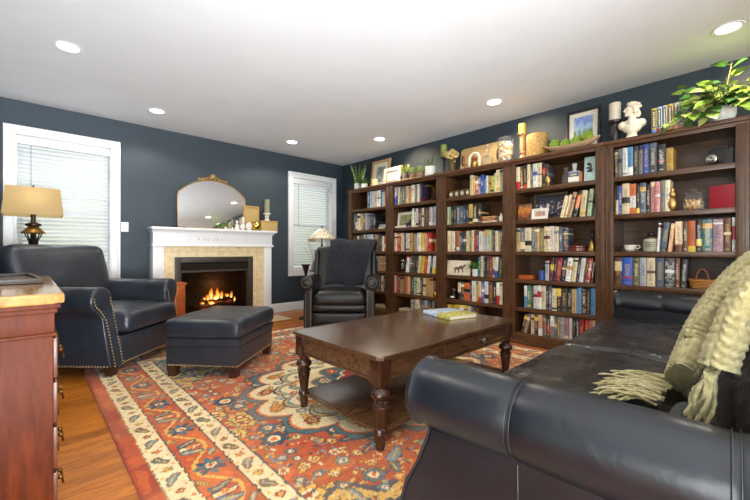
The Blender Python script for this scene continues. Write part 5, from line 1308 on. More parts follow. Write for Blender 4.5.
row(3, 5, 500, 290, 7.143, [(145, 197, 175, 'black', 14, ('yellow', .75, .95)), (166, 218, 180, 'tan', 14), (220, 244, 175, 'cream'), (245, 270, 185, 'black', 0, ('yellow', .75, .95)), (272, 299, 178, 'peach', 0, ('white', 0, .35)), (300, 334, 180, 'darkgrey'), (335, 357, 180, 'black', 0, ('red', .1, .6)), (358, 386, 185, 'white', 0, ('grey', 0, .5)), (387, 409, 190, 'slate'), (410, 426, 192, 'olive'), (427, 456, 195, 'silver'), (457, 487, 198, 'mauve'), (488, 514, 200, 'white'), (516, 540, 204, 'black'), (541, 566, 206, 'darkgrey'), (567, 599, 208, 'crimson'), (600, 634, 212, 'red'), (635, 664, 216, 'pink'), (665, 690, 220, 'cream')])
row(4, 0, 600, 100, 5.0, [(70, 89, 250, 'black'), (90, 111, 245, 'grey'), (112, 137, 240, 'white'), (138, 164, 235, 'skyblue', 0, ('white', 0, .3)), (165, 191, 230, 'black'), (192, 215, 228, 'grey'), (216, 243, 216, 'royalblue'), (245, 284, 210, 'darkgrey'), (286, 328, 222, 'black', 0, ('red', .38, .42)), (330, 366, 240, 'gold')])
row(4, 1, 600, 170, 5.0, [(70, 77, 86, 'brown'), (78, 91, 80, 'cream', 0, ('black', .5, 1.1)), (92, 109, 80, 'royalblue'), (110, 146, 68, 'cream', 0, ('black', .35, .55)), (147, 180, 70, 'orange', 0, ('white', .2, .6)), (181, 197, 75, 'black', 0, ('yellow', 0, .18)), (198, 230, 65, 'slate'), (232, 250, 75, 'black'), (253, 275, 58, 'pink'), (276, 299, 58, 'pink'), (300, 324, 52, 'grey'), (325, 350, 50, 'cream')])
row(4, 2, 600, 170, 5.0, [(283, 303, 265, 'white', 3), (300, 350, 262, 'slate', 6), (337, 373, 268, 'peach', 6), (375, 413, 258, 'cream', 0, ('brown', .0, .24)), (414, 438, 258, 'brown'), (440, 479, 254, 'orange', 0, ('yellow', 0, .18)), (480, 509, 250, 'black', 0, ('yellow', .18, .4)), (511, 562, 247, 'teal'), (565, 616, 245, 'mauve'), (618, 656, 240, 'brown'), (659, 685, 237, 'white', 0, ('red', .35, .75))])
row(4, 3, 600, 220, 5.0, [(68, 109, 180, 'brown', 0, ('cream', .5, .85)), (111, 162, 180, 'royalblue', 0, ('red', .24, .3)), (165, 196, 183, 'olive'), (198, 232, 182, 'silver'), (234, 275, 184, 'cream', 0, ('brown', .45, .55)), (278, 321, 184, 'slate'), (324, 371, 185, 'darkgrey'), (374, 399, 188, 'brown'), (401, 440, 188, 'darkgrey', 3)])
row(4, 4, 600, 220, 5.0, [(68, 88, 348, 'cream'), (90, 130, 350, 'pink'), (132, 160, 350, 'skyblue'), (162, 200, 354, 'grey'), (202, 250, 356, 'darkbrown'), (255, 300, 360, 'white'), (302, 345, 364, 'white'), (348, 400, 368, 'red'), (404, 440, 370, 'black'), (445, 490, 372, 'white')])
for (u, s, ox, oy, k, items) in ROWS:
    z = SH[s]; ceil_ = (SH[s - 1] - 0.045 if s else 2.078) - 0.012
    last = 99.0; n = 0
    lo_lim, hi_lim = EDGE[u + 1] + 0.079, EDGE[u] - 0.079
    its = [it if len(it) > 4 else it + (0,) for it in items]
    names = []
    for it in its: names.append(it[3])
    for i, it in enumerate(its):
        a, b_, yt, cn, lean = it[:5]; ex = it[5] if len(it) > 5 else None
        xs = XS + brnd.uniform(-0.012, 0.012)
        P = pl(ox + a / k, oy + yt / k, 'X', xs); Q = pl(ox + b_ / k, oy + yt / k, 'X', xs)
        h = min((P.z + Q.z) / 2, ceil_) - z
        ya, yb = P.y, Q.y                      # ya is nearer the window end
        L = radians(lean)
        if lean:
            h = min(h, ceil_ - z - 0.01) / cos(L)
            t_ = max(0.013, ((ya - yb) - h * sin(abs(L))) / cos(L) * 0.98)
            t_ = min(t_, 0.05)
            h -= t_ * sin(abs(L)) * 0.6
            if lean > 0: y_c = ya - t_ / 2 / cos(L)                     # foot at the window end, head tips away from it
            else: y_c = yb + t_ / 2 / cos(L)
            if lean > 0 and y_c + t_ / 2 > last: y_c = last - t_ / 2 - 0.0008
            last = min(last, y_c - t_ / 2 / cos(L)) if lean > 0 else min(last, yb)
            if lean > 0:
                over = (y_c - t_ / 2 * cos(L) - h * sin(L)) - lo_lim
                if over < 0.002: h = max(0.12, h + (over - 0.003) / sin(L))
        else:
            ya = min(ya, last - 0.0006, hi_lim); yb = max(yb, lo_lim)
            if ya - yb < 0.008: continue
            t_ = ya - yb - 0.0006; y_c = (ya + yb) / 2; last = yb
        n += 1
        size = 'tall ' if h > 0.265 else ('small ' if h < 0.17 else '')
        tilt = 'leaning ' if lean else ''
        thick = 'slim ' if t_ < 0.017 else ('thick ' if t_ > 0.048 else '')
        colr = CNAME.get(cn, cn)
        bandw = (' and ' + CNAME.get(ex[0], ex[0])) if ex else ''
        lab = ' '.join(('%s%s%s%s book, %s from window end, %s of %s' % (tilt, thick if not bandw else '', colr, bandw, ORD[n], SHN[s], SHORTB[u])).split())
        if len(lab.split()) > 16: lab = ' '.join(('%s%s book, %s from window end, %s of %s' % (colr, bandw, ORD[n], SHN[s], SHORTB[u])).split())
        book(xs, y_c, z, t_, h, brnd.uniform(0.15, 0.20), cn, lab, 'books on the %s of the %s' % (SHN[s], SHORTB[u]), L, band=ex[0] if ex else None, rng=ex[1:] if ex else None)
# stacks lying flat
def flat_book(u, s, x, y, z, t_, h, d, cn, lab, group, a=0.0):
    # spine towards the room, cover up
    o = book(x, y, z + t_ / 2 + 0.0005, t_, h, d, cn, lab, group, rot=(pi / 2, 0, a))
    o.location.y = y + h / 2 * cos(a); o.location.x = x - h / 2 * sin(a)
    return o
def stack(u, s, x, yc, items, where):
    z = SH[s]; pos = ['bottom', 'second', 'third', 'fourth']
    for i, (cn, t_, h, d, a) in enumerate(items):
        nm = 'topmost' if i == len(items) - 1 else ('lowest' if i == 0 else 'middle')
        flat_book(u, s, x, yc, z, t_, h, d, cn, '%s book lying flat, %s of the stack %s' % (CNAME.get(cn, cn), nm, where), 'book stack ' + where, radians(a)); z += t_ + 0.0008
stack(0, 1, XS + 0.02, 4.236, [('cream', 0.030, 0.22, 0.16, 2), ('paleblue', 0.026, 0.19, 0.15, -4), ('slate', 0.022, 0.17, 0.14, 5)], 'in the corner bookcase')
stack(2, 1, XS + 0.03, 2.365, [('cream', 0.022, 0.235, 0.17, 0), ('red', 0.026, 0.22, 0.16, 2), ('ochre', 0.030, 0.20, 0.15, -2)], 'in the middle bookcase')
stack(0, 5, XS + 0.02, 4.28, [('tan', 0.03, 0.27, 0.19, 0), ('cream', 0.034, 0.25, 0.18, 3)], 'on the bottom shelf of the corner bookcase')
stack(1, 5, XS + 0.02, 3.72, [('tan', 0.035, 0.34, 0.22, 0), ('cream', 0.022, 0.32, 0.2, 2)], 'on the bottom shelf beside the green book')
# ------------------------------------------------------------------ things among the books
def frame(name, label, cat, X, x0, x1, ytop, z0, depth, fm, mat_m, pic, bw, mw, tilt=6, group=None, turn=0.0):
    """A picture frame standing on z0, its lower edge near plane X, leaning back; x0..x1 and ytop as seen."""
    a = pl(x0, ytop, 'X', X); b = pl(x1, ytop, 'X', X); w = a.y - b.y; h = (a.z + b.z) / 2 - z0
    t = thing(name, label, cat, (X, (a.y + b.y) / 2, z0 + 0.001 + depth * sin(radians(tilt))), 0, group)
    t.rotation_euler = (0, radians(tilt), turn)
    h = h / cos(radians(tilt))
    m = MB()
    for ya, yb, za, zb in ((-w / 2, -w / 2 + bw, 0, h), (w / 2 - bw, w / 2, 0, h), (-w / 2 + bw, w / 2 - bw, 0, bw), (-w / 2 + bw, w / 2 - bw, h - bw, h)): m.box(0, depth, ya, yb, za, zb, min(0.006, bw * 0.3))
    m.out('frame', fm, t)
    if mw: MB().box(depth * 0.55, depth * 0.7, -w / 2 + bw * 0.9, w / 2 - bw * 0.9, bw * 0.9, h - bw * 0.9).out('mat_board', mat_m, t, smooth=0)
    MB().box(depth * 0.5, depth * 0.55 - 0.0002, -w / 2 + bw + mw, w / 2 - bw - mw, bw + mw, h - bw - mw).out('picture', pic, t, smooth=0)
    MB().box(depth * 0.72, depth * 0.95, -w / 2 + bw * 0.6, w / 2 - bw * 0.6, bw * 0.5, h - bw * 0.5).out('backing', BLK, t, smooth=0)
    return t
def picmat(name, stops, scale=9, grad=None, rough=0.35):
    """Painted picture: soft noise mapped to a few colours, optionally graded from foot to head."""
    t = NT(name); b = t.bsdf(rough); g = t.coords('Generated'); n = t.noise(g, scale, 4, 0.6); f = n.outputs[0]
    if grad:
        s = t.n('SeparateXYZ'); t.l(g, s.inputs[0]); f = t.math('ADD', t.math('MULTIPLY', f, grad), t.math('MULTIPLY', s.outputs[2], 1 - grad))
    t.l(t.ramp(f, [(p, rgb(c)) for p, c in stops]), b.inputs['Base Color']); return t.m
CREAM = pm('cream_mat', (216, 209, 192), 0.8, var=0.04); BFRAME = pm('black_frame', (34, 30, 28), 0.35, var=0.1); OAKF = wood('oak_frame', (166, 132, 84), (200, 168, 116), 0.45, (5, 5, 1))
LIGHTW = wood('light_wood', (186, 148, 92), (218, 184, 128), 0.5, (1, 5, 5)); MIDW = wood('turned_mid_wood', (146, 106, 68), (192, 152, 106), 0.55, (4, 4, 1))
TZ = TOP
def spot(x, y, X): p = pl(x, y, 'X', X); return p.y, p.z
def lathe_thing(t, name, m, prof, n=24, c=(0, 0, 0), cap=True): return MB().lathe(prof, n=n, c=c, cap=cap).out(name, m, t)

# --- on top of the corner bookcase
def blades(m, n, h, w, spread, seed, z=0.0, r=0.03):
    rr = random.Random(seed)
    for q in range(n):
        a = q * 2.4 + rr.uniform(-.3, .3); s = spread * rr.uniform(0.2, 1.0); hh = h * rr.uniform(0.65, 1.0)
        leafblade(m, (r * cos(a) * 0.7, r * sin(a) * 0.7, z), (cos(a) * s, sin(a) * s, 1), hh, w, 0.0, up=Vector((-sin(a), cos(a), 0.2)).normalized(), n=7, cup=0.4)
SNK = NT('snake_leaf'); nb_ = SNK.bsdf(0.4); nn_ = SNK.noise(SNK.coords('Object', (1, 1, 5)), 12, 3); SNK.l(SNK.ramp(nn_.outputs[0], [(0.35, rgb((58, 88, 40))), (0.55, rgb((116, 140, 66))), (0.72, rgb((190, 190, 96)))]), nb_.inputs['Base Color']); SNK = SNK.m
FERN = pm('fern_green', (88, 132, 48), 0.5, var=0.45, vs=40)
CERA = pm('white_pot', (230, 228, 222), 0.3, var=0.03)
X1 = 4.36
y, z = spot(358.2, 187, X1)
t = thing('potted_snake_plant', 'tall yellow edged snake plant in a white pot at the window end of the bookcases', 'plant', (X1, y, TZ))
MB().lathe([(0.062, 0), (0.07, 0.01), (0.074, 0.15), (0.066, 0.15), (0.062, 0.12), (0, 0.12)], n=24).out('pot', CERA, t)
m = MB(); blades(m, 12, 0.44, 0.024, 0.42, 3, 0.11); m.out('foliage', SNK, t)
y, z = spot(365, 188, X1 - 0.06)
t = thing('potted_fern', 'small bushy green fern in a round white pot before the gold framed picture', 'plant', (X1 - 0.08, y, TZ))
MB().lathe([(0.05, 0), (0.056, 0.01), (0.06, 0.10), (0.053, 0.10), (0, 0.085)], n=22).out('pot', CERA, t)
m = MB(); rr = random.Random(4)
for q in range(70):
    a = q * 2.4; e = rr.uniform(0.4, 1.6); leafblade(m, (0.02 * cos(a), 0.02 * sin(a), 0.09), (cos(a), sin(a), e), rr.uniform(0.13, 0.23), 0.010, 0.35)
m.out('foliage', FERN, t)
PHOTO = picmat('old_photo', [(0.3, (70, 74, 72)), (0.5, (134, 138, 132)), (0.7, (196, 196, 186))], 5)
frame('picture_frame', 'tall gold framed black and white picture leaning on the corner bookcase top', 'picture', 4.40, 369.5, 387.5, 159.5, TZ, 0.03, OAKF, CREAM, PHOTO, 0.05, 0.07, 8)
frame('picture_frame', 'smaller cream framed certificate picture overlapping the gold framed picture on the bookcase top', 'picture', 4.33, 382, 399.5, 167, TZ, 0.025, CREAM, GLD, picmat('pale_print', [(0.35, (206, 188, 150)), (0.5, (236, 228, 208)), (0.7, (240, 236, 224))], 12), 0.065, 0.016, 8)
y, z = spot(375.5, 178.5, 4.24)
t = thing('votive_candle', 'small cream votive candle in front of the gold framed picture', 'candle', (4.22, y, TZ)); lathe_thing(t, 'wax', pm('warm_wax', (232, 206, 156), 0.5), [(0.05, 0), (0.052, 0.005), (0.052, 0.125), (0.045, 0.10), (0, 0.125)])
# --- second unit: succulents on a tray, snake plant
y0 = spot(402.5, 180, 4.3)[0]; y1 = spot(425, 178, 4.3)[0]
t = thing('wooden_tray', 'narrow wooden tray carrying the potted succulents on the bookcase top', 'tray', (4.27, (y0 + y1) / 2, TZ)); hw_ = (y0 - y1) / 2
MB().box(-0.07, 0.07, -hw_, hw_, 0, 0.03, 0.008).out('tray_board', LIGHTW, t)
SUC = pm('succulent_green', (150, 164, 112), 0.5, var=0.3, vs=25); SUCY = pm('succulent_yellow', (150, 160, 66), 0.5, var=0.4, vs=25); TERR = pm('weathered_pot', (150, 116, 86), 0.8, var=0.25, vs=20); GPOT = pm('grey_pot', (108, 100, 88), 0.8, var=0.25, vs=20)
for (px, mt, pm_, lab, kind) in ((405, SUCY, GPOT, 'spiky yellow green succulent in a tall grey pot, nearest the framed pictures', 0), (412.5, SUC, TERR, 'round pale succulent in a clay pot, middle of the three on the wooden tray', 1), (420.5, SUC, TERR, 'round pale succulent in a clay pot beside the white potted snake plant', 1)):
    yy = spot(px, 178, 4.27)[0]; t = thing('potted_succulent', lab, 'plant', (4.27, yy, TZ + 0.0305), group='succulents on the wooden tray')
    hp = 0.12 if kind == 0 else 0.075
    lathe_thing(t, 'pot', pm_, [(0.045, 0), (0.052, hp), (0.045, hp), (0, hp - 0.012)])
    m = MB()
    if kind == 0: blades(m, 30, 0.15, 0.014, 0.9, 6, hp - 0.01, 0.03)
    else:
        for L in range(5):
            for q in range(9):
                a = q * 2 * pi / 9 + L * 0.35; e = 0.25 + 0.45 * L; leafblade(m, (0.012 * cos(a), 0.012 * sin(a), hp - 0.005 + 0.008 * L), (cos(a), sin(a), e), 0.105 - 0.010 * L, 0.022, -0.15, n=5, cup=0.5)
    m.out('foliage', mt, t)
y = spot(430.3, 172, 4.3)[0]
t = thing('potted_snake_plant', 'green snake plant in a round white pot between the succulents and green candle', 'plant', (4.3, y, TZ))
lathe_thing(t, 'pot', CERA, [(0.068, 0), (0.075, 0.006), (0.077, 0.165), (0.07, 0.165), (0.066, 0.14), (0, 0.14)])
m = MB(); blades(m, 14, 0.22, 0.012, 0.5, 12, 0.13); m.out('foliage', pm('agave_green', (92, 122, 78), 0.45, var=0.35, vs=20), t)
y = spot(436.3, 174, 4.24)[0]
t = thing('river_pebble', 'small dark pebble on the bookcase top beside the white snake plant pot', 'stone', (4.22, y, TZ)); MB().ball((0, 0, 0.018), (0.035, 0.03, 0.018), 14, 10).out('stone_body', pm('dark_pebble', (72, 74, 70), 0.5), t)
# --- green candle on a dark stick
GWAX = pm('green_wax', (132, 142, 62), 0.5, var=0.08); YWAX = pm('chartreuse_wax', (172, 164, 52), 0.5, var=0.08)
y = spot(443.7, 165, 4.28)[0]
t = thing('candlestick', 'dark turned candlestick holding the green candle beside the dried flowers', 'candlestick', (4.28, y, TZ))
lathe_thing(t, 'turned_stem', BFRAME, [(0.045, 0), (0.046, 0.02), (0.022, 0.035), (0.018, 0.06), (0.026, 0.08), (0.018, 0.10), (0.028, 0.13), (0.017, 0.16), (0.02, 0.215), (0.04, 0.235), (0.046, 0.245), (0.046, 0.255), (0, 0.255)])
ztop = spot(443.7, 145, 4.28)[1]
t = thing('pillar_candle', 'green pillar candle on the dark candlestick above the middle of the bookcases', 'candle', (4.28, y, TZ + 0.2555)); lathe_thing(t, 'wax', GWAX, [(0.044, 0), (0.045, 0.004), (0.045, ztop - TZ - 0.26), (0.04, ztop - TZ - 0.256), (0, ztop - TZ - 0.26)])
# --- dried flowers
y = spot(452.2, 165, 4.25)[0]
t = thing('dried_flower_vase', 'glass vase of cream dried hydrangeas on the middle bookcase top', 'vase of flowers', (4.25, y, TZ))
lathe_thing(t, 'vase', glass('vase_glass', (226, 222, 204), 0.05), [(0.04, 0), (0.046, 0.005), (0.044, 0.10), (0.05, 0.16), (0.055, 0.20)], cap=False)
DRY = pm('dried_cream', (206, 178, 118), 0.9, var=0.3, vs=60); STEM = pm('dried_stem', (150, 122, 74), 0.8, var=0.2)
m = MB(); rr = random.Random(9)
for q in range(9): a = q * 0.7; m.tube([(0.02 * cos(a), 0.02 * sin(a), 0.01), (0.035 * cos(a * 2), 0.035 * sin(a * 2), 0.2), (0.06 * cos(a), 0.06 * sin(a), 0.26)], 0.004, 5)
m.out('flower_stems', STEM, t)
for (a, b2, c2) in ((0.0, -0.055, 0.25), (-0.04, 0.05, 0.255), (0.0, 0.0, 0.285), (-0.06, -0.01, 0.225)):
    m = MB()
    for q in range(46):
        v = Vector((rr.gauss(0, 1), rr.gauss(0, 1), rr.gauss(0, 1))).normalized(); leafblade(m, Vector((a, b2, c2)) + v * 0.02, v, 0.032, 0.013, 0.2, up=v.orthogonal().normalized(), n=3)
    m.out('flower_head', DRY, t)
# --- big wooden tray standing up with black handles
ya, za = spot(459.5, 172, 4.42); yb, zb = spot(501, 141, 4.42); hh = spot(480, 144.5, 4.42)[1] - TZ
t = thing('wooden_serving_board', 'large light wood tray with black iron handles standing on edge on the middle bookcase', 'tray', (4.42, (ya + yb) / 2, TZ + 0.003)); t.rotation_euler = (0, radians(7), 0); w2 = (ya - yb) / 2
pol = []
for cx_, cz_, a0 in ((w2 - 0.05, hh - 0.05, 0), (-w2 + 0.05, hh - 0.05, 90), (-w2 + 0.05, 0.05, 180), (w2 - 0.05, 0.05, 270)): pol += [(cx_ + 0.05 * cos(radians(a0 + q)), cz_ + 0.05 * sin(radians(a0 + q))) for q in range(0, 91, 15)]
MB().prism(pol, 'X', 0, 0.022, 0.005).out('board', LIGHTW, t)
for sy in (-1, 1): MB().tube([(0, sy * (w2 - 0.05), hh * 0.34), (-0.03, sy * (w2 - 0.05), hh * 0.38), (-0.03, sy * (w2 - 0.05), hh * 0.66), (0, sy * (w2 - 0.05), hh * 0.70)], 0.008, 8).out('handle', BLK, t)
y, z = spot(473.5, 152.5, 4.30)
t = thing('arched_ornament', 'cream arched wooden ornament with a small amber pot before the wooden tray', 'ornament', (4.32, y, TZ))
m = MB(); P = [(0.075 * cos(radians(a)), 0.155 + 0.075 * sin(radians(a))) for a in range(0, 181, 15)]; m.tube([(0, 0.075, 0.0)] + [(0, p[0], p[1]) for p in P] + [(0, -0.075, 0)], 0.017, 8); m.box(-0.04, 0.04, -0.09, 0.09, 0, 0.02, 0.005)
m.out('arch', CREAM, t)
lathe_thing(t, 'amber_pot', GLD, [(0.03, 0.02), (0.045, 0.05), (0.045, 0.09), (0.03, 0.115), (0.034, 0.125), (0, 0.11)])
lathe_thing(t, 'dark_knob', pm('rust_brown', (134, 76, 40), 0.6, var=0.3), [(0.012, 0.125), (0.04, 0.15), (0.03, 0.18), (0, 0.19)])
y, z = spot(464.5, 155, 4.28)
t = thing('twig_figure', 'thin reddish brown twig ornament on the bookcase top by the cream arch', 'ornament', (4.27, y, TZ))
m = MB(); m.lathe([(0.025, 0), (0.025, 0.012), (0.006, 0.02), (0.008, 0.17), (0.003, 0.20)], n=10); m.tube([(0, -0.03, 0.10), (0, 0, 0.08), (0, 0.03, 0.12)], 0.005, 6); m.out('twig', pm('red_brown', (128, 62, 40), 0.6), t)
CLEAR = glass('clear_glass', (251, 253, 252), 0.02, haze=0.04)
y, z = spot(487.3, 145, 4.28)
t = thing('glass_decanter', 'clear glass decanter with a tall stopper in front of the wooden tray', 'decanter', (4.28, y, TZ))
lathe_thing(t, 'bottle', CLEAR, [(0.07, 0), (0.078, 0.01), (0.078, 0.11), (0.05, 0.14), (0.022, 0.155), (0.02, 0.20), (0.03, 0.21)], cap=False)
lathe_thing(t, 'stopper', CLEAR, [(0.018, 0.19), (0.018, 0.22), (0.032, 0.235), (0.03, 0.25), (0.012, 0.26), (0.018, 0.285), (0, 0.30)])
y, z = spot(505, 140, 4.25); zt = spot(505, 138, 4.25)[1] - TZ
t = thing('shell_jar', 'tall glass jar filled with seashells on the middle bookcase top', 'jar', (4.27, y, TZ))
lathe_thing(t, 'jar_glass', CLEAR, [(0.088, 0), (0.096, 0.006), (0.097, zt - 0.03), (0.102, zt)], 32, cap=False)
SHL = pm('seashell_cream', (240, 224, 192), 0.5, var=0.25, vs=14); SHT = pm('seashell_tan', (214, 172, 118), 0.5, var=0.3, vs=14); rr = random.Random(31)
for q in range(54):
    a = q * 2.4; zz = 0.03 + (zt - 0.09) * q / 53; rd = 0.06 * sqrt(rr.random()) if q % 3 else 0.064
    R = Matrix.Rotation(rr.uniform(0, 6), 4, 'X') @ Matrix.Rotation(rr.uniform(0, 6), 4, 'Z'); m = MB()
    m.lathe([(0.002, -0.028), (0.018, -0.02), (0.026, -0.004), (0.020, 0.010), (0.012, 0.016), (0.013, 0.022), (0.003, 0.034)], n=9, M=R, c=(rd * cos(a), rd * sin(a), zz)); m.out('seashell', SHL if q % 3 else SHT, t)
# --- fourth unit
y, z = spot(522.5, 140, 4.24); zt = spot(522.5, 133.5, 4.24)[1] - TZ
t = thing('candlestick', 'turned natural wood candlestick under the chartreuse candle by the woven lantern', 'candlestick', (4.24, y, TZ))
lathe_thing(t, 'turned_stem', MIDW, [(0.05, 0), (0.052, 0.02), (0.034, 0.035), (0.026, 0.06), (0.036, 0.085), (0.026, 0.10), (0.034, 0.15), (0.028, zt - 0.05), (0.036, zt - 0.03), (0.056, zt - 0.015), (0.056, zt), (0, zt)])
zc = spot(522.5, 124, 4.24)[1] - TZ - zt
t = thing('pillar_candle', 'chartreuse pillar candle on the natural wood candlestick by the woven lantern', 'candle', (4.24, y, TZ + zt + 0.0005)); lathe_thing(t, 'wax', YWAX, [(0.041, 0), (0.042, 0.004), (0.042, zc - 0.004), (0.038, zc), (0, zc - 0.004)])
y, z = spot(536.7, 140, 4.27); zt = spot(536.7, 135, 4.27)[1] - TZ; rw = abs(spot(526.3, 140, 4.27)[0] - spot(547.2, 140, 4.27)[0]) / 2 * 0.95
CORK = NT('woven_straw'); kb_ = CORK.bsdf(0.6); kv_ = CORK.n('TexVoronoi'); kv_.inputs['Scale'].default_value = 70; CORK.l(CORK.coords('Object'), kv_.inputs[0])
CORK.l(CORK.ramp(kv_.outputs['Distance'], [(0.1, rgb((214, 178, 104))), (0.6, rgb((160, 118, 56)))]), kb_.inputs['Base Color']); CORK.bump(kb_, kv_.outputs['Distance'], 0.6, 0.01); CORK = CORK.m
t = thing('woven_lantern', 'wide golden woven cylinder candle holder on the bookcase top beside the moss ball bowl', 'candle holder', (4.28, y, TZ))
lathe_thing(t, 'woven_body', CORK, [(rw - 0.004, 0), (rw, 0.004), (rw, zt - 0.004), (rw - 0.004, zt), (rw - 0.012, zt), (rw - 0.012, zt - 0.06), (0, zt - 0.07)], 36)
# dough bowl with moss balls
ya = spot(542, 150, 4.20)[0]; yb = spot(600, 135, 4.20)[0]; L_ = (ya - yb) / 2
t = thing('dough_bowl', 'long boat shaped wooden dough bowl holding green moss balls on the bookcase top', 'bowl', (4.22, (ya + yb) / 2, TZ + 0.001))
GRYW = wood('weathered_wood', (150, 118, 86), (196, 166, 130), 0.7, (4, 1, 4))
def bowl(th_, top):
    def fn(u, v):
        a = 2 * pi * u; e = 0.15 + 0.85 * v if top else 0.15 + 0.85 * v
        yy = L_ * math.copysign(abs(cos(a)) ** 0.9, cos(a)) * e; xx = 0.085 * sin(a) * e
        zz = 0.045 * (e ** 2.2) + 0.055 * (abs(yy) / L_) ** 3 * e + (th_ if top else 0)
        return Vector((xx * (0.92 if top else 1), yy * (0.97 if top else 1), zz if not top else max(zz, 0.012)))
    return fn
m = MB(); A_ = m.grid(bowl(0, False), 48, 8, True); B_ = m.grid(bowl(0.008, True), 48, 8, True)
for i in range(48): m.bm.faces.new((A_[-1][i], A_[-1][(i + 1) % 48], B_[-1][(i + 1) % 48], B_[-1][i]))
m.bm.faces.new(A_[0]); m.bm.faces.new(B_[0])
m.out('bowl_body', GRYW, t, smooth=60)
MOSS = pm('moss_green', (122, 146, 48), 0.95, var=0.5, vs=60, bump=1.0, bs=120)
for px, lab in ((554.5, 'green moss ball in the dough bowl, nearest the woven lantern'), (565, 'green moss ball in the dough bowl, second from the woven lantern'), (575.5, 'green moss ball in the dough bowl, third from the woven lantern'), (587, 'green moss ball in the dough bowl, nearest the white bust')):
    yy = spot(px, 145, 4.2)[0]; dy = (yy - (ya + yb) / 2) / L_; zz = 0.016 + 0.04 * abs(dy) ** 2.2 + 0.07 * abs(dy) ** 3
    m = MB(); m.ball((0, 0, 0), 0.058, 28, 18)
    for v in m.bm.verts: v.co *= 1 + 0.07 * mnoise.noise(v.co * 60 + Vector((px, 0, 0))) + 0.03 * mnoise.noise(v.co * 160)
    tag(m.out('moss_ball', MOSS, None, smooth=80, loc=(4.215, yy, TZ + zz + (0.060 if px < 580 else 0.068))), lab, 'moss ball', 'moss balls in the dough bowl')
PAINT = picmat('coast_painting', [(0.2, (150, 100, 74)), (0.38, (176, 116, 84)), (0.46, (92, 130, 76)), (0.56, (176, 196, 222)), (0.7, (110, 136, 200)), (0.9, (196, 206, 226))], 4, 0.45)
frame('picture_frame', 'black framed coast landscape picture leaning behind the moss ball bowl', 'picture', 4.40, 565.5, 599.5, 108.5, TZ, 0.03, BFRAME, CREAM, PAINT, 0.026, 0.048, 5)
# --- last unit's top
y, z = spot(615, 120, 4.30); zt = spot(615, 121, 4.30)[1] - TZ; zc = spot(615, 103.5, 4.30)[1] - TZ
t = thing('candlestick', 'chunky dark candlestick under the white candle beside the bust', 'candlestick', (4.30, y, TZ))
lathe_thing(t, 'turned_stem', BFRAME, [(0.06, 0), (0.06, 0.02), (0.035, 0.04), (0.046, 0.095), (0.035, 0.16), (0.04, zt - 0.04), (0.062, zt - 0.025), (0.066, zt), (0, zt)])
t = thing('pillar_candle', 'white pillar candle on the chunky dark candlestick beside the bust', 'candle', (4.30, y, TZ + zt + 0.0005)); lathe_thing(t, 'wax', pm('ivory_wax', (214, 204, 184), 0.5, var=0.06), [(0.05, 0), (0.052, 0.004), (0.052, zc - zt - 0.004), (0.047, zc - zt), (0, zc - zt - 0.006)])
# bust, shaped from merged volumes
def blob(name, mat_, parent, balls, vox=0.006, loc=(0, 0, 0), sm=3):
    m = MB()
    for c, r, *M in balls: m.ball(c, r, 20, 14, M[0] if M else None)
    o = m.out(name, mat_, parent, smooth=0, loc=loc)
    rm = o.modifiers.new('r', 'REMESH'); rm.mode = 'VOXEL'; rm.voxel_size = vox; rm.use_smooth_shade = True
    s_ = o.modifiers.new('s', 'SMOOTH'); s_.iterations = sm; s_.factor = 0.5
    dg = bpy.context.evaluated_depsgraph_get(); me = bpy.data.meshes.new_from_object(o.evaluated_get(dg)); o.modifiers.clear(); old = o.data; o.data = me; me.materials.clear(); me.materials.append(mat_)
    me.polygons.foreach_set('use_smooth', [True] * len(me.polygons)); return o
y, z = spot(632, 115, 4.27); zt = spot(632, 101, 4.27)[1] - TZ; k_ = zt / 0.40
t = thing('portrait_bust', 'white plaster bust of a man with waved hair on the bookcase top', 'bust', (4.27, y, TZ), radians(-84)); t.scale = (k_, k_, k_)
PLAS = pm('plaster', (226, 214, 192), 0.6, var=0.08, vs=10)
lathe_thing(t, 'socle', PLAS, [(0.075, 0), (0.078, 0.015), (0.062, 0.025), (0.048, 0.045), (0.040, 0.065), (0.046, 0.075), (0.03, 0.085), (0, 0.09)], 28)
bl = [((0, 0, 0.135), (0.085, 0.058, 0.06)), ((0.078, 0.0, 0.165), (0.042, 0.042, 0.042)), ((-0.078, 0.0, 0.165), (0.042, 0.042, 0.042)), ((0, 0, 0.18), (0.09, 0.05, 0.035)), ((0, -0.015, 0.105), (0.05, 0.04, 0.04)),
      ((0, 0.0, 0.225), (0.034, 0.036, 0.055)), ((0, -0.012, 0.30), (0.042, 0.052, 0.06)), ((0, 0.01, 0.325), (0.048, 0.058, 0.055)), ((0, -0.030, 0.275), (0.030, 0.034, 0.032)), ((0, -0.068, 0.298), (0.009, 0.014, 0.014)), ((0, -0.060, 0.312), (0.008, 0.010, 0.02)),
      ((0, -0.056, 0.272), (0.017, 0.010, 0.006)), ((0, -0.054, 0.256), (0.014, 0.014, 0.012)), ((0.02, -0.050, 0.322), (0.016, 0.012, 0.007)), ((-0.02, -0.050, 0.322), (0.016, 0.012, 0.007)),
      ((0, -0.048, 0.19), (0.03, 0.016, 0.05)), ((0, -0.055, 0.215), (0.022, 0.014, 0.02)), ((0, 0.055, 0.27), (0.025, 0.025, 0.04)), ((0, 0.058, 0.235), (0.018, 0.018, 0.035))]
for q in range(14):
    a = radians(20 + 320 * q / 13 - 90 + 20); bl.append(((0.052 * cos(a), 0.014 + 0.056 * sin(a) if sin(a) > -0.75 else -0.02, 0.345 - 0.02 * abs(cos(a))), (0.016, 0.018, 0.016)))
for sx in (-1, 1):
    for q in range(3): bl.append(((sx * 0.05, 0.012, 0.318 - q * 0.022), (0.016, 0.03, 0.013)))
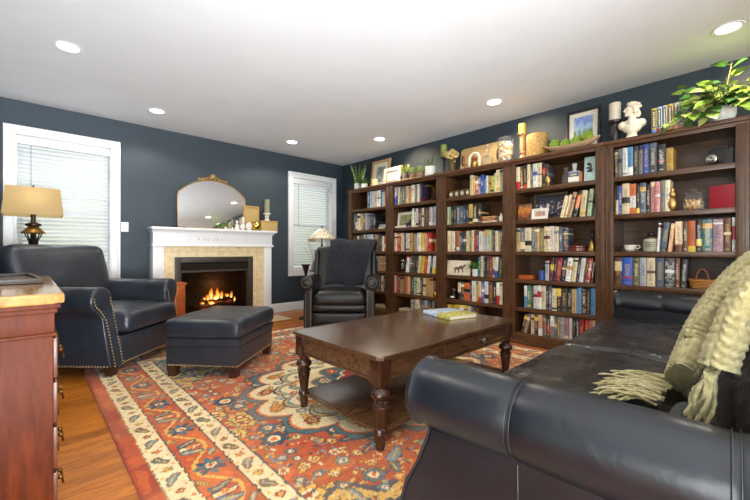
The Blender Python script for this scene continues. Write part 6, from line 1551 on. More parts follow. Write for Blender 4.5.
for q in range(5): bl.append(((0, -0.03 + 0.022 * q, 0.372 + 0.008 * sin(q)), (0.036, 0.015, 0.014)))
RH = Matrix.Rotation(radians(-58), 4, 'Z')      # the head looks over the shoulder towards the windows
bl = [(tuple(RH @ Vector(c)), r, RH) if c[2] > 0.24 else (c, r) for c, r in bl]
blob('bust_figure', PLAS, t, bl, 0.005)
# six boxed volumes
BOXED = [('mustard', 'gold', 'skyblue', 651.5, 656.5, 'gold yellow and blue'), ('paleblue', 'paleblue', 'red', 657, 662, 'pale blue and red'), ('silver', 'silver', 'cream', 662.5, 666.8, 'pale grey and cream'), ('mustard', 'yellow', 'peach', 667.2, 673, 'yellow and peach'), ('palegreen', 'palegreen', 'peach', 673.4, 678.6, 'pale green and peach'), ('silver', 'silver', 'pink', 679, 684.6, 'silver and pink')]
XT = 4.22
for i, (cn, c2, foot, xa, xb, wd) in enumerate(BOXED):
    ya = spot(xa, 115, XT)[0]; yb = spot(xb, 115, XT)[0]; zt = spot(xb, 107.8 - 1.45 * i, XT)[1] - TZ
    th_ = ya - yb - 0.001
    o = book(XT, (ya + yb) / 2, TZ, th_, zt, 0.17, cn, '%s book with black spine panel on the bookcase top' % wd, 'matching books on the bookcase top', band=foot, rng=(0.0, 0.22))
    pn = MB().box(-0.0012, 0.001, -th_ * 0.30, th_ * 0.30, zt * 0.27, zt * 0.93, 0.0).out('spine_panel', NT('x').m if False else pm('black_panel', (34, 32, 32), 0.5), o, smooth=0)
    m = MB(); rr = random.Random(40 + i); zz = zt * 0.31
    while zz < zt * 0.88:
        w_ = rr.uniform(0.006, 0.016); m.box(-0.0022, -0.001, -th_ * 0.14, th_ * 0.16, zz, zz + w_); zz += w_ + 0.005
    m.out('spine_lettering', pm('panel_white', (216, 212, 200), 0.5), o, smooth=0)
# pothos
y, z = spot(722, 112, 4.28)
t = thing('potted_pothos', 'trailing variegated green plant in a white ceramic pot on the bookcase top', 'plant', (4.27, y, TZ))
lathe_thing(t, 'pot', CERA, [(0.06, 0), (0.07, 0.01), (0.088, 0.06), (0.092, 0.11), (0.086, 0.135), (0.078, 0.135), (0.076, 0.11), (0, 0.10)], 32)
PG = [pm('pothos_dark', (58, 98, 36), 0.35, var=0.4, vs=26), pm('pothos_lime', (118, 148, 48), 0.35, var=0.3, vs=26), pm('pothos_pale', (164, 176, 96), 0.35, var=0.25, vs=26)]
ms = [MB(), MB(), MB()]; st_ = MB(); rr = random.Random(77)
def heart(m, p, d, up, L):
    p = Vector(p); d = Vector(d).normalized(); s = d.cross(up).normalized(); nn = s.cross(d)
    rows = []
    for tt, w in ((-0.06, 0.22), (0.06, 0.38), (0.25, 0.44), (0.45, 0.38), (0.65, 0.26), (0.85, 0.11), (1.0, 0.004)):
        c = p + d * (L * tt) - nn * (L * 0.25 * tt * tt); mid = c if tt >= 0 else p + d * 0.02 * L
        rows.append([m.bm.verts.new(c - s * w * L + nn * 0.10 * w * L), m.bm.verts.new(mid - nn * 0.03 * L), m.bm.verts.new(c + s * w * L + nn * 0.10 * w * L)])
    for a, b2 in zip(rows, rows[1:]):
        m.bm.faces.new((a[0], a[1], b2[1], b2[0])); m.bm.faces.new((a[1], a[2], b2[2], b2[1]))
def vine(pts, n, L=0.10):
    P = smooth_path(pts, 8); st_.tube(P, 0.0035, 5)
    for q in range(n):
        k = int((q + 0.6) / n * (len(P) - 1)); p = P[k]; tdir = (P[min(k + 1, len(P) - 1)] - P[max(0, k - 1)]).normalized(); sd = tdir.cross(Vector((0, 0, 1)))
        sd = sd.normalized() if sd.length > 1e-3 else Vector((1, 0, 0)); sg = 1 if q % 2 else -1
        d = (tdir * 0.6 + sd * sg * 0.7 + Vector((-0.5, 0, -0.25))).normalized(); pet = p + d * 0.035; st_.tube([p, pet], 0.002, 4)
        heart(ms[rr.choice([0, 1, 1, 2, 0])], pet, d, Vector((-0.75, 0, 0.65)), L * rr.uniform(0.75, 1.15))
o_ = Vector((0, 0, 0.115))
for q in range(34):   # crown of the plant
    a = q * 2.4; r_ = 0.08 + 0.11 * rr.random(); vine([o_, o_ + Vector((0.4 * r_ * cos(a), 0.5 * r_ * sin(a), 0.09)), o_ + Vector((min(0.16, r_ * cos(a)) - 0.05, 1.2 * r_ * sin(a), 0.02 + 0.22 * rr.random()))], 4, 0.088)
vine([o_, (-0.06, 0.10, 0.22), (-0.12, 0.20, 0.13), (-0.17, 0.28, 0.07), (-0.185, 0.35, 0.03)], 12, 0.08)
vine([o_, (-0.05, 0.10, 0.26), (-0.10, 0.18, 0.22), (-0.13, 0.24, 0.15)], 8, 0.095)
vine([o_, (-0.08, 0.08, 0.18), (-0.15, 0.14, 0.12), (-0.17, 0.18, 0.05)], 8, 0.09)
vine([o_, (-0.11, 0.04, 0.17), (-0.17, 0.06, 0.10), (-0.19, 0.07, 0.04)], 8, 0.09)
vine([o_, (-0.10, -0.05, 0.18), (-0.16, -0.10, 0.12), (-0.18, -0.15, 0.08)], 8, 0.09)
vine([o_, (0.0, 0.10, 0.24), (0.02, 0.20, 0.31), (0.0, 0.27, 0.40)], 7, 0.085)
vine([o_, (-0.02, -0.03, 0.30), (-0.03, -0.05, 0.42), (0.0, -0.06, 0.50)], 5, 0.10)
vine([o_, (-0.03, 0.04, 0.28), (-0.04, 0.07, 0.36)], 6, 0.095)
vine([o_, (-0.05, -0.10, 0.26), (-0.10, -0.17, 0.22), (-0.13, -0.22, 0.14)], 9, 0.095)
vine([o_, (0.0, -0.12, 0.30), (0.02, -0.22, 0.34)], 8, 0.095)
st_.out('vine', GRN2, t)
for mm, nm, mt in zip(ms, ('dark_leaves', 'lime_leaves', 'pale_leaves'), PG): mm.out(nm, mt, t, smooth=60)

# ------------------------------------------------------------------ ornaments on the shelves
def on(u_px, y_px, X): return pl(u_px, y_px, 'X', X)
CP = pm('copper', (170, 98, 52), 0.3, 1.0, var=0.2)
p = on(371, 243, 4.19); t = thing('copper_bowl', 'small copper bowl before the dark books in the corner bookcase', 'bowl', (XS - 0.001 + 0.0, p.y, SH[1])); t.location.x = 4.147 + 0.0
lathe_thing(t, 'bowl_body', CP, [(0.004, 0), (0.008, 0.004), (0.012, 0.02), (0.011, 0.03), (0.0, 0.03)], 16)
# wreath plate on a stand, second unit
p = on(430, 195, 4.30)
t = thing('wire_wreath', 'round dark wire wreath ornament with gold leaves on the top shelf of the second bookcase', 'ornament', (4.26, p.y, SH[0]))
WIRE = pm('dark_bronze_wire', (58, 44, 32), 0.4, 0.8, var=0.3)
m = MB(); m.tube([(0, 0.10 * cos(radians(a)), 0.125 + 0.10 * sin(radians(a))) for a in range(0, 361, 12)], 0.007, 8); m.box(-0.03, 0.03, -0.05, 0.05, 0, 0.012, 0.004); m.tube([(0, 0, 0.01), (0, 0, 0.03)], 0.006, 6); m.out('wire_ring', WIRE, t)
m = MB()
for q in range(30): a = q * 2 * pi / 30; leafblade(m, (0, 0.10 * cos(a), 0.125 + 0.10 * sin(a)), (-0.3, cos(a + 1.2 * (-1) ** q), sin(a + 1.2 * (-1) ** q)), 0.045, 0.011, 0.1, up=Vector((1, 0, 0)))
m.out('leaf_sprays', GLD, t)
LAND = picmat('green_landscape', [(0.3, (92, 96, 58)), (0.5, (142, 142, 96)), (0.7, (190, 186, 150))], 5)
frame('picture_frame', 'cream framed green landscape picture on the second shelf behind a dark figurine', 'picture', 4.20, 396.9, 412.3, 212.2, SH[1], 0.02, CREAM, CREAM, LAND, 0.022, 0.018, 7)
p = on(409, 221, 4.18)
t = thing('figurine', 'small dark crouching animal figurine in front of the green landscape picture', 'figurine', (4.168, p.y, SH[1] + 0.006), radians(90))
blob('animal_body', BFRAME, t, [((0, 0, 0.05), (0.022, 0.045, 0.022)), ((0, -0.045, 0.085), (0.014, 0.02, 0.018)), ((0, -0.062, 0.088), (0.008, 0.012, 0.008)), ((0.01, -0.03, 0.025), (0.008, 0.008, 0.03)), ((-0.01, -0.03, 0.025), (0.008, 0.008, 0.03)), ((0.012, 0.03, 0.025), (0.010, 0.011, 0.03)), ((-0.012, 0.03, 0.025), (0.010, 0.011, 0.03)), ((0, -0.035, 0.066), (0.014, 0.02, 0.022)), ((0.006, -0.04, 0.105), (0.004, 0.005, 0.012)), ((-0.006, -0.04, 0.105), (0.004, 0.005, 0.012)), ((0, 0.055, 0.06), (0.006, 0.02, 0.006))], 0.004)
p = on(397.5, 227.5, 4.18); t = thing('soap_stone', 'flat cream stone lying in front of the landscape picture', 'stone', (4.165, p.y, SH[1])); MB().rbox((0, 0, 0.012), (0.035, 0.07, 0.024), 0.01, 6).out('stone_body', CREAM, t)
p = on(435.5, 247, 4.2); t = thing('carved_bookend', 'dark carved wooden bookend beside the red books on the third shelf', 'bookend', (4.22, 3.172, SH[2]))
m = MB(); m.box(-0.04, 0.04, -0.02, 0.02, 0, 0.016, 0.004); m.lathe([(0.018, 0.016), (0.016, 0.05), (0.020, 0.08), (0.014, 0.11), (0.018, 0.14), (0.012, 0.165), (0.0, 0.18)], n=14); m.out('carving', DWOOD, t)
t = thing('owl_ornament', 'black and cream carved owl ornament on the fourth shelf before the leaning books', 'ornament', (4.22, 3.80, SH[3] + 0.006), radians(-90))
blob('owl_body', BFRAME, t, [((0, 0, 0.07), (0.05, 0.04, 0.075)), ((0, 0, 0.165), (0.042, 0.036, 0.04)), ((0.03, -0.005, 0.205), (0.012, 0.012, 0.02)), ((-0.03, -0.005, 0.205), (0.012, 0.012, 0.02)), ((0.05, 0.005, 0.08), (0.014, 0.032, 0.06)), ((-0.05, 0.005, 0.08), (0.014, 0.032, 0.06)), ((0, -0.03, 0.15), (0.007, 0.012, 0.011))], 0.005)
m = MB()
for sx in (-1, 1): m.ball((sx * 0.018, -0.033, 0.172), (0.012, 0.006, 0.012), 10, 8); 
for q in range(5): m.ball((0.012 * (q % 3 - 1), -0.038, 0.05 + 0.018 * q), (0.006, 0.005, 0.009), 8, 6)
m.out('owl_markings', CREAM, t)
p = on(432.5, 296, 4.17); t = thing('brass_pot', 'tiny round brass lidded pot at the end of the fifth shelf beside tan books', 'pot', (4.172, 3.168, SH[4]))
lathe_thing(t, 'pot_body', pm('bright_brass', (190, 156, 66), 0.25, 1.0), [(0.016, 0), (0.026, 0.006), (0.034, 0.03), (0.03, 0.05), (0.022, 0.056), (0.026, 0.06), (0.016, 0.072), (0.006, 0.078), (0.006, 0.09), (0, 0.093)])
# middle unit
TIN = pm('bronze_tin', (112, 92, 52), 0.4, 0.5, var=0.2)
for i, (xa, xb) in enumerate(((115, 154), (159, 200), (205, 246), (251, 288))):
    a = pl(435 + xa / 8.333, 192, 'X', 4.165); b_ = pl(435 + xb / 8.333, 192, 'X', 4.165); w_ = a.y - b_.y - 0.006; h_ = 0.094
    t = thing('letter_block', 'bronze cube block with white emblem, %s from window end of the top shelf' % ORD[i + 1], 'block', (4.165, (a.y + b_.y) / 2, SH[0]), group='emblem blocks on the top shelf')
    MB().box(0, w_, -w_ / 2, w_ / 2, 0, h_, 0.006).out('block_body', TIN, t)
    m = MB(); m.tube([(-0.001, w_ * 0.26 * cos(radians(q)), h_ * 0.48 + w_ * 0.30 * sin(radians(q))) for q in range(0, 361, 20)], 0.0035, 6); m.box(-0.003, 0.001, -0.004, 0.004, h_ * 0.33, h_ * 0.63); m.box(-0.003, 0.001, -0.012, 0.012, h_ * 0.45, h_ * 0.50); m.out('emblem', WHT, t)
t = thing('small_bottle', 'tiny cream bottle at the end of the second shelf of the middle bookcase', 'bottle', (4.17, on(502.6, 221, 4.17).y + 0.02, SH[1]))
lathe_thing(t, 'bottle_body', CREAM, [(0.018, 0), (0.022, 0.006), (0.022, 0.055), (0.010, 0.075), (0.010, 0.095), (0.014, 0.10), (0, 0.10)], 16)
# horse canvas: sepia sketch on cream
HZ = picmat('sepia_canvas', [(0.3, (214, 200, 170)), (0.7, (232, 222, 198))], 4)
a = pl(446.9, 258.5, 'X', 4.165); b_ = pl(470, 259, 'X', 4.17); hC = 0.195
t = thing('horse_canvas', 'cream canvas with a sepia drawing of horses on the fourth shelf of the middle bookcase', 'picture', (4.165, (a.y + b_.y) / 2, SH[3] + 0.003)); t.rotation_euler = (0, radians(5), 0); w_ = a.y - b_.y
MB().box(0, 0.018, -w_ / 2, w_ / 2, 0, hC, 0.002).out('canvas', HZ, t)
m = MB(); SEP = pm('sepia_ink', (110, 82, 64), 0.8, var=0.5, vs=60)
for s_, (oy, oz, k) in enumerate(((0.02, 0.03, 1.0), (-0.035, 0.035, 1.05))):
    def E(y_, z_, ry, rz, r_=0): m.ball((-0.0005, oy - y_ * k, oz + z_ * k), (0.0012, ry * k, rz * k), 12, 8, Matrix.Rotation(radians(r_), 4, 'X'))
    E(0, 0.06, 0.042, 0.019); E(0.045, 0.078, 0.014, 0.024, -30 if False else 30); E(0.064, 0.094, 0.017, 0.009, -25)
    for ly, lz in ((-0.032, 0.022), (-0.022, 0.022), (0.024, 0.022), (0.034, 0.022)): E(ly, lz, 0.005, 0.026)
    E(-0.046, 0.048, 0.006, 0.022, -20)
m.out('horse_drawing', SEP, t)
p = on(474.5, 272, 4.16)
t = thing('potted_plant', 'small grassy green plant in a white cup beside the horse canvas', 'plant', (4.178, p.y, SH[3]))
lathe_thing(t, 'pot', CERA, [(0.032, 0), (0.035, 0.004), (0.043, 0.092), (0.038, 0.092), (0, 0.08)])
m = MB(); rr = random.Random(14)
for q in range(110): a_ = q * 2.4; leafblade(m, (0.014 * cos(a_), 0.014 * sin(a_), 0.085), (cos(a_) - 0.15, sin(a_) * 1.1, rr.uniform(0.4, 2.2)), rr.uniform(0.14, 0.23), 0.0065, 0.4)
m.out('foliage', FERN, t)
p = on(452.6, 295, 4.17)
t = thing('dark_jar', 'squat dark glass jar with a cream label on the fifth shelf of the middle bookcase', 'jar', (4.205, p.y, SH[4]))
lathe_thing(t, 'jar_body', pm('dark_glaze', (36, 26, 22), 0.2), [(0.04, 0), (0.05, 0.006), (0.052, 0.04), (0.05, 0.075), (0.034, 0.09), (0.034, 0.10), (0.044, 0.105), (0.044, 0.13), (0.036, 0.145), (0, 0.15)])
m = MB(); m.prism([(-0.0525 * cos(radians(a)), -0.0525 * sin(radians(a))) for a in range(-38, 39, 8)] + [(-0.051 * cos(radians(a)), -0.051 * sin(radians(a))) for a in range(38, -39, -8)], 'Z', 0.02, 0.042); m.out('jar_label', CREAM, t)
# fourth unit
p = on(548.2, 178, 4.17); t = thing('pineapple_ornament', 'small gold pineapple ornament on the top shelf beside the upright books', 'ornament', (4.165, p.y, SH[0]))
m = MB(); m.lathe([(0.02, 0), (0.024, 0.01), (0.014, 0.02), (0.026, 0.045), (0.028, 0.07), (0.02, 0.095), (0.01, 0.105)], n=14)
for q in range(9): a = q * 2.4; leafblade(m, (0, 0, 0.10), (cos(a) * 0.5, sin(a) * 0.5, 1), 0.045, 0.008, 0.1)
m.out('pineapple_body', GOLDF, t)
p = on(565.6, 175, 4.2); t = thing('glass_bottle', 'empty clear glass bottle beside the labelled bottle on the top shelf', 'bottle', (4.21, p.y, SH[0]))
lathe_thing(t, 'bottle_body', CLEAR, [(0.036, 0), (0.04, 0.005), (0.04, 0.085), (0.016, 0.115), (0.016, 0.16), (0.022, 0.165), (0.020, 0.18)], cap=False)
p = on(574.3, 172, 4.19); t = thing('liquor_bottle', 'square clear bottle with a cream and slate label and round stopper on the top shelf', 'bottle', (4.20, p.y, SH[0]))
MB().rbox((0, 0, 0.062), (0.07, 0.112, 0.124), 0.014, 6).out('bottle_body', glass('tinted_glass', (232, 238, 242), 0.03, haze=0.3), t)
lathe_thing(t, 'stopper', glass('tinted_glass2', (236, 236, 230), 0.05, haze=0.4), [(0.019, 0.095), (0.016, 0.15), (0.022, 0.155), (0.022, 0.165), (0.018, 0.17), (0.024, 0.185), (0.022, 0.205), (0, 0.21)])
MB().box(-0.0375, -0.0355, -0.052, 0.052, 0.012, 0.062).out('bottle_label', CREAM, t, smooth=0); MB().box(-0.0375, -0.0355, -0.052, 0.052, 0.063, 0.108).out('label_band', pm('label_slate', (78, 90, 112), 0.5), t, smooth=0); MB().box(-0.0382, -0.0374, -0.03, 0.03, 0.078, 0.090).out('label_script', pm('label_gold', (206, 186, 120), 0.5), t, smooth=0)
p = on(581, 175, 4.18); t = thing('matchbox', 'narrow orange and brown box standing beside the labelled bottle', 'box', (4.19, p.y, SH[0])); MB().box(-0.02, 0.02, -0.008, 0.008, 0, 0.11, 0.002).out('box_shell', pm('box_orange', (178, 98, 42), 0.5, var=0.3, vs=40), t)
a = pl(585.5, 176, 'X', 4.19); b_ = pl(596, 176, 'X', 4.19); hC = pl(596, 155, 'X', 4.19).z - SH[0]
t = thing('framed_card', 'pale teal card with a dark sketch leaning at the end of the top shelf', 'picture', (4.19, (a.y + b_.y) / 2 + 0.01, SH[0] + 0.0022)); t.rotation_euler = (0, radians(8), radians(8)); w_ = (a.y - b_.y) * 1.05; TEALC = picmat('teal_card', [(0.3, (150, 176, 170)), (0.7, (190, 208, 200))], 3)
MB().box(0, 0.008, -w_ / 2, w_ / 2, 0, hC, 0.001).out('card', TEALC, t); 
m = MB(); rr = random.Random(3)
for q in range(12): m.ball((0, rr.uniform(-.02, .025), hC * 0.55 + rr.uniform(-.04, .05)), (0.001, rr.uniform(.006, .02), rr.uniform(.006, .018)), 8, 6)
m.out('dark_sketch', BFRAME, t)
SUN = picmat('sunset_cover', [(0.25, (40, 26, 20)), (0.42, (130, 66, 28)), (0.55, (206, 130, 50)), (0.7, (70, 54, 46))], 7, 0.6)
a = pl(517.7, 212, 'X', 4.18); b_ = pl(530, 212, 'X', 4.18); hC = pl(524, 204, 'X', 4.18).z - SH[1]
t = thing('hardcover_book', 'dark sunset covered book standing face out on the second shelf of the fourth bookcase', 'book', (4.18, (a.y + b_.y) / 2, SH[1] + 0.004)); t.rotation_euler = (0, radians(7), 0); w_ = a.y - b_.y
MB().box(0, 0.003, -w_ / 2, w_ / 2, 0, hC).out('cover', SUN, t, smooth=0); MB().box(0.003, 0.022, -w_ / 2 + 0.003, w_ / 2 - 0.003, 0.003, hC - 0.003).out('pages', PAGES, t, smooth=0); MB().box(0.022, 0.025, -w_ / 2, w_ / 2, 0, hC).out('back_cover', SUN, t, smooth=0)
FAM = NT('dark_group_photo'); fmb_ = FAM.bsdf(0.3); fg_ = FAM.coords('Generated'); fs_ = FAM.n('SeparateXYZ'); FAM.l(fg_, fs_.inputs[0]); fn_ = FAM.noise(fg_, 8, 3, 0.5)
ff_ = FAM.math('SUBTRACT', fn_.outputs[0], FAM.math('MULTIPLY', FAM.math('ABSOLUTE', FAM.math('SUBTRACT', fs_.outputs[2], 0.45)), 0.55))
FAM.l(FAM.ramp(ff_, [(0.32, rgb((36, 38, 50))), (0.46, rgb((62, 62, 78))), (0.54, rgb((176, 150, 140))), (0.62, rgb((226, 220, 220)))]), fmb_.inputs['Base Color']); FAM = FAM.m
ORN = pm('ornate_frame', (88, 70, 46), 0.4, 0.4, var=0.5, vs=90, bump=0.8, bs=90)
frame('picture_frame', 'large dark ornate framed group photograph standing behind small frame on the second shelf', 'picture', 4.27, 532.5, 566.5, 193, SH[1], 0.025, ORN, CREAM, FAM, 0.03, 0.0, 6)
frame('picture_frame', 'small cream framed photograph in front of the large ornate framed photograph', 'picture', 4.165, 531, 547.5, 208.5, SH[1], 0.018, CREAM, CREAM, picmat('tiny_photo', [(0.3, (90, 62, 50)), (0.6, (196, 160, 140))], 5), 0.022, 0.012, 7)
p = on(576.7, 248, 4.2); t = thing('lacquer_box', 'round reddish brown lacquer box on the third shelf of the fourth bookcase', 'box', (4.23, p.y, SH[2]))
lathe_thing(t, 'box_body', pm('red_lacquer', (104, 50, 36), 0.25), [(0.085, 0), (0.09, 0.006), (0.09, 0.036), (0.085, 0.04), (0.09, 0.044), (0.09, 0.056), (0.08, 0.064), (0, 0.064)], 32)
t2 = thing('dark_pipe', 'dark smoking pipe lying on the round lacquer box', 'pipe', (4.21, p.y, SH[2] + 0.064)); m = MB(); m.tube([(0, 0.10, 0.008), (0, 0.02, 0.008), (0, -0.04, 0.014)], [0.005, 0.006, 0.008], 8); m.lathe([(0.010, 0.0), (0.016, 0.01), (0.017, 0.034), (0.012, 0.034), (0, 0.02)], c=(0, -0.05, 0.0), n=14); m.out('pipe_body', BFRAME, t2)
p = on(593, 248, 4.18); t = thing('hand_bell', 'brass hand bell with a black handle at the end of the third shelf', 'bell', (4.185, p.y + 0.01, SH[2]))
lathe_thing(t, 'bell_body', pm('bell_brass', (168, 136, 70), 0.3, 1.0, var=0.2, vs=30), [(0.040, 0), (0.041, 0.008), (0.034, 0.02), (0.029, 0.055), (0.024, 0.085), (0.012, 0.10), (0.010, 0.112)], 24); lathe_thing(t, 'bell_handle', BLK, [(0.010, 0.11), (0.014, 0.12), (0.008, 0.13), (0.020, 0.155), (0.022, 0.17), (0.012, 0.195), (0.016, 0.205), (0, 0.215)], 16)
a = pl(518.4, 279, 'X', 4.17); b_ = pl(532.8, 279, 'X', 4.17); t = thing('trinket_box', 'low orange brown wooden trinket box on the fourth shelf beside the blue mug', 'box', (4.17, (a.y + b_.y) / 2, SH[3])); w_ = a.y - b_.y
MB().box(0, 0.10, -w_ / 2, w_ / 2, 0, 0.03, 0.003).out('box_body', ORW, t); MB().box(-0.002, 0.102, -w_ / 2 - 0.002, w_ / 2 + 0.002, 0.03, 0.044, 0.004).out('box_lid', ORW, t)
p = on(541.5, 280, 4.18); t = thing('coffee_mug', 'royal blue ceramic mug beside the wooden trinket box', 'mug', (4.19, p.y, SH[3])); MUGB = pm('mug_blue', (46, 72, 126), 0.3)
lathe_thing(t, 'mug_body', MUGB, [(0.032, 0), (0.036, 0.004), (0.037, 0.105), (0.033, 0.105), (0.032, 0.01), (0, 0.01)], 24); MB().tube([(0, -0.034, 0.085), (0, -0.055, 0.085), (0, -0.062, 0.055), (0, -0.052, 0.028), (0, -0.034, 0.024)], 0.006, 8).out('mug_handle', MUGB, t)
# last unit
p = on(721, 160, 4.2); t = thing('folding_camera', 'old black folding camera with a silver lens on the top shelf of the end bookcase', 'camera', (4.22, p.y + 0.025, SH[0]), radians(-14))
m = MB(); m.box(0.0, 0.04, -0.10, 0.065, 0.0, 0.14, 0.006); m.box(0.005, 0.035, -0.07, 0.03, 0.14, 0.158, 0.004); m.box(-0.05, 0.0, -0.06, 0.06, 0.0, 0.008, 0.002); m.out('camera_body', pm('camera_leatherette', (40, 39, 40), 0.35, bump=0.3, bs=200), t)
m = MB()
for q in range(6): s_ = 0.045 - 0.004 * q; m.box(-0.007 * (q + 1), -0.007 * q - 0.001, -s_, s_, 0.06 - s_, 0.06 + s_, 0.002)
m.out('bellows', BFRAME, t)
MB().lathe([(0.034, 0), (0.036, 0.012), (0.030, 0.014), (0.028, 0.008), (0.016, 0.010), (0.015, 0.016), (0, 0.013)], c=(-0.045, 0.02, 0.055), n=24, M=Matrix.Rotation(-pi / 2, 4, 'Y')).out('lens', pm('nickel', (190, 186, 176), 0.25, 1.0), t)
p = on(672, 205, 4.19); t = thing('gold_figure', 'stacked gold pineapple ornament beside the cream book on the second shelf of end bookcase', 'ornament', (4.195, p.y, SH[1]))
m = MB(); m.ball((0, 0, 0.065), (0.034, 0.034, 0.065), 16, 12); m.ball((0, 0, 0.15), (0.028, 0.028, 0.035), 14, 10); m.ball((0, 0, 0.19), (0.02, 0.02, 0.03), 12, 8)
for v in m.bm.verts: v.co += v.co.normalized() * 0.003 * sin(v.co.z * 300) * cos(atan2(v.co.y, v.co.x) * 8)
m.out('ornament_body', GOLDF, t, smooth=60)
p = on(693.5, 200, 4.2); t = thing('candy_jar', 'lidded glass jar of yellow wrapped candies on the second shelf of the end bookcase', 'jar', (4.22, p.y, SH[1]))
lathe_thing(t, 'jar_glass', CLEAR, [(0.06, 0), (0.072, 0.008), (0.076, 0.05), (0.070, 0.115), (0.055, 0.135)], 28, cap=False); lathe_thing(t, 'jar_lid', CLEAR, [(0.058, 0.135), (0.06, 0.148), (0.02, 0.158), (0.014, 0.165), (0.026, 0.178), (0.024, 0.188), (0, 0.192)], 24)
rr = random.Random(6); CD = [pm('candy_yellow', (232, 192, 84), 0.4), pm('candy_amber', (214, 140, 70), 0.4), pm('candy_cream', (238, 226, 190), 0.4)]
for q in range(30):
    a = q * 2.4; r_ = 0.052 * sqrt(rr.random()); m = MB(); R = Matrix.Rotation(rr.uniform(0, 6), 4, 'X') @ Matrix.Rotation(rr.uniform(0, 6), 4, 'Z'); m.lathe([(0.010, -0.02), (0.004, -0.012), (0.010, -0.006), (0.010, 0.006), (0.004, 0.012), (0.010, 0.02)], n=8, M=R, c=(r_ * cos(a), r_ * sin(a), 0.02 + 0.062 * q / 29)); m.out('candy', CD[q % 3], t)
# red folder face-out
a = pl(709, 200, 'X', 4.22); b_ = pl(735, 200, 'X', 4.17); t = thing('red_album', 'plain crimson hardcover album standing face out on the second shelf of the end bookcase', 'book', (4.195, (a.y + b_.y) / 2, SH[1])); ln = Vector((b_.x - a.x, b_.y - a.y, 0)); w_ = ln.length; t.rotation_euler = (0, 0, atan2(-ln.x, -ln.y) * -1)
hC = pl(735, 182, 'X', 4.17).z - SH[1] - 0.012; ALB = pm('album_red', (150, 26, 44), 0.45, var=0.08)
MB().box(0, 0.004, -w_ / 2, w_ / 2, 0, hC, 0.001).out('cover', ALB, t); MB().box(0.004, 0.022, -w_ / 2 + 0.002, w_ / 2 - 0.004, 0.004, hC - 0.004).out('pages', PAGES, t, smooth=0); MB().box(0.022, 0.026, -w_ / 2, w_ / 2, 0, hC, 0.001).out('back_cover', ALB, t)
p = on(629.5, 250, 4.2); PORC = pm('porcelain', (222, 216, 204), 0.2, var=0.04); t = thing('saucer', 'cream saucer under the teacup on the third shelf of the end bookcase', 'saucer', (4.225, p.y, SH[2])); lathe_thing(t, 'saucer_dish', PORC, [(0.03, 0), (0.035, 0.004), (0.075, 0.012), (0.078, 0.015), (0.034, 0.008), (0, 0.007)], 32)
t = thing('teacup', 'cream porcelain teacup standing on its saucer on the third shelf', 'teacup', (4.225, p.y, SH[2] + 0.0082)); lathe_thing(t, 'cup_body', PORC, [(0.022, 0), (0.026, 0.004), (0.05, 0.03), (0.054, 0.055), (0.051, 0.055), (0.046, 0.03), (0.02, 0.008), (0, 0.007)], 28); MB().tube([(0, -0.050, 0.045), (0, -0.072, 0.052), (0, -0.080, 0.035), (0, -0.064, 0.02), (0, -0.044, 0.022)], 0.005, 8).out('cup_handle', PORC, t)
p = on(651, 240, 4.2); t = thing('stoneware_jug', 'grey green stoneware jug with a dark brown collar and small handle on the third shelf', 'jug', (4.22, p.y, SH[2]))
lathe_thing(t, 'jug_body', pm('stoneware', (164, 158, 132), 0.4, var=0.1, vs=15), [(0.055, 0), (0.062, 0.006), (0.066, 0.06), (0.064, 0.10), (0.056, 0.118)], 28); JD = pm('brown_glaze', (48, 34, 28), 0.3)
lathe_thing(t, 'jug_collar', JD, [(0.056, 0.117), (0.05, 0.135), (0.03, 0.148), (0.018, 0.155), (0.016, 0.175), (0.022, 0.18), (0.018, 0.19), (0, 0.192)], 24); MB().tube([(0, 0.022, 0.178), (0, 0.045, 0.178), (0, 0.050, 0.15), (0, 0.044, 0.135)], 0.007, 8).out('jug_handle', JD, t)
m = MB(); rr = random.Random(2)
for r_ in range(3):
    a = -0.55
    while a < 0.5: w_ = rr.uniform(0.08, 0.2); m.box(-0.0672 * cos(a + w_ / 2), -0.0652 * cos(a + w_ / 2), -0.066 * sin(a + w_), -0.066 * sin(a), 0.082 - 0.018 * r_, 0.090 - 0.018 * r_); a += w_ + 0.06
m.out('jug_lettering', JD, t, smooth=0)
p = on(702, 282, 4.2); t = thing('small_basket', 'small honey woven basket with a leather top handle on the fourth shelf', 'basket', (4.22, p.y, SH[3]))
BSK = NT('woven_basket'); bk_ = BSK.bsdf(0.5); bw_ = BSK.n('TexWave'); bw_.bands_direction = 'Z'; bw_.inputs['Scale'].default_value = 24; bw_.inputs['Distortion'].default_value = 0.5; BSK.l(BSK.coords('Object'), bw_.inputs[0])
BSK.l(BSK.ramp(bw_.outputs[1], [(0.15, rgb((110, 62, 22))), (0.35, rgb((200, 134, 52)))]), bk_.inputs['Base Color']); BSK.bump(bk_, bw_.outputs[1], 0.6, 0.01); BSK = BSK.m
m = MB(); R = Matrix.Scale(0.72, 4, Vector((1, 0, 0))); m.lathe([(0.068, 0), (0.078, 0.006), (0.086, 0.04), (0.092, 0.068), (0.098, 0.068), (0.098, 0.082), (0.088, 0.082), (0.084, 0.066), (0.066, 0.01), (0, 0.01)], n=32, M=R); m.out('basket_body', BSK, t)
MB().tube([(0, 0.032 * cos(radians(a)) * 1.2, 0.08 + 0.088 * sin(radians(a))) for a in range(0, 181, 12)], 0.008, 8, flat=0.6).out('basket_handle', pm('handle_leather', (124, 70, 40), 0.5), t)
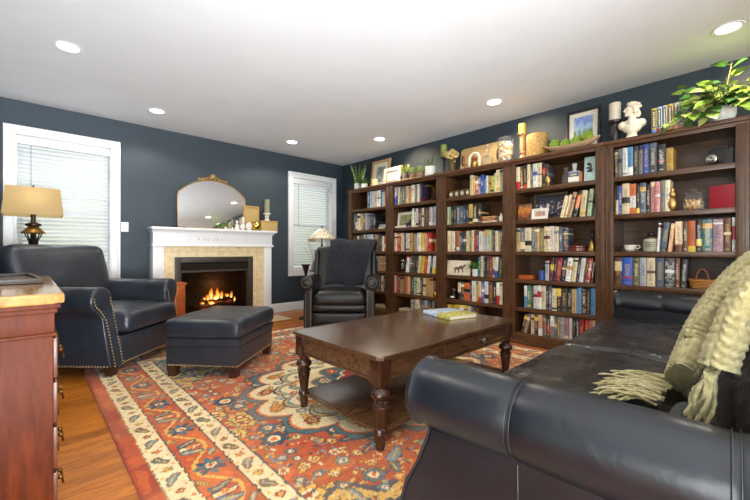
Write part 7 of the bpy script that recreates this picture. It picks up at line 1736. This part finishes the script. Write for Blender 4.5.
# ------------------------------------------------------------------ light
W = bpy.data.worlds.new('daylight'); SC.world = W; W.use_nodes = True
nt = W.node_tree; nt.nodes.clear()
wo = nt.nodes.new('ShaderNodeOutputWorld'); bg = nt.nodes.new('ShaderNodeBackground'); tc = nt.nodes.new('ShaderNodeTexCoord'); sx = nt.nodes.new('ShaderNodeSeparateXYZ'); rp = nt.nodes.new('ShaderNodeValToRGB')
nt.links.new(tc.outputs['Generated'], sx.inputs[0]); mp = nt.nodes.new('ShaderNodeMapRange'); mp.inputs[1].default_value = -1; nt.links.new(sx.outputs[2], mp.inputs[0]); nt.links.new(mp.outputs[0], rp.inputs[0])
e = rp.color_ramp.elements; e[0].position = 0.30; e[0].color = rgb((150, 160, 110)); e[1].position = 0.62; e[1].color = rgb((236, 244, 252))
x = e.new(0.5); x.color = rgb((214, 222, 190))
nt.links.new(rp.outputs[0], bg.inputs[0]); bg.inputs[1].default_value = WORLD_STRENGTH
nt.links.new(bg.outputs[0], wo.inputs[0])
def area(name, loc, target, sx_, sy_, e_, c=(1, 1, 1)):
    L = bpy.data.lights.new(name, 'AREA'); L.shape = 'RECTANGLE'; L.size = sx_; L.size_y = sy_; L.energy = e_; L.color = c
    o = bpy.data.objects.new(name, L); COL.objects.link(o); o.location = loc
    o.rotation_euler = (Vector(target) - Vector(loc)).to_track_quat('-Z', 'Y').to_euler(); return o
area('rear_fill_light', (2.0, -2.9, 1.8), (2.8, 3.0, 1.0), 4.0, 2.0, KEY, (0.95, 0.98, 1.0))  # added fill lamp behind the camera, no real window there
area('side_fill_light', (-2.6, -0.9, 1.2), (1.8, 3.2, 2.6), 2.6, 2.0, BOUNCE * 1.5, (0.92, 0.97, 1.0))  # added cool fill lamp for the sofa side and ceiling
area('ceiling_bounce', (0.4, -2.5, 0.5), (0.3, 3.8, 3.0), 2.4, 1.4, BOUNCE * 1.5, (0.92, 0.97, 1.0)).data.spread = radians(90)  # added fill lamp behind the camera, aimed up to brighten the ceiling
for k_, w_ in enumerate(WIN): area('sky_outside_window', ((w_[0] + w_[1]) / 2, YB + 1.7, 4.3), ((w_[0] + w_[1]) / 2, YB, 1.5), 2.0, 2.0, SKY, (0.95, 0.98, 1.0))
SC.view_settings.view_transform = 'Standard'
SC.view_settings.look = 'None'
SC.view_settings.exposure = EXPO

# set every small thing a hair above what carries it, so that no two surfaces coincide
for o in list(SC.objects):
    if o.parent is None and 'category' in o and o['category'] not in ('bookcase', 'fireplace', 'ceiling light', 'light switch', 'blind') and any(abs(o.location.z - z_) < 0.0005 for z_ in SH + [TOP, MZ]): o.location.z += 0.0009
